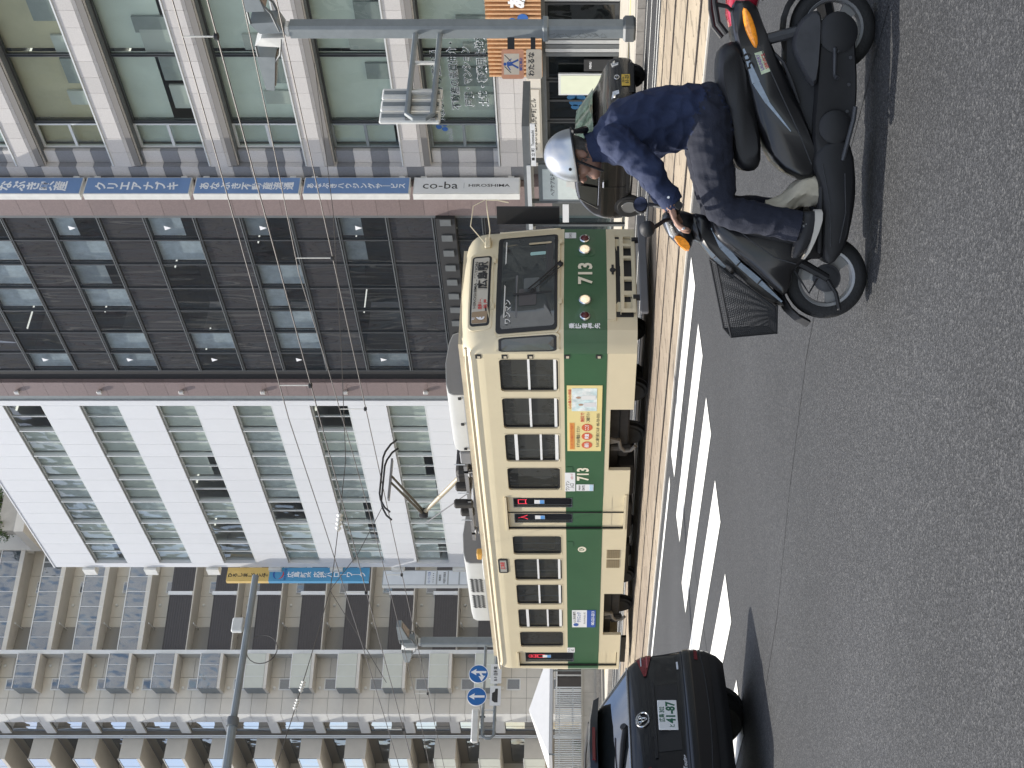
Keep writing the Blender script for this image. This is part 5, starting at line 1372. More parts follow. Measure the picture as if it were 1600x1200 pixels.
pgo = pg.build('pantograph', m_acd, tram)
b = MB(); b.cbox(-24.7, -23.9, 15.1, 15.8, 3.62, 3.92, .06); b.build('pantograph_motor', m_und, pgo)
for x, y, h_ in ((-24.2, 14.95, .28), (-24.8, 14.9, .35), (-25.3, 15.0, .25), (-25.0, 15.9, .3)):
    b = MB(); b.cbox(x - .09, x + .09, y - .08, y + .08, 3.6, 3.65 + h_, .03); b.build('pantograph_gear', m_und, pgo)
b = MB(); b.tube([(-24.55, 15.45, 3.85), (-26.12, 15.45, 4.80)], [.06, .045], 10); b.build('lower_arm', M('pantograph_arm', (.42, .36, .25), .5), pgo, True)
b = MB(); b.tube([(-24.9, 15.2, 3.75), (-26.25, 15.3, 4.72)], .014, 6); b.build('thrust_rod', m_acd, pgo)
b = MB(); b.lathe([(.05, 0), (.10, .02), (.10, .18), (.05, .2)], (-26.12, 15.35, 4.80), (0, 1, 0), 14); b.build('knuckle', m_rub, pgo, True)
b = MB()
for dy in (-.08, .08): b.tube([(-26.12, 15.45 + dy*.5, 4.80), (-24.72, 15.45 + dy, 5.36)], [.035, .025], 8)
b.build('upper_arm', M('pantograph_dark', (.10, .09, .07), .5), pgo, True)
b = MB(); b.box(-24.78, -24.66, 14.95, 15.95, 5.36, 5.40); b.build('collector_frame', m_acd, pgo)
for x in (-24.88, -24.56):
    b = MB(); b.tube([(x, 14.55, 5.30), (x, 14.66, 5.42), (x, 14.85, 5.52), (x, 15.0, 5.555), (x, 15.9, 5.555), (x, 16.05, 5.52), (x, 16.24, 5.42), (x, 16.35, 5.30)], .022, 6); b.build('collector_strip', m_rub, pgo, True)
for i in range(3):
    b = MB(); b.lathe([(.012, 0), (.012, .22)], (-23.2 - i*1.1, 14.85, 3.66), (0, 0, 1), 6); b.build('roof_pin', m_alu, tram)
b = MB(); b.cbox(-26.75, -26.5, 14.62, 14.78, 3.5, 3.62, .02); b.build('junction_box', M('junction_orange', (.55, .30, .06), .5), tram)
b = MB(); b.tube([(-26.6, 14.65, 3.5), (-27.0, 14.6, 3.5), (-27.6, 14.6, 3.5), (-27.65, 14.6, 3.42)], .014, 6); b.build('conduit', m_framel, tram)
# ------------------------------------------------------------------ cars
m_black_paint = M('paint_black', (.006, .006, .007), .3, coat=.6, spec=.35)
m_blackpl = M('plastic_black', (.018, .018, .019), .5)
m_brownp = M('paint_dark_brown', (.016, .014, .013), .25, coat=.7)
m_tyre = M('tyre', (.016, .016, .016), .75, bump=.2, bs=80)
m_alloy = M('alloy', (.50, .50, .50), .3, metal=.8)
m_tail = M('tail_lamp_red', (.16, .008, .012), .12, coat=.5)
m_clear = M('lamp_clear', (.55, .56, .56), .1, spec=.8, var=.5, vs=25)
m_plate = M('plate_white', (.74, .75, .74), .45)
m_platey = M('plate_yellow', (.72, .48, .08), .45)
m_plateg = M('plate_green', (.02, .13, .07), .5)
m_cglass = M('car_glass', (.02, .023, .024), .05, spec=1.0, coat=1.0)
def wheel(T, x, y, r, w, side_, parent, spokes=6):
    """tyre + spoked alloy rim; side_ = +1 if the outer face looks to +y"""
    t = MB(T); t.lathe([(r*.62, -w*.5), (r*.93, -w*.5), (r, -w*.32), (r, w*.32), (r*.93, w*.5), (r*.62, w*.5), (r*.60, w*.2), (r*.60, -w*.2)], (x, y, r), (0, side_, 0), 36, True)
    wo = t.build('wheel', m_tyre, parent, True, 40)
    rim = MB(T); rim.lathe([(r*.62, w*.46), (r*.60, w*.5), (r*.55, w*.48), (r*.54, w*.1), (r*.30, w*.05)], (x, y, r), (0, side_, 0), 30)
    rim.build('rim', m_alloy, wo, True, 40)
    sp = MB(T)
    for k in range(spokes):
        a = 2*math.pi*k/spokes
        ca, sa = math.cos(a), math.sin(a); px, pz = -sa, ca
        def P(rad, wd, d): return (x + ca*rad + px*wd, y + side_*d, r + sa*rad + pz*wd)
        sp.loft([[P(r*.08, -r*.07, w*.38), P(r*.08, r*.07, w*.38), P(r*.08, r*.07, w*.2), P(r*.08, -r*.07, w*.2)], [P(r*.57, -r*.045, w*.44), P(r*.57, r*.045, w*.44), P(r*.57, r*.045, w*.25), P(r*.57, -r*.045, w*.25)]])
    sp.build('spokes', m_alloy, wo)
    hb = MB(T); hb.lathe([(r*.13, w*.2), (r*.13, w*.42), (r*.08, w*.45)], (x, y, r), (0, side_, 0), 14); hb.build('hub', m_alloy, wo, True)
    dk = MB(T); dk.lathe([(r*.57, w*.02), (r*.57, w*.06)], (x, y, r), (0, side_, 0), 24); dk.build('brake', m_blackpl, wo)
    return wo
def car_body(T, st, belt, paint, parent, wheels, name='body'):
    """st: (x, z_bottom, z_top, half width, roof half width)"""
    mb = MB(T); rings = []
    for x, zb, zt, w, wr in st:
        zbelt = min(belt, zt - .015); k = max(0, (zt - zbelt)) / .46
        sh = w - .02
        top_w = sh + (wr - sh) * min(1, k) if zt > belt else sh
        half = [(0, zb), (w*.80, zb), (w*.965, zb + .06), (w, zb + .22 if zb + .22 < zbelt else (zb + zbelt)/2), (w + .004, (zb + .22 + zbelt)/2 + .02 if zb + .22 < zbelt else (zb + 2*zbelt)/3), (w - .004, zbelt - .05 if zbelt - .05 > zb else zbelt), (sh - .015, zbelt),
                (sh - .015 + (top_w - sh) * .5, zbelt + (zt - zbelt)*.5 + .012), (top_w, zt - min(.05, (zt - zbelt)*.3)), (top_w*.86, zt - min(.015, (zt-zbelt)*.1)), (top_w*.45, zt), (0, zt + .004)]
        rings.append([(x, p[0], p[1]) for p in half] + [(x, -p[0], p[1]) for p in reversed(half[1:-1])])
    mb.loft(rings)
    o = mb.build(name, paint, parent, True, 60)
    ss = o.modifiers.new('smooth', 'SUBSURF'); ss.levels = ss.render_levels = 2
    return o
def quadpatch(T, pts, mat, parent, name): 
    b = MB(T); b.add(pts, [tuple(range(len(pts)))]); return b.build(name, mat, parent)
def arch(T, x, y, r, side_, parent):
    b = MB(T); b.lathe([(r*1.10, -.05), (r*1.10, .012)], (x, y, r*1.03), (0, side_, 0), 30); return b.build('wheel_arch', m_dark, parent)

# ---- black estate car turning left, seen from behind
hx, hy = -.937, -.350
rx, ry = hy, -hx                               # the car's right-hand side
axle = Vector((-10.62, 3.74))
O = axle + Vector((-hx, -hy)) * .95            # bumper line, centre
T = Matrix.Translation((-10.89, 4.48, road_z(4))) @ Matrix.Scale(.9, 4) @ Matrix.Translation((10.87, -4.50, 0)) @ Matrix(((hx, -rx, 0, O.x), (hy, -ry, 0, O.y), (0, 0, 1, 0), (0, 0, 0, 1)))   # local x forward, y left, z up
car = thing('estate_car', 'black estate car seen from behind, turning left over the crossing', 'car', (O.x, O.y, 0))
ST = [(.28, .24, 1.08, .866, .72), (.46, .22, 1.235, .872, .62), (.62, .22, 1.345, .872, .60), (.9, .2, 1.415, .872, .60), (1.5, .19, 1.45, .872, .605), (2.2, .18, 1.45, .872, .60), (2.75, .18, 1.36, .872, .60), (3.2, .18, 1.12, .872, .65), (3.45, .19, 1.0, .87, .7), (3.9, .2, .92, .855, .7), (4.25, .22, .80, .81, .6), (4.42, .26, .66, .72, .5), (4.48, .34, .55, .6, .4)]
body = car_body(T, ST, .98, m_black_paint, car, None)
for x in (.95, 3.59):
    for s in (1, -1):
        arch(T, x, s * .868, .335, s, body); wheel(T, x, s * .790, .325, .2, s, car, 5)
# rear shell: one smooth skin over hatch and bumper, described by its centre-line and half-width
XC = [(.24, .09), (.30, .03), (.40, .0), (.55, -.006), (.595, .004), (.615, .03), (.64, .05), (.70, .06), (.86, .085), (.93, .10), (1.0, .125), (1.06, .16), (1.10, .195), (1.36, .56), (1.42, .72)]
HWt = [(.24, .80), (.40, .855), (.6, .874), (.8, .880), (.95, .876), (1.02, .86), (1.10, .81), (1.36, .61), (1.42, .56)]
def tab(t_, z):
    if z <= t_[0][0]: return t_[0][1]
    for (a, va), (b_, vb) in zip(t_, t_[1:]):
        if z <= b_:
            k = (z - a) / (b_ - a); return va + (vb - va) * k
    return t_[-1][1]
def rs(u, z, off=0.0):
    s = abs(u); w = tab(HWt, z); x0 = tab(XC, z); deep = .24 if z < 1.06 else .24 - min(.14, (z - 1.06) * .6)
    if s < .72: y = w * s / .72 * .84; x = .045 * (s / .72) ** 2
    else:
        t = (s - .72) / .28 * math.pi / 2; y = w * (.84 + .16 * math.sin(t)); x = .045 + deep * (1 - math.cos(t))
    return (x0 + x - off, math.copysign(y + off * max(0, (s - .8)) * 3, u), z)
def rpatch(name, u0, u1, z0, z1, nu, nz, mat, par, off=0.0, shear=None):
    b = MB(T); V = []
    for j in range(nz + 1):
        z = z0 + (z1 - z0) * j / nz
        for i in range(nu + 1):
            u = u0 + (u1 - u0) * i / nu
            uu, zz = shear(u, z) if shear else (u, z)
            V.append(rs(uu, zz, off))
    b.add(V, [(j*(nu+1)+i, j*(nu+1)+i+1, (j+1)*(nu+1)+i+1, (j+1)*(nu+1)+i) for j in range(nz) for i in range(nu)])
    return b.build(name, mat, par, True, 50)
vl = rpatch('valance', -1, 1, .24, .40, 40, 8, m_blackpl, car, -.004)
bp_ = rpatch('bumper', -1, 1, .372, .612, 40, 12, m_black_paint, car)
ht = rpatch('hatch', -1, 1, .616, 1.095, 40, 24, m_black_paint, car)
hg = rpatch('rear_window', -.93, .93, 1.10, 1.37, 30, 10, m_cglass, car, .004)
def rline(name, pts, r_, mat, par, off=.003): 
    b = MB(T); b.tube([rs(u, z, off) for u, z in pts], r_, 6); return b.build(name, mat, par, True)
rline('bumper_gap', [(-1 + .05*i, .614) for i in range(41)], .006, m_dark, bp_, .0)
rline('bumper_crease', [(-.95 + .0475*i, .47 - .05*(1 - (-1 + .05*i)**2)) for i in range(41)], .006, m_blackpl, bp_, .001)
rline('window_trim', [(-.95 + .05*i, 1.097) for i in range(39)], .011, M('trim_satin', (.50, .50, .50), .22, metal=.85), hg, .006)
for s in (1, -1):
    rline('hatch_gap', [(s*.80, .62), (s*.79, .75), (s*.77, .87)], .004, m_dark, ht, .0)
    tl = rpatch('tail_lamp', s*.50, s*1.0, .875, 1.012, 16, 5, m_tail, car, .012, lambda u, z: (u, .945 + (z - .945) * (.35 + .65 * min(1, (abs(u) - .56) / .2)) + .012 * (abs(u) - .56)))
    rpatch('tail_lamp_bar', s*.60, s*.97, .915, .928, 14, 2, M('tail_bar', (.45, .10, .10), .15), tl, .016)
    rpatch('tail_lamp_bar', s*.64, s*.97, .968, .978, 14, 2, m_clear, tl, .016)
    rpatch('reflector', s*.62, s*.80, .475, .505, 6, 2, m_tail, bp_, .006)
rpatch('plate_recess', -.36, .36, .672, .868, 10, 6, m_blackpl, ht, .004)
rpatch('hatch_garnish', -.42, .42, .872, .898, 10, 2, M('trim_dark', (.02, .02, .021), .2), ht, .012)
b = MB(T); xx = rs(.1, .77)[0]; b.cbox(xx - .028, xx - .014, -.165, .165, .69, .855, .004); pl_ = b.build('number_plate', M('plate_bright', (.86, .86, .84), .5), car)
px_ = xx - .0295
def cl(body_, y, z, h, mat, w, par, x=None, bold=.02): return letters(body_, T @ Vector((px_ if x is None else x, y, z)), T.to_3x3() @ Vector((0, -1, 0)), (0, 0, 1), h * .9, mat, par, bold, w=w * .9)
cl('広島 302', .0, .82, .055, m_plateg, .17, pl_); cl('と', .128, .74, .05, m_plateg, .03, pl_); cl('41-87', -.022, .745, .105, m_plateg, .245, pl_, bold=.035)
b = MB(T); ex = rs(0, .985)[0] - .012
def ell(cy, cz, ry_, rz_, tw): b.tube([(ex + (cz + rz_*math.sin(2*math.pi*i/28) - .985)*.35, cy + ry_*math.cos(2*math.pi*i/28), cz + rz_*math.sin(2*math.pi*i/28)) for i in range(29)], tw, 6)
ell(0, .985, .078, .054, .0075); ell(0, .995, .019, .042, .006); ell(0, 1.008, .047, .017, .006)
b.build('emblem', m_chrome, ht, True)
cl('COROLLA Touring', .60, .655, .045, M('badge_chrome', (.75, .75, .77), .3), .36, ht, x=rs(.55, .655)[0] - .012)
rpatch('badge', -.64, -.54, .648, .664, 4, 1, M('badge_chrome', (.75, .75, .77), .3), ht, .006)
b = MB(T); b.tube([rs(0, 1.13, .03), rs(.18, 1.155, .035), rs(.40, 1.175, .03), rs(.56, 1.185, .02)], [.026, .024, .018, .008], 8); wp = b.build('rear_wiper', m_blackpl, hg, True)
b = MB(T); b.lathe([(.035, 0), (.03, .05)], rs(0, 1.125), (-1, 0, .6), 12); b.build('wiper_boss', m_blackpl, wp)
b = MB(T)
b.loft([[(.47, -.60, 1.345), (.74, -.63, 1.37), (.74, -.62, 1.43), (.50, -.59, 1.395)], [(.42, -.3, 1.362), (.74, -.3, 1.385), (.74, -.3, 1.45), (.45, -.3, 1.425)], [(.40, 0, 1.367), (.74, 0, 1.39), (.74, 0, 1.455), (.43, 0, 1.433)], [(.42, .3, 1.362), (.74, .3, 1.385), (.74, .3, 1.45), (.45, .3, 1.425)], [(.47, .60, 1.345), (.74, .63, 1.37), (.74, .62, 1.43), (.50, .59, 1.395)]])
sp = b.build('spoiler', m_black_paint, car, True, 35)
piece('stop_lamp', m_tail, .398, .408, -.18, .18, 1.385, 1.41, sp, T)
# side glass and roof rails
for s in (1, -1):
    quadpatch(T, [(.62, s*.845, 1.03), (1.5, s*.853, 1.02), (1.5, s*.70, 1.36), (.95, s*.70, 1.34)], m_cglass, body, 'side_window')
    quadpatch(T, [(1.56, s*.853, 1.02), (2.9, s*.853, 1.01), (2.55, s*.70, 1.34), (1.56, s*.70, 1.37)], m_cglass, body, 'side_window')
    b = MB(T); b.tube([(.8, s*.60, 1.43), (1.2, s*.60, 1.465), (2.3, s*.60, 1.47), (2.6, s*.6, 1.43)], .015, 6); b.build('roof_rail', m_blackpl, body)
    b = MB(T); b.cbox(2.72, 2.88, s*.9 - .1, s*.9 + .1, .98, 1.12, .03); b.build('door_mirror', m_black_paint, car, True)

# ---- small dark car on the far lane, front towards the right
KT = Matrix(((1, 0, 0, -21.62), (0, 1, 0, 20.74), (0, 0, 1, road_z(20.7)), (0, 0, 0, 1)))
kei = thing('compact_car', 'small dark brown hatchback with a yellow plate behind the scooter rider', 'car', (-20, 20.74, 0))
KS = [(.00, .40, .70, .60, .5), (.04, .30, .86, .68, .5), (.10, .26, 1.02, .715, .5), (.20, .22, 1.18, .735, .54), (.36, .22, 1.33, .737, .56), (.6, .2, 1.42, .737, .57), (1.2, .19, 1.455, .737, .575), (1.75, .19, 1.43, .737, .57), (2.15, .19, 1.28, .737, .58), (2.5, .2, 1.05, .737, .60), (2.64, .2, .92, .735, .6), (2.95, .19, .85, .72, .6), (3.22, .2, .75, .69, .5), (3.34, .24, .64, .64, .4), (3.39, .28, .5, .58, .4)]
kb = car_body(KT, KS, .90, m_brownp, kei, None)
for x in (.46, 2.80):
    for s in (1, -1): arch(KT, x, s * .732, .272, s, kb); wheel(KT, x, s * .680, .265, .15, s, kei, 6)
for s in (1, -1):
    q1 = quadpatch(KT, [(.42, s*.700, .96), (1.02, s*.722, .94), (1.02, s*.645, 1.33), (.58, s*.632, 1.30)], m_cglass, kb, 'side_window')
    quadpatch(KT, [(1.1, s*.722, .94), (2.22, s*.722, .93), (1.86, s*.64, 1.31), (1.1, s*.645, 1.34)], m_cglass, kb, 'side_window')
    b = MB(KT); b.tube([(.50, s*.725, .925), (1.1, s*.74, .915), (2.2, s*.74, .905)], .008, 6); b.build('window_trim', m_chrome, kb)
    b = MB(KT); b.tube([(.40, s*.725, .93), (.52, s*.66, 1.18), (.62, s*.63, 1.33)], .011, 6); b.build('window_trim', m_chrome, kb)
    for x in (1.05, 1.95):
        b = MB(KT); b.cbox(x, x + .18, s*.75 - .02, s*.75 + .02, .80, .835, .012); b.build('door_handle', m_chrome if s < 0 else m_brownp, kb)
    b = MB(KT); b.tube([(1.06, s*.742, .30), (1.06, s*.745, .9)], .004, 4); b.build('door_gap', m_dark, kb)
    b = MB(KT); b.box(.9, 2.4, s*.742 - .012, s*.742 + .012, .30, .345); b.build('sill_trim', m_blackpl, kb)
    b = MB(KT); b.cbox(2.12, 2.28, s*.80 - .07, s*.80 + .07, .93, 1.06, .03); b.build('door_mirror', m_brownp, kei, True)
    b = MB(KT); b.loft([[(3.12, s*.62, .56), (3.12, s*.62, .70), (3.2, s*.62, .7), (3.2, s*.62, .56)], [(3.26, s*.52, .54), (3.22, s*.52, .69), (3.3, s*.5, .69), (3.36, s*.5, .54)], [(3.32, s*.38, .55), (3.28, s*.38, .67), (3.35, s*.38, .67), (3.395, s*.38, .55)]]); hl = b.build('headlight', m_clear, kei, True, 30)
    b = MB(KT); b.lathe([(.05, 0), (.045, .02)], (3.32, s*.49, .61), (1, 0, 0), 14); b.build('headlight_bulb', m_chrome, hl)
    b = MB(KT); b.loft([[(.13, s*.60, .70), (.13, s*.60, .88), (.2, s*.6, .88), (.2, s*.6, .70)], [(.16, s*.70, .72), (.18, s*.70, .86), (.30, s*.725, .86), (.30, s*.73, .72)]]); b.build('tail_lamp', m_tail, kei)
m_kglass = M('windscreen_green', (.06, .09, .07), .06, spec=.9, var=.7, vs=5)
b = MB(KT)
V = []
for j in range(4):
    v = j / 3; x = 2.545 - v * .60; z = 1.03 + v * .345; w = .62 - .05 * v
    V += [(x + .05 - .06 * u * u + .02, u * w, z + .03 - .02*u*u) for u in (-1, -.5, 0, .5, 1)]
b.add(V, [(j*5+i, j*5+i+1, (j+1)*5+i+1, (j+1)*5+i) for j in range(3) for i in range(4)])
b.build('windscreen', m_kglass, kei, True, 60)
b = MB(KT); b.tube([(2.60, -.45, 1.04), (2.56, .1, 1.09)], .012, 5); b.build('wiper', m_blackpl, kei)
b = MB(KT); b.cbox(3.375, 3.395, -.42, .42, .24, .34, .01); b.build('lower_grille', m_blackpl, kb)
for z in (.26, .29, .32): piece('grille_bar', m_blackpl, 3.394, 3.40, -.4, .4, z - .008, z + .008, kb, KT)
piece('upper_grille', m_blackpl, 3.36, 3.372, -.34, .34, .50, .53, kb, KT)
b = MB(KT); pts = [(3.385, .06*math.cos(2*math.pi*i/20), .585 + .048*math.sin(2*math.pi*i/20)) for i in range(21)]; b.tube(pts, .007, 6); b.tube([(3.385, -.045, .61), (3.39, -.02, .585), (3.39, 0, .58), (3.39, .02, .585), (3.385, .045, .61)], .006, 5); b.build('emblem', m_chrome, kb, True)
b = MB(KT); b.cbox(3.398, 3.408, -.265, .065, .325, .49, .004); kp = b.build('number_plate', m_platey, kei)
def kl(body_, y, z, h, w): return letters(body_, KT @ Vector((3.4095, y, z)), (0, 1, 0), (0, 0, 1), h, m_txtk, kp, .03, w=w)
kl('広島 580', -.10, .457, .05, .16); kl('61-25', -.085, .385, .10, .24)
# ------------------------------------------------------------------ motor scooter (local: x forward from the rear axle, y left, z up)
fx_, fy_ = -.713, -.701
RA = Vector((-4.153, 5.054))
ST_ = Matrix(((fx_, fy_*-1*-1*-1, 0, RA.x), (fy_, fx_, 0, RA.y), (0, 0, 1, road_z(4.6)), (0, 0, 0, 1)))
# left of the heading (fx,fy) is (-fy,fx)
ST_ = Matrix(((fx_, -fy_, 0, RA.x), (fy_, fx_, 0, RA.y), (0, 0, 1, .018), (0, 0, 0, 1)))
m_scb = M('scooter_black', (.008, .008, .009), .32, coat=.3, var=.2, vs=9)
m_scm = M('scooter_matt', (.010, .010, .011), .6, var=.2, vs=9)
m_scg = M('scooter_engine', (.045, .046, .05), .5, var=.3, vs=14)
m_seat = M('seat_vinyl', (.010, .010, .011), .5, bump=.1, bs=200)
m_amber = M('lens_amber', (.75, .26, .02), .12, coat=.6, var=.5, vs=60, emit=(1, .35, .02), estr=.12)
m_redp = M('scooter_red', (.42, .015, .04), .22, coat=.6)
m_stripehl = M('scooter_stripe_highlight', (.34, .40, .46), .3, var=.3, vs=20)  # rear body stripe, and the painted highlights on the front cover
m_rimw = M('scooter_rim', (.30, .30, .295), .4, metal=.5)
m_floor = M('floor_mat', (.03, .03, .031), .8)
sco = thing('motor_scooter', 'black motor scooter with front mesh basket crossing in front of the tram', 'scooter', (-4.5, 4.65, 0))
def slab(name, poly, hw, mat, edge=.02, par=None, taper=None, smooth=True):
    """side-view outline given thickness across the scooter, rounded edges; hw = half width"""
    n = len(poly); cx = sum(p[0] for p in poly)/n; cz = sum(p[1] for p in poly)/n
    def ring(y, k):
        out_ = []
        for p in poly:
            d = math.hypot(p[0]-cx, p[1]-cz) or 1
            f = max(.2, 1 - k/d); out_.append((cx + (p[0]-cx)*f, y, cz + (p[1]-cz)*f))
        return out_
    b = MB(ST_); b.loft([ring(-hw, edge*1.3), ring(-hw + edge*.5, edge*.4), ring(-hw + edge*1.3, 0), ring(hw - edge*1.3, 0), ring(hw - edge*.5, edge*.4), ring(hw, edge*1.3)])
    return b.build(name, mat, par or sco, smooth, 42)
def stube(name, pts, r, mat, par=None, n=8): 
    b = MB(ST_); b.tube(pts, r, n); return b.build(name, mat, par or sco, True)
def smooth_poly(poly, k=2):
    for _ in range(k):
        out_ = []
        for p, q in zip(poly, poly[1:] + poly[:1]):
            out_ += [(p[0]*.75+q[0]*.25, p[1]*.75+q[1]*.25), (p[0]*.25+q[0]*.75, p[1]*.25+q[1]*.75)]
        poly = out_
    return poly
def swheel(x, r, w):
    b = MB(ST_); b.lathe([(r*.66, -w*.42), (r*.80, -w*.5), (r*.93, -w*.40), (r*.99, -w*.15), (r, 0), (r*.99, w*.15), (r*.93, w*.40), (r*.80, w*.5), (r*.66, w*.42)], (x, 0, r), (0, 1, 0), 44, True)
    wo = b.build('wheel', m_tyre, sco, True, 50)
    b = MB(ST_); b.lathe([(r*.66, w*.34), (r*.70, w*.42), (r*.68, w*.46), (r*.62, w*.40), (r*.60, 0), (r*.62, -w*.40), (r*.68, -w*.46), (r*.70, -w*.42), (r*.66, -w*.34)], (x, 0, r), (0, 1, 0), 40, True); b.build('rim', m_rimw, wo, True, 50)
    b = MB(ST_)
    for k in range(3):
        a = R(100 + 120*k); ca, sa = math.cos(a), math.sin(a)
        def P(rad, wd, d): return (x + ca*rad - sa*wd, d, r + sa*rad + ca*wd)
        b.loft([[P(r*.15, -.04, -.02), P(r*.15, .04, -.02), P(r*.15, .04, .02), P(r*.15, -.04, .02)], [P(r*.38, -.022, -.015), P(r*.38, .028, -.015), P(r*.38, .028, .015), P(r*.38, -.022, .015)], [P(r*.63, -.038, -.015), P(r*.63, .04, -.015), P(r*.63, .04, .015), P(r*.63, -.038, .015)]])
    b.build('spokes', m_rimw, wo)
    b = MB(ST_); b.lathe([(.0, .0), (.055, .005), (.055, .05), (.03, .06)], (x, 0, r), (0, 1, 0), 20); b.build('hub', m_scg, wo, True)
    return wo
fw = swheel(1.153, .198, .09); rw = swheel(0, .200, .10)
b = MB(ST_); b.lathe([(.062, .02), (.066, .03), (.066, .045), (.04, .05)], (1.153, 0, .198), (0, 1, 0), 28); b.build('brake_drum', m_scg, fw, True)
# front fork, fender, brake arm
for s in (1, -1):
    stube('fork_leg', [(1.03, s*.075, .42), (1.10, s*.075, .29), (1.15, s*.07, .20)], [.024, .022, .018], m_scm)
stube('brake_arm', [(1.16, .085, .20), (1.22, .085, .16), (1.30, .08, .14)], .010, m_scm, fw)
stube('brake_cable', [(1.06, .09, .40), (1.16, .10, .33), (1.22, .10, .29), (1.15, .09, .25)], .005, m_rub, fw, 5)
b = MB(ST_); pr = []
for k in range(10):
    a = R(20 + 15*k); rr_ = .222
    pr.append([(1.153 + rr_*math.cos(a), -.07, .198 + rr_*math.sin(a)*1.0), (1.153 + (rr_+.03)*math.cos(a), -.03, .198 + (rr_+.03)*math.sin(a)), (1.153 + (rr_+.03)*math.cos(a), .03, .198 + (rr_+.03)*math.sin(a)), (1.153 + rr_*math.cos(a), .07, .198 + rr_*math.sin(a)), (1.153 + (rr_-.008)*math.cos(a), .055, .198 + (rr_-.008)*math.sin(a)), (1.153 + (rr_-.008)*math.cos(a), -.055, .198 + (rr_-.008)*math.sin(a))])
b.loft(pr); b.build('front_fender', m_scm, sco, True, 50)
# front cover / leg shield
slab('front_cover', smooth_poly([(.847, .848), (.966, .818), (1.07, .738), (1.144, .645), (1.248, .52), (1.296, .394), (1.26, .395), (1.20, .46), (1.10, .56), (1.0, .67), (.93, .72), (.86, .76)], 1), .085, m_scb, .028)
slab('leg_shield', smooth_poly([(.862, .765), (.95, .745), (1.02, .665), (1.12, .545), (1.20, .455), (1.238, .402), (1.18, .375), (1.114, .368), (1.06, .30), (1.058, .225), (.98, .205), (.935, .25), (.905, .40), (.895, .50), (.875, .64)], 1), .13, m_scb, .03)
slab('inner_box', smooth_poly([(.85, .74), (.90, .74), (.97, .50), (1.00, .30), (.95, .28), (.89, .46)], 1), .15, m_scm, .02)
for yy, z_ in ((.108, 0), (.112, 0)):
    pass
gs = MB(ST_)
def gq(p, w0, q, w1, y0, y1):
    d = Vector((q[0]-p[0], q[1]-p[1])).normalized(); nx, nz = -d.y, d.x
    gs.add([(p[0]+nx*w0, y0, p[1]+nz*w0), (p[0]-nx*w0, y0, p[1]-nz*w0), (q[0]-nx*w1, y1, q[1]-nz*w1), (q[0]+nx*w1, y1, q[1]+nz*w1)], [(0, 1, 2, 3)])
for a, wa, c, wc in (((.915, .755), .002, (1.0, .70), .016), ((1.0, .70), .016, (1.08, .625), .013), ((1.085, .62), .012, (1.165, .525), .014), ((1.17, .52), .012, (1.262, .415), .004)):
    gq(a, wa, c, wc, .0875, .0875)
gs.build('stripe_highlight', m_stripehl, sco)  # glossy highlights along the front cover, painted as pale blue-grey strips
gs = MB(ST_)
for a, wa, c, wc in (((.99, .795), .004, (1.05, .74), .010), ((1.055, .735), .010, (1.10, .685), .006)): gq(a, wa, c, wc, .0865, .0865)
gs.build('stripe_highlight', M('scooter_highlight', (.45, .50, .55), .25, metal=.5), sco)  # brighter highlight near the cover's upper edge, also painted on
# handlebar cowl, front indicators, grips, levers, mirrors
slab('handlebar_cowl', smooth_poly([(.83, .95), (.87, .985), (.93, .965), (.99, .92), (1.03, .86), (.99, .835), (.92, .84), (.87, .82), (.84, .86)], 1), .11, m_scb, .045)
for s in (1, -1):
    slab_ = smooth_poly([(.955, .935), (1.0, .905), (1.03, .862), (1.0, .853), (.96, .89)], 1)
    b = MB(ST_); b.loft([[(p[0], s*.09, p[1]) for p in slab_], [(p[0]-.008, s*.118, p[1]) for p in slab_]]); b.build('front_indicator', m_amber, sco)
    b = MB(ST_); b.loft([[(.88, s*.10, .975), (.95, s*.10, .95), (.96, s*.10, .935), (.88, s*.10, .955)], [(.885, s*.119, .968), (.945, s*.116, .946), (.95, s*.116, .936), (.885, s*.119, .958)]]); b.build('cowl_strip', m_chrome, sco)
    stube('handlebar', [(.86, s*.06, .92), (.845, s*.16, .93), (.80, s*.30, .925)], .013, m_scm)
    stube('grip', [(.835, s*.20, .929), (.80, s*.315, .925)], [.019, .019], m_rub)
    stube('brake_lever', [(.89, s*.14, .925), (.915, s*.22, .91), (.905, s*.31, .90)], [.010, .008, .006], m_alu)
    stube('mirror_stem', [(.85 + .02*s, s*.14, .94), (.85 + .025*s, s*.19, .98), (.86 + .045*s, s*.225, 1.03)], [.011, .010, .010], m_scm)
def mirror(c, nrm, name='mirror'):
    """oval mirror; nrm = direction the glass looks"""
    nrm = Vector(nrm).normalized(); up = Vector((0, 0, 1)); sd = nrm.cross(up).normalized(); up = sd.cross(nrm); c = Vector(c)
    b = MB(ST_); V = []
    for d, sc in ((0, 1), (-.018, .94), (-.036, .55)):
        V.append([c + nrm*d + sd*(.047*sc*math.cos(2*math.pi*i/20)) + up*(.036*sc*math.sin(2*math.pi*i/20)) for i in range(20)])
    b.loft(V); mo = b.build(name, m_scm, sco, True, 60)
    b = MB(ST_); b.add([c + nrm*.002 + sd*(.043*math.cos(2*math.pi*i/20)) + up*(.032*math.sin(2*math.pi*i/20)) for i in range(20)], [tuple(range(20))]); b.build('mirror_glass', m_chrome, mo)
mirror((.815, -.235, 1.072), (-.62, .78, .05)); mirror((.905, .235, 1.062), (-.70, -.70, .05))
stube('steering_stem', [(.90, 0, .85), (.94, 0, .72), (1.02, 0, .50)], .045, m_scm)
slab('cowl_neck', smooth_poly([(.85, .88), (.96, .86), (1.0, .78), (.97, .72), (.88, .74), (.85, .80)], 1), .075, m_scb, .03)
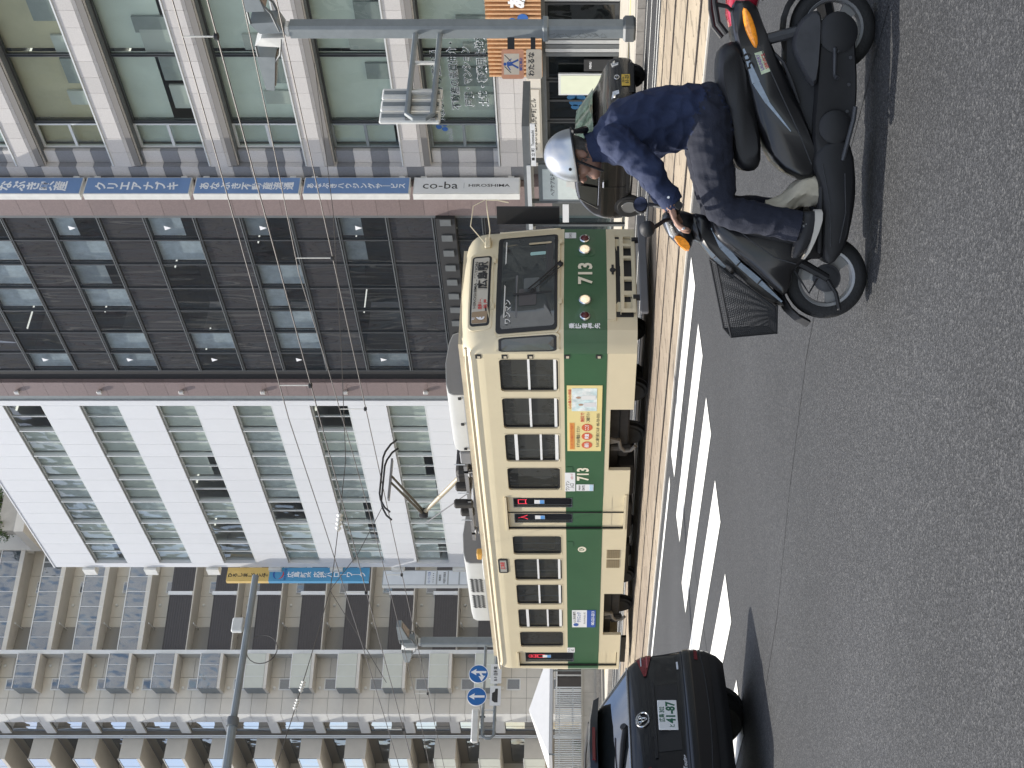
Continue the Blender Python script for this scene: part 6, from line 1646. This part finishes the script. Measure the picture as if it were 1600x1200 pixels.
# floor board, underside
slab('floor_board', smooth_poly([(.62, .30), (.70, .265), (.847, .245), (1.055, .238), (1.09, .195), (1.0, .128), (.847, .100), (.728, .090), (.55, .110), (.48, .17), (.54, .28)], 1), .155, m_scm, .022)
b = MB(ST_); b.cbox(.72, 1.03, -.15, .15, .245, .262, .006); b.build('floor_mat', m_floor, sco)
stube('side_stand', [(.60, .15, .16), (.42, .19, .125), (.36, .20, .12)], .011, m_scg)
# rear body and seat
slab('rear_body', smooth_poly([(-.12, .69), (.05, .665), (.30, .60), (.50, .53), (.64, .45), (.71, .30), (.62, .25), (.45, .31), (.22, .42), (.02, .52), (-.13, .58)], 1), .13, m_scb, .03)
slab('tail_cowl', smooth_poly([(-.24, .66), (-.10, .70), (.02, .665), (.0, .60), (-.1, .545), (-.2, .55), (-.26, .60)], 1), .115, m_redp, .045)
slab('seat', smooth_poly([(.06, .66), (.08, .722), (.16, .738), (.30, .728), (.42, .70), (.52, .668), (.62, .645), (.655, .60), (.645, .545), (.58, .525), (.40, .55), (.20, .595), (.10, .625)], 1), .135, m_seat, .036)
for s in (1, -1):
    pl2 = smooth_poly([(-.09, .64), (.0, .628), (.075, .592), (.108, .565), (.07, .555), (-.01, .575), (-.08, .61)], 1)
    b = MB(ST_); b.loft([[(p[0], s*.118, p[1]) for p in pl2], [(.01 + (p[0]-.01)*.9, s*.142, .595 + (p[1]-.595)*.86) for p in pl2], [(.01 + (p[0]-.01)*.6, s*.150, .595 + (p[1]-.595)*.55) for p in pl2]]); b.build('rear_indicator', m_amber, sco, True, 50)
    gs = MB(ST_)
    for a, wa, c, wc in (((.10, .625), .004, (.25, .565), .018), ((.25, .565), .016, (.34, .51), .010), ((.34, .51), .008, (.47, .40), .002)): gq(a, wa, c, wc, s*.1315, s*.1315)
    gs.build('stripe_highlight', m_stripehl, sco)
def sl(body_, x, z, h, w, mat, ang, y=.133, bold=.02):
    r_ = ST_.to_3x3() @ Vector((-math.cos(R(ang)), 0, math.sin(R(ang)))); u_ = ST_.to_3x3() @ Vector((math.sin(R(ang)), 0, math.cos(R(ang))))
    return letters(body_, ST_ @ Vector((x, y, z)), r_, u_, h, mat, sco, bold, w=w)
sl('50', .155, .600, .06, .075, m_scb, 20, .1330, .01)
sk = MB(ST_); sk.add([(.120, .1325, .575), (.108, .1325, .537), (.200, .1325, .500), (.215, .1325, .541)], [(0, 1, 2, 3)]); sko = sk.build('sticker', M('sticker_pastel', (.55, .62, .42), .45, var=.3, vs=30), sco)
sl('LAUNDRY', .160, .548, .022, .075, M('print_violet', (.25, .12, .35), .5), 21, .1335, .03); sl('SERVICE', .155, .525, .022, .07, m_txtr, 21, .1335, .03)
# panel joints
for pts in ([(-.06, .1315, .60), (.10, .1315, .545), (.30, .1315, .45), (.48, .1315, .36), (.62, .1315, .30)], [(.90, .131, .66), (.98, .131, .56), (1.05, .131, .46), (1.08, .131, .36)], [(.62, .1565, .255), (.80, .1565, .215), (1.0, .1565, .205)], [(.66, .1565, .15), (.84, .1565, .14), (.98, .1565, .165)]):
    stube('panel_joint', pts, .0028, m_scg, None, 5)
# grab rail
stube('grab_rail', [(.03, .10, .70), (-.02, .11, .74), (-.10, .11, .755), (-.20, .09, .76), (-.24, .0, .76), (-.20, -.09, .76), (-.10, -.11, .755), (-.02, -.11, .74), (.03, -.10, .70)], .012, m_scm)
stube('grab_rail_stay', [(-.10, .11, .755), (-.09, .10, .70), (-.06, .09, .665)], .010, m_scm)
stube('grab_rail_stay', [(-.16, .09, .758), (-.17, .05, .70)], .008, m_alu)
# engine unit: air box, belt case, kick lever, rear mudguard, shock, exhaust
b = MB(ST_); pl2 = smooth_poly([(.46, .30), (.30, .29), (.12, .285), (-.02, .27), (-.07, .22), (-.06, .15), (0, .12), (.10, .115), (.25, .10), (.42, .105), (.60, .14), (.66, .22), (.60, .29)], 1)
b.loft([[(p[0], .03, p[1]) for p in pl2], [(p[0], .125, p[1]) for p in pl2], [(.28 + (p[0]-.28)*.93, .145, .2 + (p[1]-.2)*.9) for p in pl2]]); b.build('belt_case', m_scm, sco, True, 45)
b = MB(ST_); pl2 = smooth_poly([(.08, .405), (.0, .385), (-.06, .335), (-.07, .285), (.0, .272), (.25, .285), (.27, .31), (.14, .385)], 1)
b.loft([[(p[0], .06, p[1]) for p in pl2], [(p[0], .15, p[1]) for p in pl2], [(.08 + (p[0]-.08)*.9, .168, .33 + (p[1]-.33)*.85) for p in pl2]]); b.build('air_cleaner', m_scg, sco, True, 45)
b = MB(ST_); b.lathe([(.09, 0), (.09, .03), (.06, .045)], (.03, .125, .2), (0, 1, 0), 24); b.build('clutch_bulge', m_scm, sco, True)
b = MB(ST_); b.lathe([(.075, 0), (.075, .03), (.05, .045)], (.45, .125, .2), (0, 1, 0), 24); b.build('variator_bulge', m_scm, sco, True)
stube('kick_lever', [(.10, .165, .215), (.14, .175, .215), (.22, .18, .215), (.235, .195, .205)], [.010, .009, .008, .012], m_scg)
stube('case_rib', [(.0, .15, .15), (.1, .155, .19), (.12, .155, .20)], .006, m_scg)
b = MB(ST_); pr = []
for k in range(8):
    a = R(60 + 14*k); rr_ = .225
    pr.append([(rr_*math.cos(a), -.065, .2 + rr_*math.sin(a)), ((rr_+.02)*math.cos(a), 0, .2 + (rr_+.02)*math.sin(a)), (rr_*math.cos(a), .065, .2 + rr_*math.sin(a)), ((rr_-.008)*math.cos(a), 0, .2 + (rr_-.008)*math.sin(a))])
b.loft(pr); b.build('rear_fender', m_scm, sco, True, 50)
b = MB(ST_); b.loft([[(-.16, -.075, .52), (-.16, .075, .52), (-.13, .075, .52), (-.13, -.075, .52)], [(-.28, -.07, .36), (-.28, .07, .36), (-.25, .07, .36), (-.25, -.07, .36)]]); b.build('mudflap', m_scm, sco)
stube('shock_absorber', [(.06, .10, .53), (.0, .10, .30)], [.026, .026], m_scg)
stube('exhaust', [(.40, -.13, .13), (.15, -.15, .14), (.10, -.155, .17), (-.20, -.155, .24)], [.018, .02, .055, .05], m_scg)
b = MB(ST_); b.box(.05, .60, -.09, .09, .16, .42); b.build('frame_core', m_dark, sco)
for k in range(5): stube('case_bolt', [(.02 + .12*k, .14, .135 + .004*k), (.02 + .12*k, .152, .135 + .004*k)], .008, m_scg)
for k in range(6): stube('cooling_fin', [(.50 + .018*k, -.09, .30), (.50 + .018*k, .10, .30)], .006, m_scg)
stube('fuel_hose', [(.10, .10, .50), (.16, .13, .44), (.24, .12, .40), (.34, .10, .36)], .008, m_rub)

# front basket of fine mesh
bk = MB(ST_)
c0 = [(1.075, .735), (1.42, .66), (1.405, .44), (1.28, .455)]
m_bask = bpy.data.materials.new('basket_mesh'); m_bask.use_nodes = True
n_ = m_bask.node_tree.nodes; l_ = m_bask.node_tree.links; pb_ = n_['Principled BSDF']; pb_.inputs['Base Color'].default_value = (.02, .02, .021, 1); pb_.inputs['Roughness'].default_value = .6
# net geometry: thin wires on each wall of the basket
bt_ = thing('wire_basket', 'black wire mesh basket mounted on the front of the scooter', 'basket', tuple(ST_ @ Vector((1.27, 0, .45))))
def lerp(a, b_, t): return tuple(a[i] + (b_[i]-a[i])*t for i in range(3))
def net(A_, B_, C_, D_, nu, nv, name):
    mb = MB(ST_); r_ = .0013
    for i in range(nu + 1):
        t = i/nu; p, q = lerp(A_, B_, t), lerp(D_, C_, t); mb.tube([p, q], r_, 3, False)
    for j in range(nv + 1):
        t = j/nv; p, q = lerp(A_, D_, t), lerp(B_, C_, t); mb.tube([p, q], r_, 3, False)
    o = mb.build(name, m_bask, bt_); o['kind'] = 'stuff'; return o
HW, HB = .165, .13
def bp(i, s): return (c0[i][0], s * (HW if i in (0, 1) else HB), c0[i][1])
net(bp(0,1), bp(1,1), bp(2,1), bp(3,1), 36, 25, 'mesh_side'); net(bp(0,-1), bp(1,-1), bp(2,-1), bp(3,-1), 36, 25, 'mesh_side')
net(bp(1,1), bp(1,-1), bp(2,-1), bp(2,1), 32, 24, 'mesh_front'); net(bp(0,1), bp(0,-1), bp(3,-1), bp(3,1), 32, 28, 'mesh_rear'); net(bp(3,1), bp(2,1), bp(2,-1), bp(3,-1), 20, 30, 'mesh_floor')
b = MB(ST_); b.tube([bp(0,1), bp(1,1), bp(1,-1), bp(0,-1), bp(0,1)], .0055, 6); b.build('rim', m_scm, bt_, True)
for s in (1, -1):
    b = MB(ST_); b.tube([bp(0,s), bp(3,s), bp(2,s), bp(1,s)], .004, 6); b.build('edge_wire', m_scm, bt_)
b = MB(ST_); b.box(1.275, 1.41, -.13, .13, .438, .446); b.build('base_plate', m_scm, bt_)
for z in (.60,): 
    b = MB(ST_); b.tube([(1.10, .16, .70), (1.14, .15, .66), (1.14, -.15, .66), (1.10, -.16, .70)], .010, 6); b.build('carrier', m_scm, bt_)
b = MB(ST_); b.tube([(1.12, .10, .68), (1.20, .10, .57), (1.30, .10, .45)], .008, 6); b.tube([(1.12, -.10, .68), (1.20, -.10, .57), (1.30, -.10, .45)], .008, 6); b.build('carrier_stay', m_scm, bt_)

# crumpled cloth on the floor board
cl_ = MB(ST_); rr = random.Random(9)
nu, nv = 26, 22
V = []
for j in range(nv + 1):
    for i in range(nu):
        a = 2*math.pi*i/nu; v = j/nv
        xx = .735 + .115*v*(1-.2*v); zz = .262 + .235*v
        rx_, ry_ = .075*(1 - .45*v**2), .085*(1 - .55*v**2)
        k = 1 + .10*math.sin(3*a + 5*v) + .07*math.sin(7*a - 9*v) + .05*math.sin(11*a + 14*v)
        V.append((xx + rx_*k*math.cos(a) - .02*math.sin(6*v), .04 + ry_*k*math.sin(a), zz))
F = [(j*nu+i, j*nu+(i+1) % nu, (j+1)*nu+(i+1) % nu, (j+1)*nu+i) for j in range(nv) for i in range(nu)] + [tuple(range(nv*nu, nv*nu+nu))]
cl_.add(V, F)
tag(cl_.build('cloth_bundle', M('cloth_beige', (.52, .47, .36), .9, var=.15, vs=20), None, True, 60), 'crumpled beige cloth bundle on the scooter floor board', 'cloth')
# ------------------------------------------------------------------ rider (same local frame as the scooter)
from mathutils import kdtree, noise
m_jack = M('jacket_navy', (.015, .025, .066), .85, var=.22, vs=7, bump=.25, bs=160)
m_trou = M('trousers_navy', (.015, .018, .032), .88, var=.2, vs=9, bump=.25, bs=180)
m_skin = M('skin', (.30, .165, .115), .55, var=.12, vs=30)
m_hair = M('hair_grey', (.10, .095, .09), .8, var=.4, vs=60)
m_shoe = M('shoe_black', (.018, .018, .02), .6)
m_sole = M('shoe_sole', (.58, .54, .47), .7)
m_sock = M('sock_grey', (.34, .34, .34), .85, bump=.3, bs=220)
PM = [m_jack, m_trou, m_skin, m_hair, m_shoe, m_sock]
JA, TR, SK, HA, SH, SO = range(6)
parts = []          # (MB, material)
def limb(path, rs, mt, n=14, sq=None):
    path = [Vector(p) for p in path]; b = MB()
    # round the ends
    d0 = (path[0] - path[1]).normalized(); d1 = (path[-1] - path[-2]).normalized()
    P = [path[0] + d0*rs[0]*.95, path[0] + d0*rs[0]*.7] + path + [path[-1] + d1*rs[-1]*.7, path[-1] + d1*rs[-1]*.95]
    Q = [rs[0]*.25, rs[0]*.72] + list(rs) + [rs[-1]*.72, rs[-1]*.25]
    b.tube(P, Q, n, True, sq); parts.append((b, mt))
def ellip(c, ax, mt, rot=0.0):
    b = MB(); rings = []
    for j in range(1, 12):
        t = math.pi*j/12; rings.append([])
        for i in range(18):
            a = 2*math.pi*i/18
            x, y, z = ax[0]*math.sin(t)*math.cos(a), ax[1]*math.sin(t)*math.sin(a), ax[2]*math.cos(t)
            rings[-1].append((c[0] + x*math.cos(rot) + z*math.sin(rot), c[1] + y, c[2] - x*math.sin(rot) + z*math.cos(rot)))
    b.loft(rings); parts.append((b, mt))
# torso, leaning forward a little
b = MB(); rings = []
for z, cx, d, w in ((.68, .40, .10, .13), (.71, .40, .14, .165), (.80, .402, .158, .182), (.90, .402, .152, .178), (1.0, .425, .155, .188), (1.1, .455, .155, .202), (1.18, .482, .142, .208), (1.235, .508, .112, .175), (1.285, .535, .07, .09), (1.30, .54, .05, .06)):
    d *= .95; w *= .94
    rings.append([(cx + d*math.copysign(abs(math.cos(2*math.pi*i/28))**.85, math.cos(2*math.pi*i/28)), w*math.copysign(abs(math.sin(2*math.pi*i/28))**.85, math.sin(2*math.pi*i/28)), z + (cx - .45)*.0 - .28*d*math.cos(2*math.pi*i/28)) for i in range(28)])
b.loft(rings); parts.append((b, JA))
ellip((.41, 0, .765), (.165, .185, .10), TR)
for s in (1, -1):
    # arm
    sh, el, wr = Vector((.515, s*.185, 1.205)), Vector((.655, s*.275, 1.04)), Vector((.785, s*.268, .955))
    limb([sh, sh.lerp(el, .35) + Vector((-.005, s*.012, 0)), sh.lerp(el, .75), el, el.lerp(wr, .35) + Vector((.005, 0, .004)), el.lerp(wr, .8), wr - Vector((.004, 0, -.004))], [.080, .070, .061, .060, .055, .049, .047], JA)
    # hand closed over the grip: palm, four fingers, thumb
    limb([wr + Vector((-.02, 0, .015)), wr + Vector((.02, 0, -.006))], [.028, .027], SK, 12)
    pc = Vector((.822, s*.262, .951))
    b = MB(); b.loft([[tuple(pc + Vector((dx, s*dy*1.0, dz - .30*dx))) for dx, dz in ((-.045, -.016), (.028, -.014), (.036, .004), (.02, .016), (-.04, .017))] for dy in (-.043, -.02, .02, .043)]); parts.append((b, SK))
    for k, (dy, L) in enumerate(((-.034, .95), (-.012, 1.05), (.011, 1.0), (.032, .82))):
        kn = pc + Vector((.032, s*dy, -.004)); a_ = pc + Vector((.032 + .040*L, s*dy*1.04, -.026)); c_ = pc + Vector((.034 + .062*L, s*dy*1.02, -.056)); e_ = pc + Vector((.030 + .070*L, s*dy, -.084 + .004*k))
        limb([kn, a_, c_, e_], [.0115, .0102, .0094, .0085], SK, 10)
    limb([pc + Vector((-.02, -s*.046, -.008)), pc + Vector((.012, -s*.060, -.020)), pc + Vector((.040, -s*.056, -.034)), pc + Vector((.058, -s*.048, -.046))], [.0135, .0125, .011, .0095], SK, 10)
    # leg
    hp, kn, an = Vector((.42, s*.10, .775)), Vector((.825, s*.148, .712)), Vector((.895 if s > 0 else .86, s*.168, .40))
    limb([hp, hp.lerp(kn, .35) + Vector((0, 0, .012)), hp.lerp(kn, .75) + Vector((0, 0, .006)), kn, kn.lerp(an, .3) + Vector((.008, 0, 0)), kn.lerp(an, .7), an], [.105, .098, .086, .080, .074, .070, .068], TR, 18)
    limb([an + Vector((-.004, 0, .02)), an + Vector((.0, 0, -.05))], [.042, .040], SO, 12)
    # shoe
    ft = an + Vector((.0, 0, -.075))
    b = MB(); rings = []
    for dx, hz, hw, zo in ((-.062, .030, .026, .005), (-.05, .046, .036, .010), (-.01, .060, .042, .016), (.04, .055, .046, .030), (.09, .038, .047, .045), (.13, .027, .040, .062), (.155, .015, .022, .074)):
        rings.append([(ft.x + dx, ft.y + hw*math.cos(2*math.pi*i/14), ft.z - .025 + zo + hz*math.sin(2*math.pi*i/14)) for i in range(14)])
    b.loft(rings); parts.append((b, SH))
# neck and head, face turned to the way ahead
limb([(.53, 0, 1.26), (.555, 0, 1.32), (.572, 0, 1.37)], [.060, .055, .055], SK, 16)
ellip((.583, 0, 1.415), (.100, .078, .112), HA, .12)
ellip((.605, 0, 1.385), (.082, .068, .085), SK, .15)
limb([(.600, 0, 1.335), (.640, 0, 1.305), (.662, 0, 1.300)], [.058, .045, .030], SK, 14)
limb([(.678, 0, 1.385), (.698, 0, 1.350), (.690, 0, 1.342)], [.010, .014, .010], SK, 10)
limb([(.668, -.035, 1.395), (.676, 0, 1.398), (.668, .035, 1.395)], [.012, .013, .012], SK, 8)
limb([(.668, -.018, 1.318), (.676, 0, 1.320), (.668, .018, 1.318)], [.008, .009, .008], SK, 8)
for s in (1, -1):
    ellip((.572, s*.079, 1.365), (.020, .010, .032), SK, -.2)
    ellip((.64, s*.042, 1.350), (.026, .022, .03), SK)
V = []; F = []; pm = []
for b, mt in parts:
    o = len(V); V += b.v; F += [tuple(i + o for i in f) for f in b.f]; pm += [mt] * len(b.v)
me = bpy.data.meshes.new('raw'); me.from_pydata(V, [], F)
bm = bmesh.new(); bm.from_mesh(me); bmesh.ops.recalc_face_normals(bm, faces=bm.faces); bm.to_mesh(me); bm.free()
tmp = bpy.data.objects.new('raw', me); col.objects.link(tmp)
md = tmp.modifiers.new('r', 'REMESH'); md.mode = 'VOXEL'; md.voxel_size = .0055
md = tmp.modifiers.new('s', 'SMOOTH'); md.factor = .5; md.iterations = 3
dg = bpy.context.evaluated_depsgraph_get()
rm = bpy.data.meshes.new_from_object(tmp.evaluated_get(dg)); bpy.data.objects.remove(tmp)
# denser reference points for the colour regions
kd_pts = []
for b, mt in parts:
    for f in b.f:
        ps = [Vector(b.v[i]) for i in f]; c = sum(ps, Vector()) / len(ps); kd_pts.append((c, mt))
        for p in ps: kd_pts.append((p.lerp(c, .5), mt)); kd_pts.append((p, mt))
kd = kdtree.KDTree(len(kd_pts))
for i, (p, mt) in enumerate(kd_pts): kd.insert(p, i)
kd.balance()
reg = [kd_pts[kd.find(v.co)[1]][1] for v in rm.vertices]
# cloth folds: noise stretched across the limbs
rm.update()
nr = [v.normal.copy() for v in rm.vertices]
for v, nn, g_ in zip(rm.vertices, nr, reg):
    if g_ in (JA, TR):
        p = v.co
        q = Vector((p.x*7 + p.z*4, p.y*6, p.z*11 - p.x*6))
        a = noise.noise(q); c = noise.noise(q*2.3 + Vector((3, 1, 7)))
        ridge = (1 - abs(a)*2.6)
        a2 = noise.noise(Vector((p.x*15 - p.z*10, p.y*7, p.z*9 + p.x*14)))
        amp = .013 if g_ == JA else .009
        v.co = p + nn * (amp*ridge*.6 + amp*.2*c + amp*.45*(1 - abs(a2)*3))
    elif g_ == HA: v.co = v.co + nn * .002 * noise.noise(v.co*120)
for p in rm.polygons:
    p.use_smooth = True
    p.material_index = reg[p.vertices[0]]
for m in PM: rm.materials.append(m)
rm.transform(ST_); rm.name = 'person'
rider = link('person', rm)
tag(rider, 'person in navy jacket and silver half helmet riding the black scooter', 'person')
# helmet: half shell cut along a tilted rim
b = MB(ST_); rings = []
cx, cz = .578, 1.400
def hp_(t, a, k=1.0):
    return (cx + .124*k*math.sin(t)*math.cos(a), .118*k*math.sin(t)*math.sin(a), cz + .140*k*math.cos(t))
def rim_t(a): return R(92) + R(7.5)*math.cos(a)
rings = [[hp_(.03 + (rim_t(2*math.pi*i/32) - .03) * j/14, 2*math.pi*i/32) for i in range(32)] for j in range(15)]
rings += [[hp_(rim_t(2*math.pi*i/32) - (rim_t(2*math.pi*i/32) - .1)*j/6, 2*math.pi*i/32, .955) for i in range(32)] for j in range(7)]
b.loft(rings); hm = b.build('helmet', M('helmet_silver', (.50, .51, .52), .33, metal=.85, var=.05, vs=12), rider, True, 60)
b = MB(ST_); b.tube([hp_(rim_t(2*math.pi*i/32), 2*math.pi*i/32, 1.005) for i in range(33)], .0065, 6); b.build('helmet_rim', m_rub, hm, True)
b = MB(ST_); b.tube([(.470, .09, 1.405), (.462, .05, 1.36), (.460, 0, 1.345), (.462, -.05, 1.36), (.470, -.09, 1.405)], [.008, .016, .018, .016, .008], 8); b.build('neck_guard', m_rub, hm, True)
for s in (1, -1):
    b = MB(ST_); b.tube([(.60, s*.108, 1.395), (.625, s*.078, 1.33), (.645, s*.045, 1.275), (.65, 0, 1.262)], .006, 6); b.build('chin_strap', m_rub, hm, True)
    b = MB(ST_); b.lathe([(.008, 0), (.006, .005)], hp_(R(84), R(58)*s, 1.0), (0, s, 0), 8); b.build('rivet', m_rub, hm)
    b = MB(ST_); b.lathe([(.002, -.011), (.009, -.006), (.011, 0), (.009, .006), (.002, .011)], (.668, s*.030, 1.378), (1, 0, 0), 12); b.build('eye', M('eye_white', (.6, .58, .55), .2), rider, True)
    b = MB(ST_); b.lathe([(.005, 0), (.004, .003)], (.678, s*.030, 1.378), (1, 0, 0), 10); b.build('iris', M('eye_dark', (.02, .015, .012), .2), rider)
# collar, cuffs, hem, belt pouch
b = MB(ST_)
rings = []
for k, (z, rx2, ry2, cx2) in enumerate(((1.245, .078, .088, .528), (1.285, .072, .080, .540), (1.330, .074, .078, .552), (1.328, .066, .070, .552), (1.27, .062, .070, .537))):
    rings.append([(cx2 + rx2*math.cos(2*math.pi*i/28), ry2*math.sin(2*math.pi*i/28), z - .30*rx2*math.cos(2*math.pi*i/28) + .004*math.sin(5*2*math.pi*i/28)) for i in range(28)])
b.loft(rings, False); b.build('collar', m_jack, rider, True, 60)
for s in (1, -1):
    wr = Vector((.785, s*.268, .955)); d = (wr - Vector((.655, s*.275, 1.04))).normalized()
    b = MB(ST_); b.tube([wr - d*.045, wr - d*.02, wr + d*.008], [.055, .056, .053], 20, False); b.tube([wr + d*.008, wr - d*.01], [.053, .045], 20, False); b.build('cuff', m_jack, rider, True, 60)
    an = Vector((.895 if s > 0 else .86, s*.168, .40)); d = (an - Vector((.825, s*.148, .712))).normalized()
    b = MB(ST_); b.tube([an - d*.03, an + d*.02, an + d*.045], [.071, .074, .073], 22, False); b.tube([an + d*.045, an], [.073, .064], 22, False); b.build('trouser_hem', m_trou, rider, True, 60)
    ft = an + Vector((.0, 0, -.075)); b = MB(ST_); rings = []
    for dx, zo, hw, th in ((-.070, -.022, .022, .030), (-.055, -.026, .036, .036), (-.02, -.024, .042, .034), (.03, -.010, .045, .026), (.08, .010, .048, .018), (.125, .030, .043, .012), (.158, .050, .024, .010)):
        rings.append([(ft.x + dx, ft.y - hw, ft.z + zo - .045), (ft.x + dx, ft.y + hw, ft.z + zo - .045), (ft.x + dx, ft.y + hw*1.04, ft.z + zo - .045 + th), (ft.x + dx, ft.y - hw*1.04, ft.z + zo - .045 + th)])
    b.loft(rings); b.build('shoe_sole', m_sole, rider, True, 50)
    for i in range(3):
        lx = ft.x + .03 + i*.022; b = MB(ST_); b.tube([(lx, ft.y - .028, ft.z + .035 - i*.004), (lx + .004, ft.y, ft.z + .052 - i*.003), (lx, ft.y + .03, ft.z + .032 - i*.004)], .004, 5); b.build('shoelace', m_sock, rider)
b = MB(ST_); b.lathe([(.006, 0), (.006, .003)], (.765, .322, .972), (0, 1, .2), 10); b.build('cuff_button', m_signw, rider)
b = MB(ST_); b.cbox(.535, .57, .10, .17, .80, .845, .01); b.build('belt_pouch', m_rub, rider)
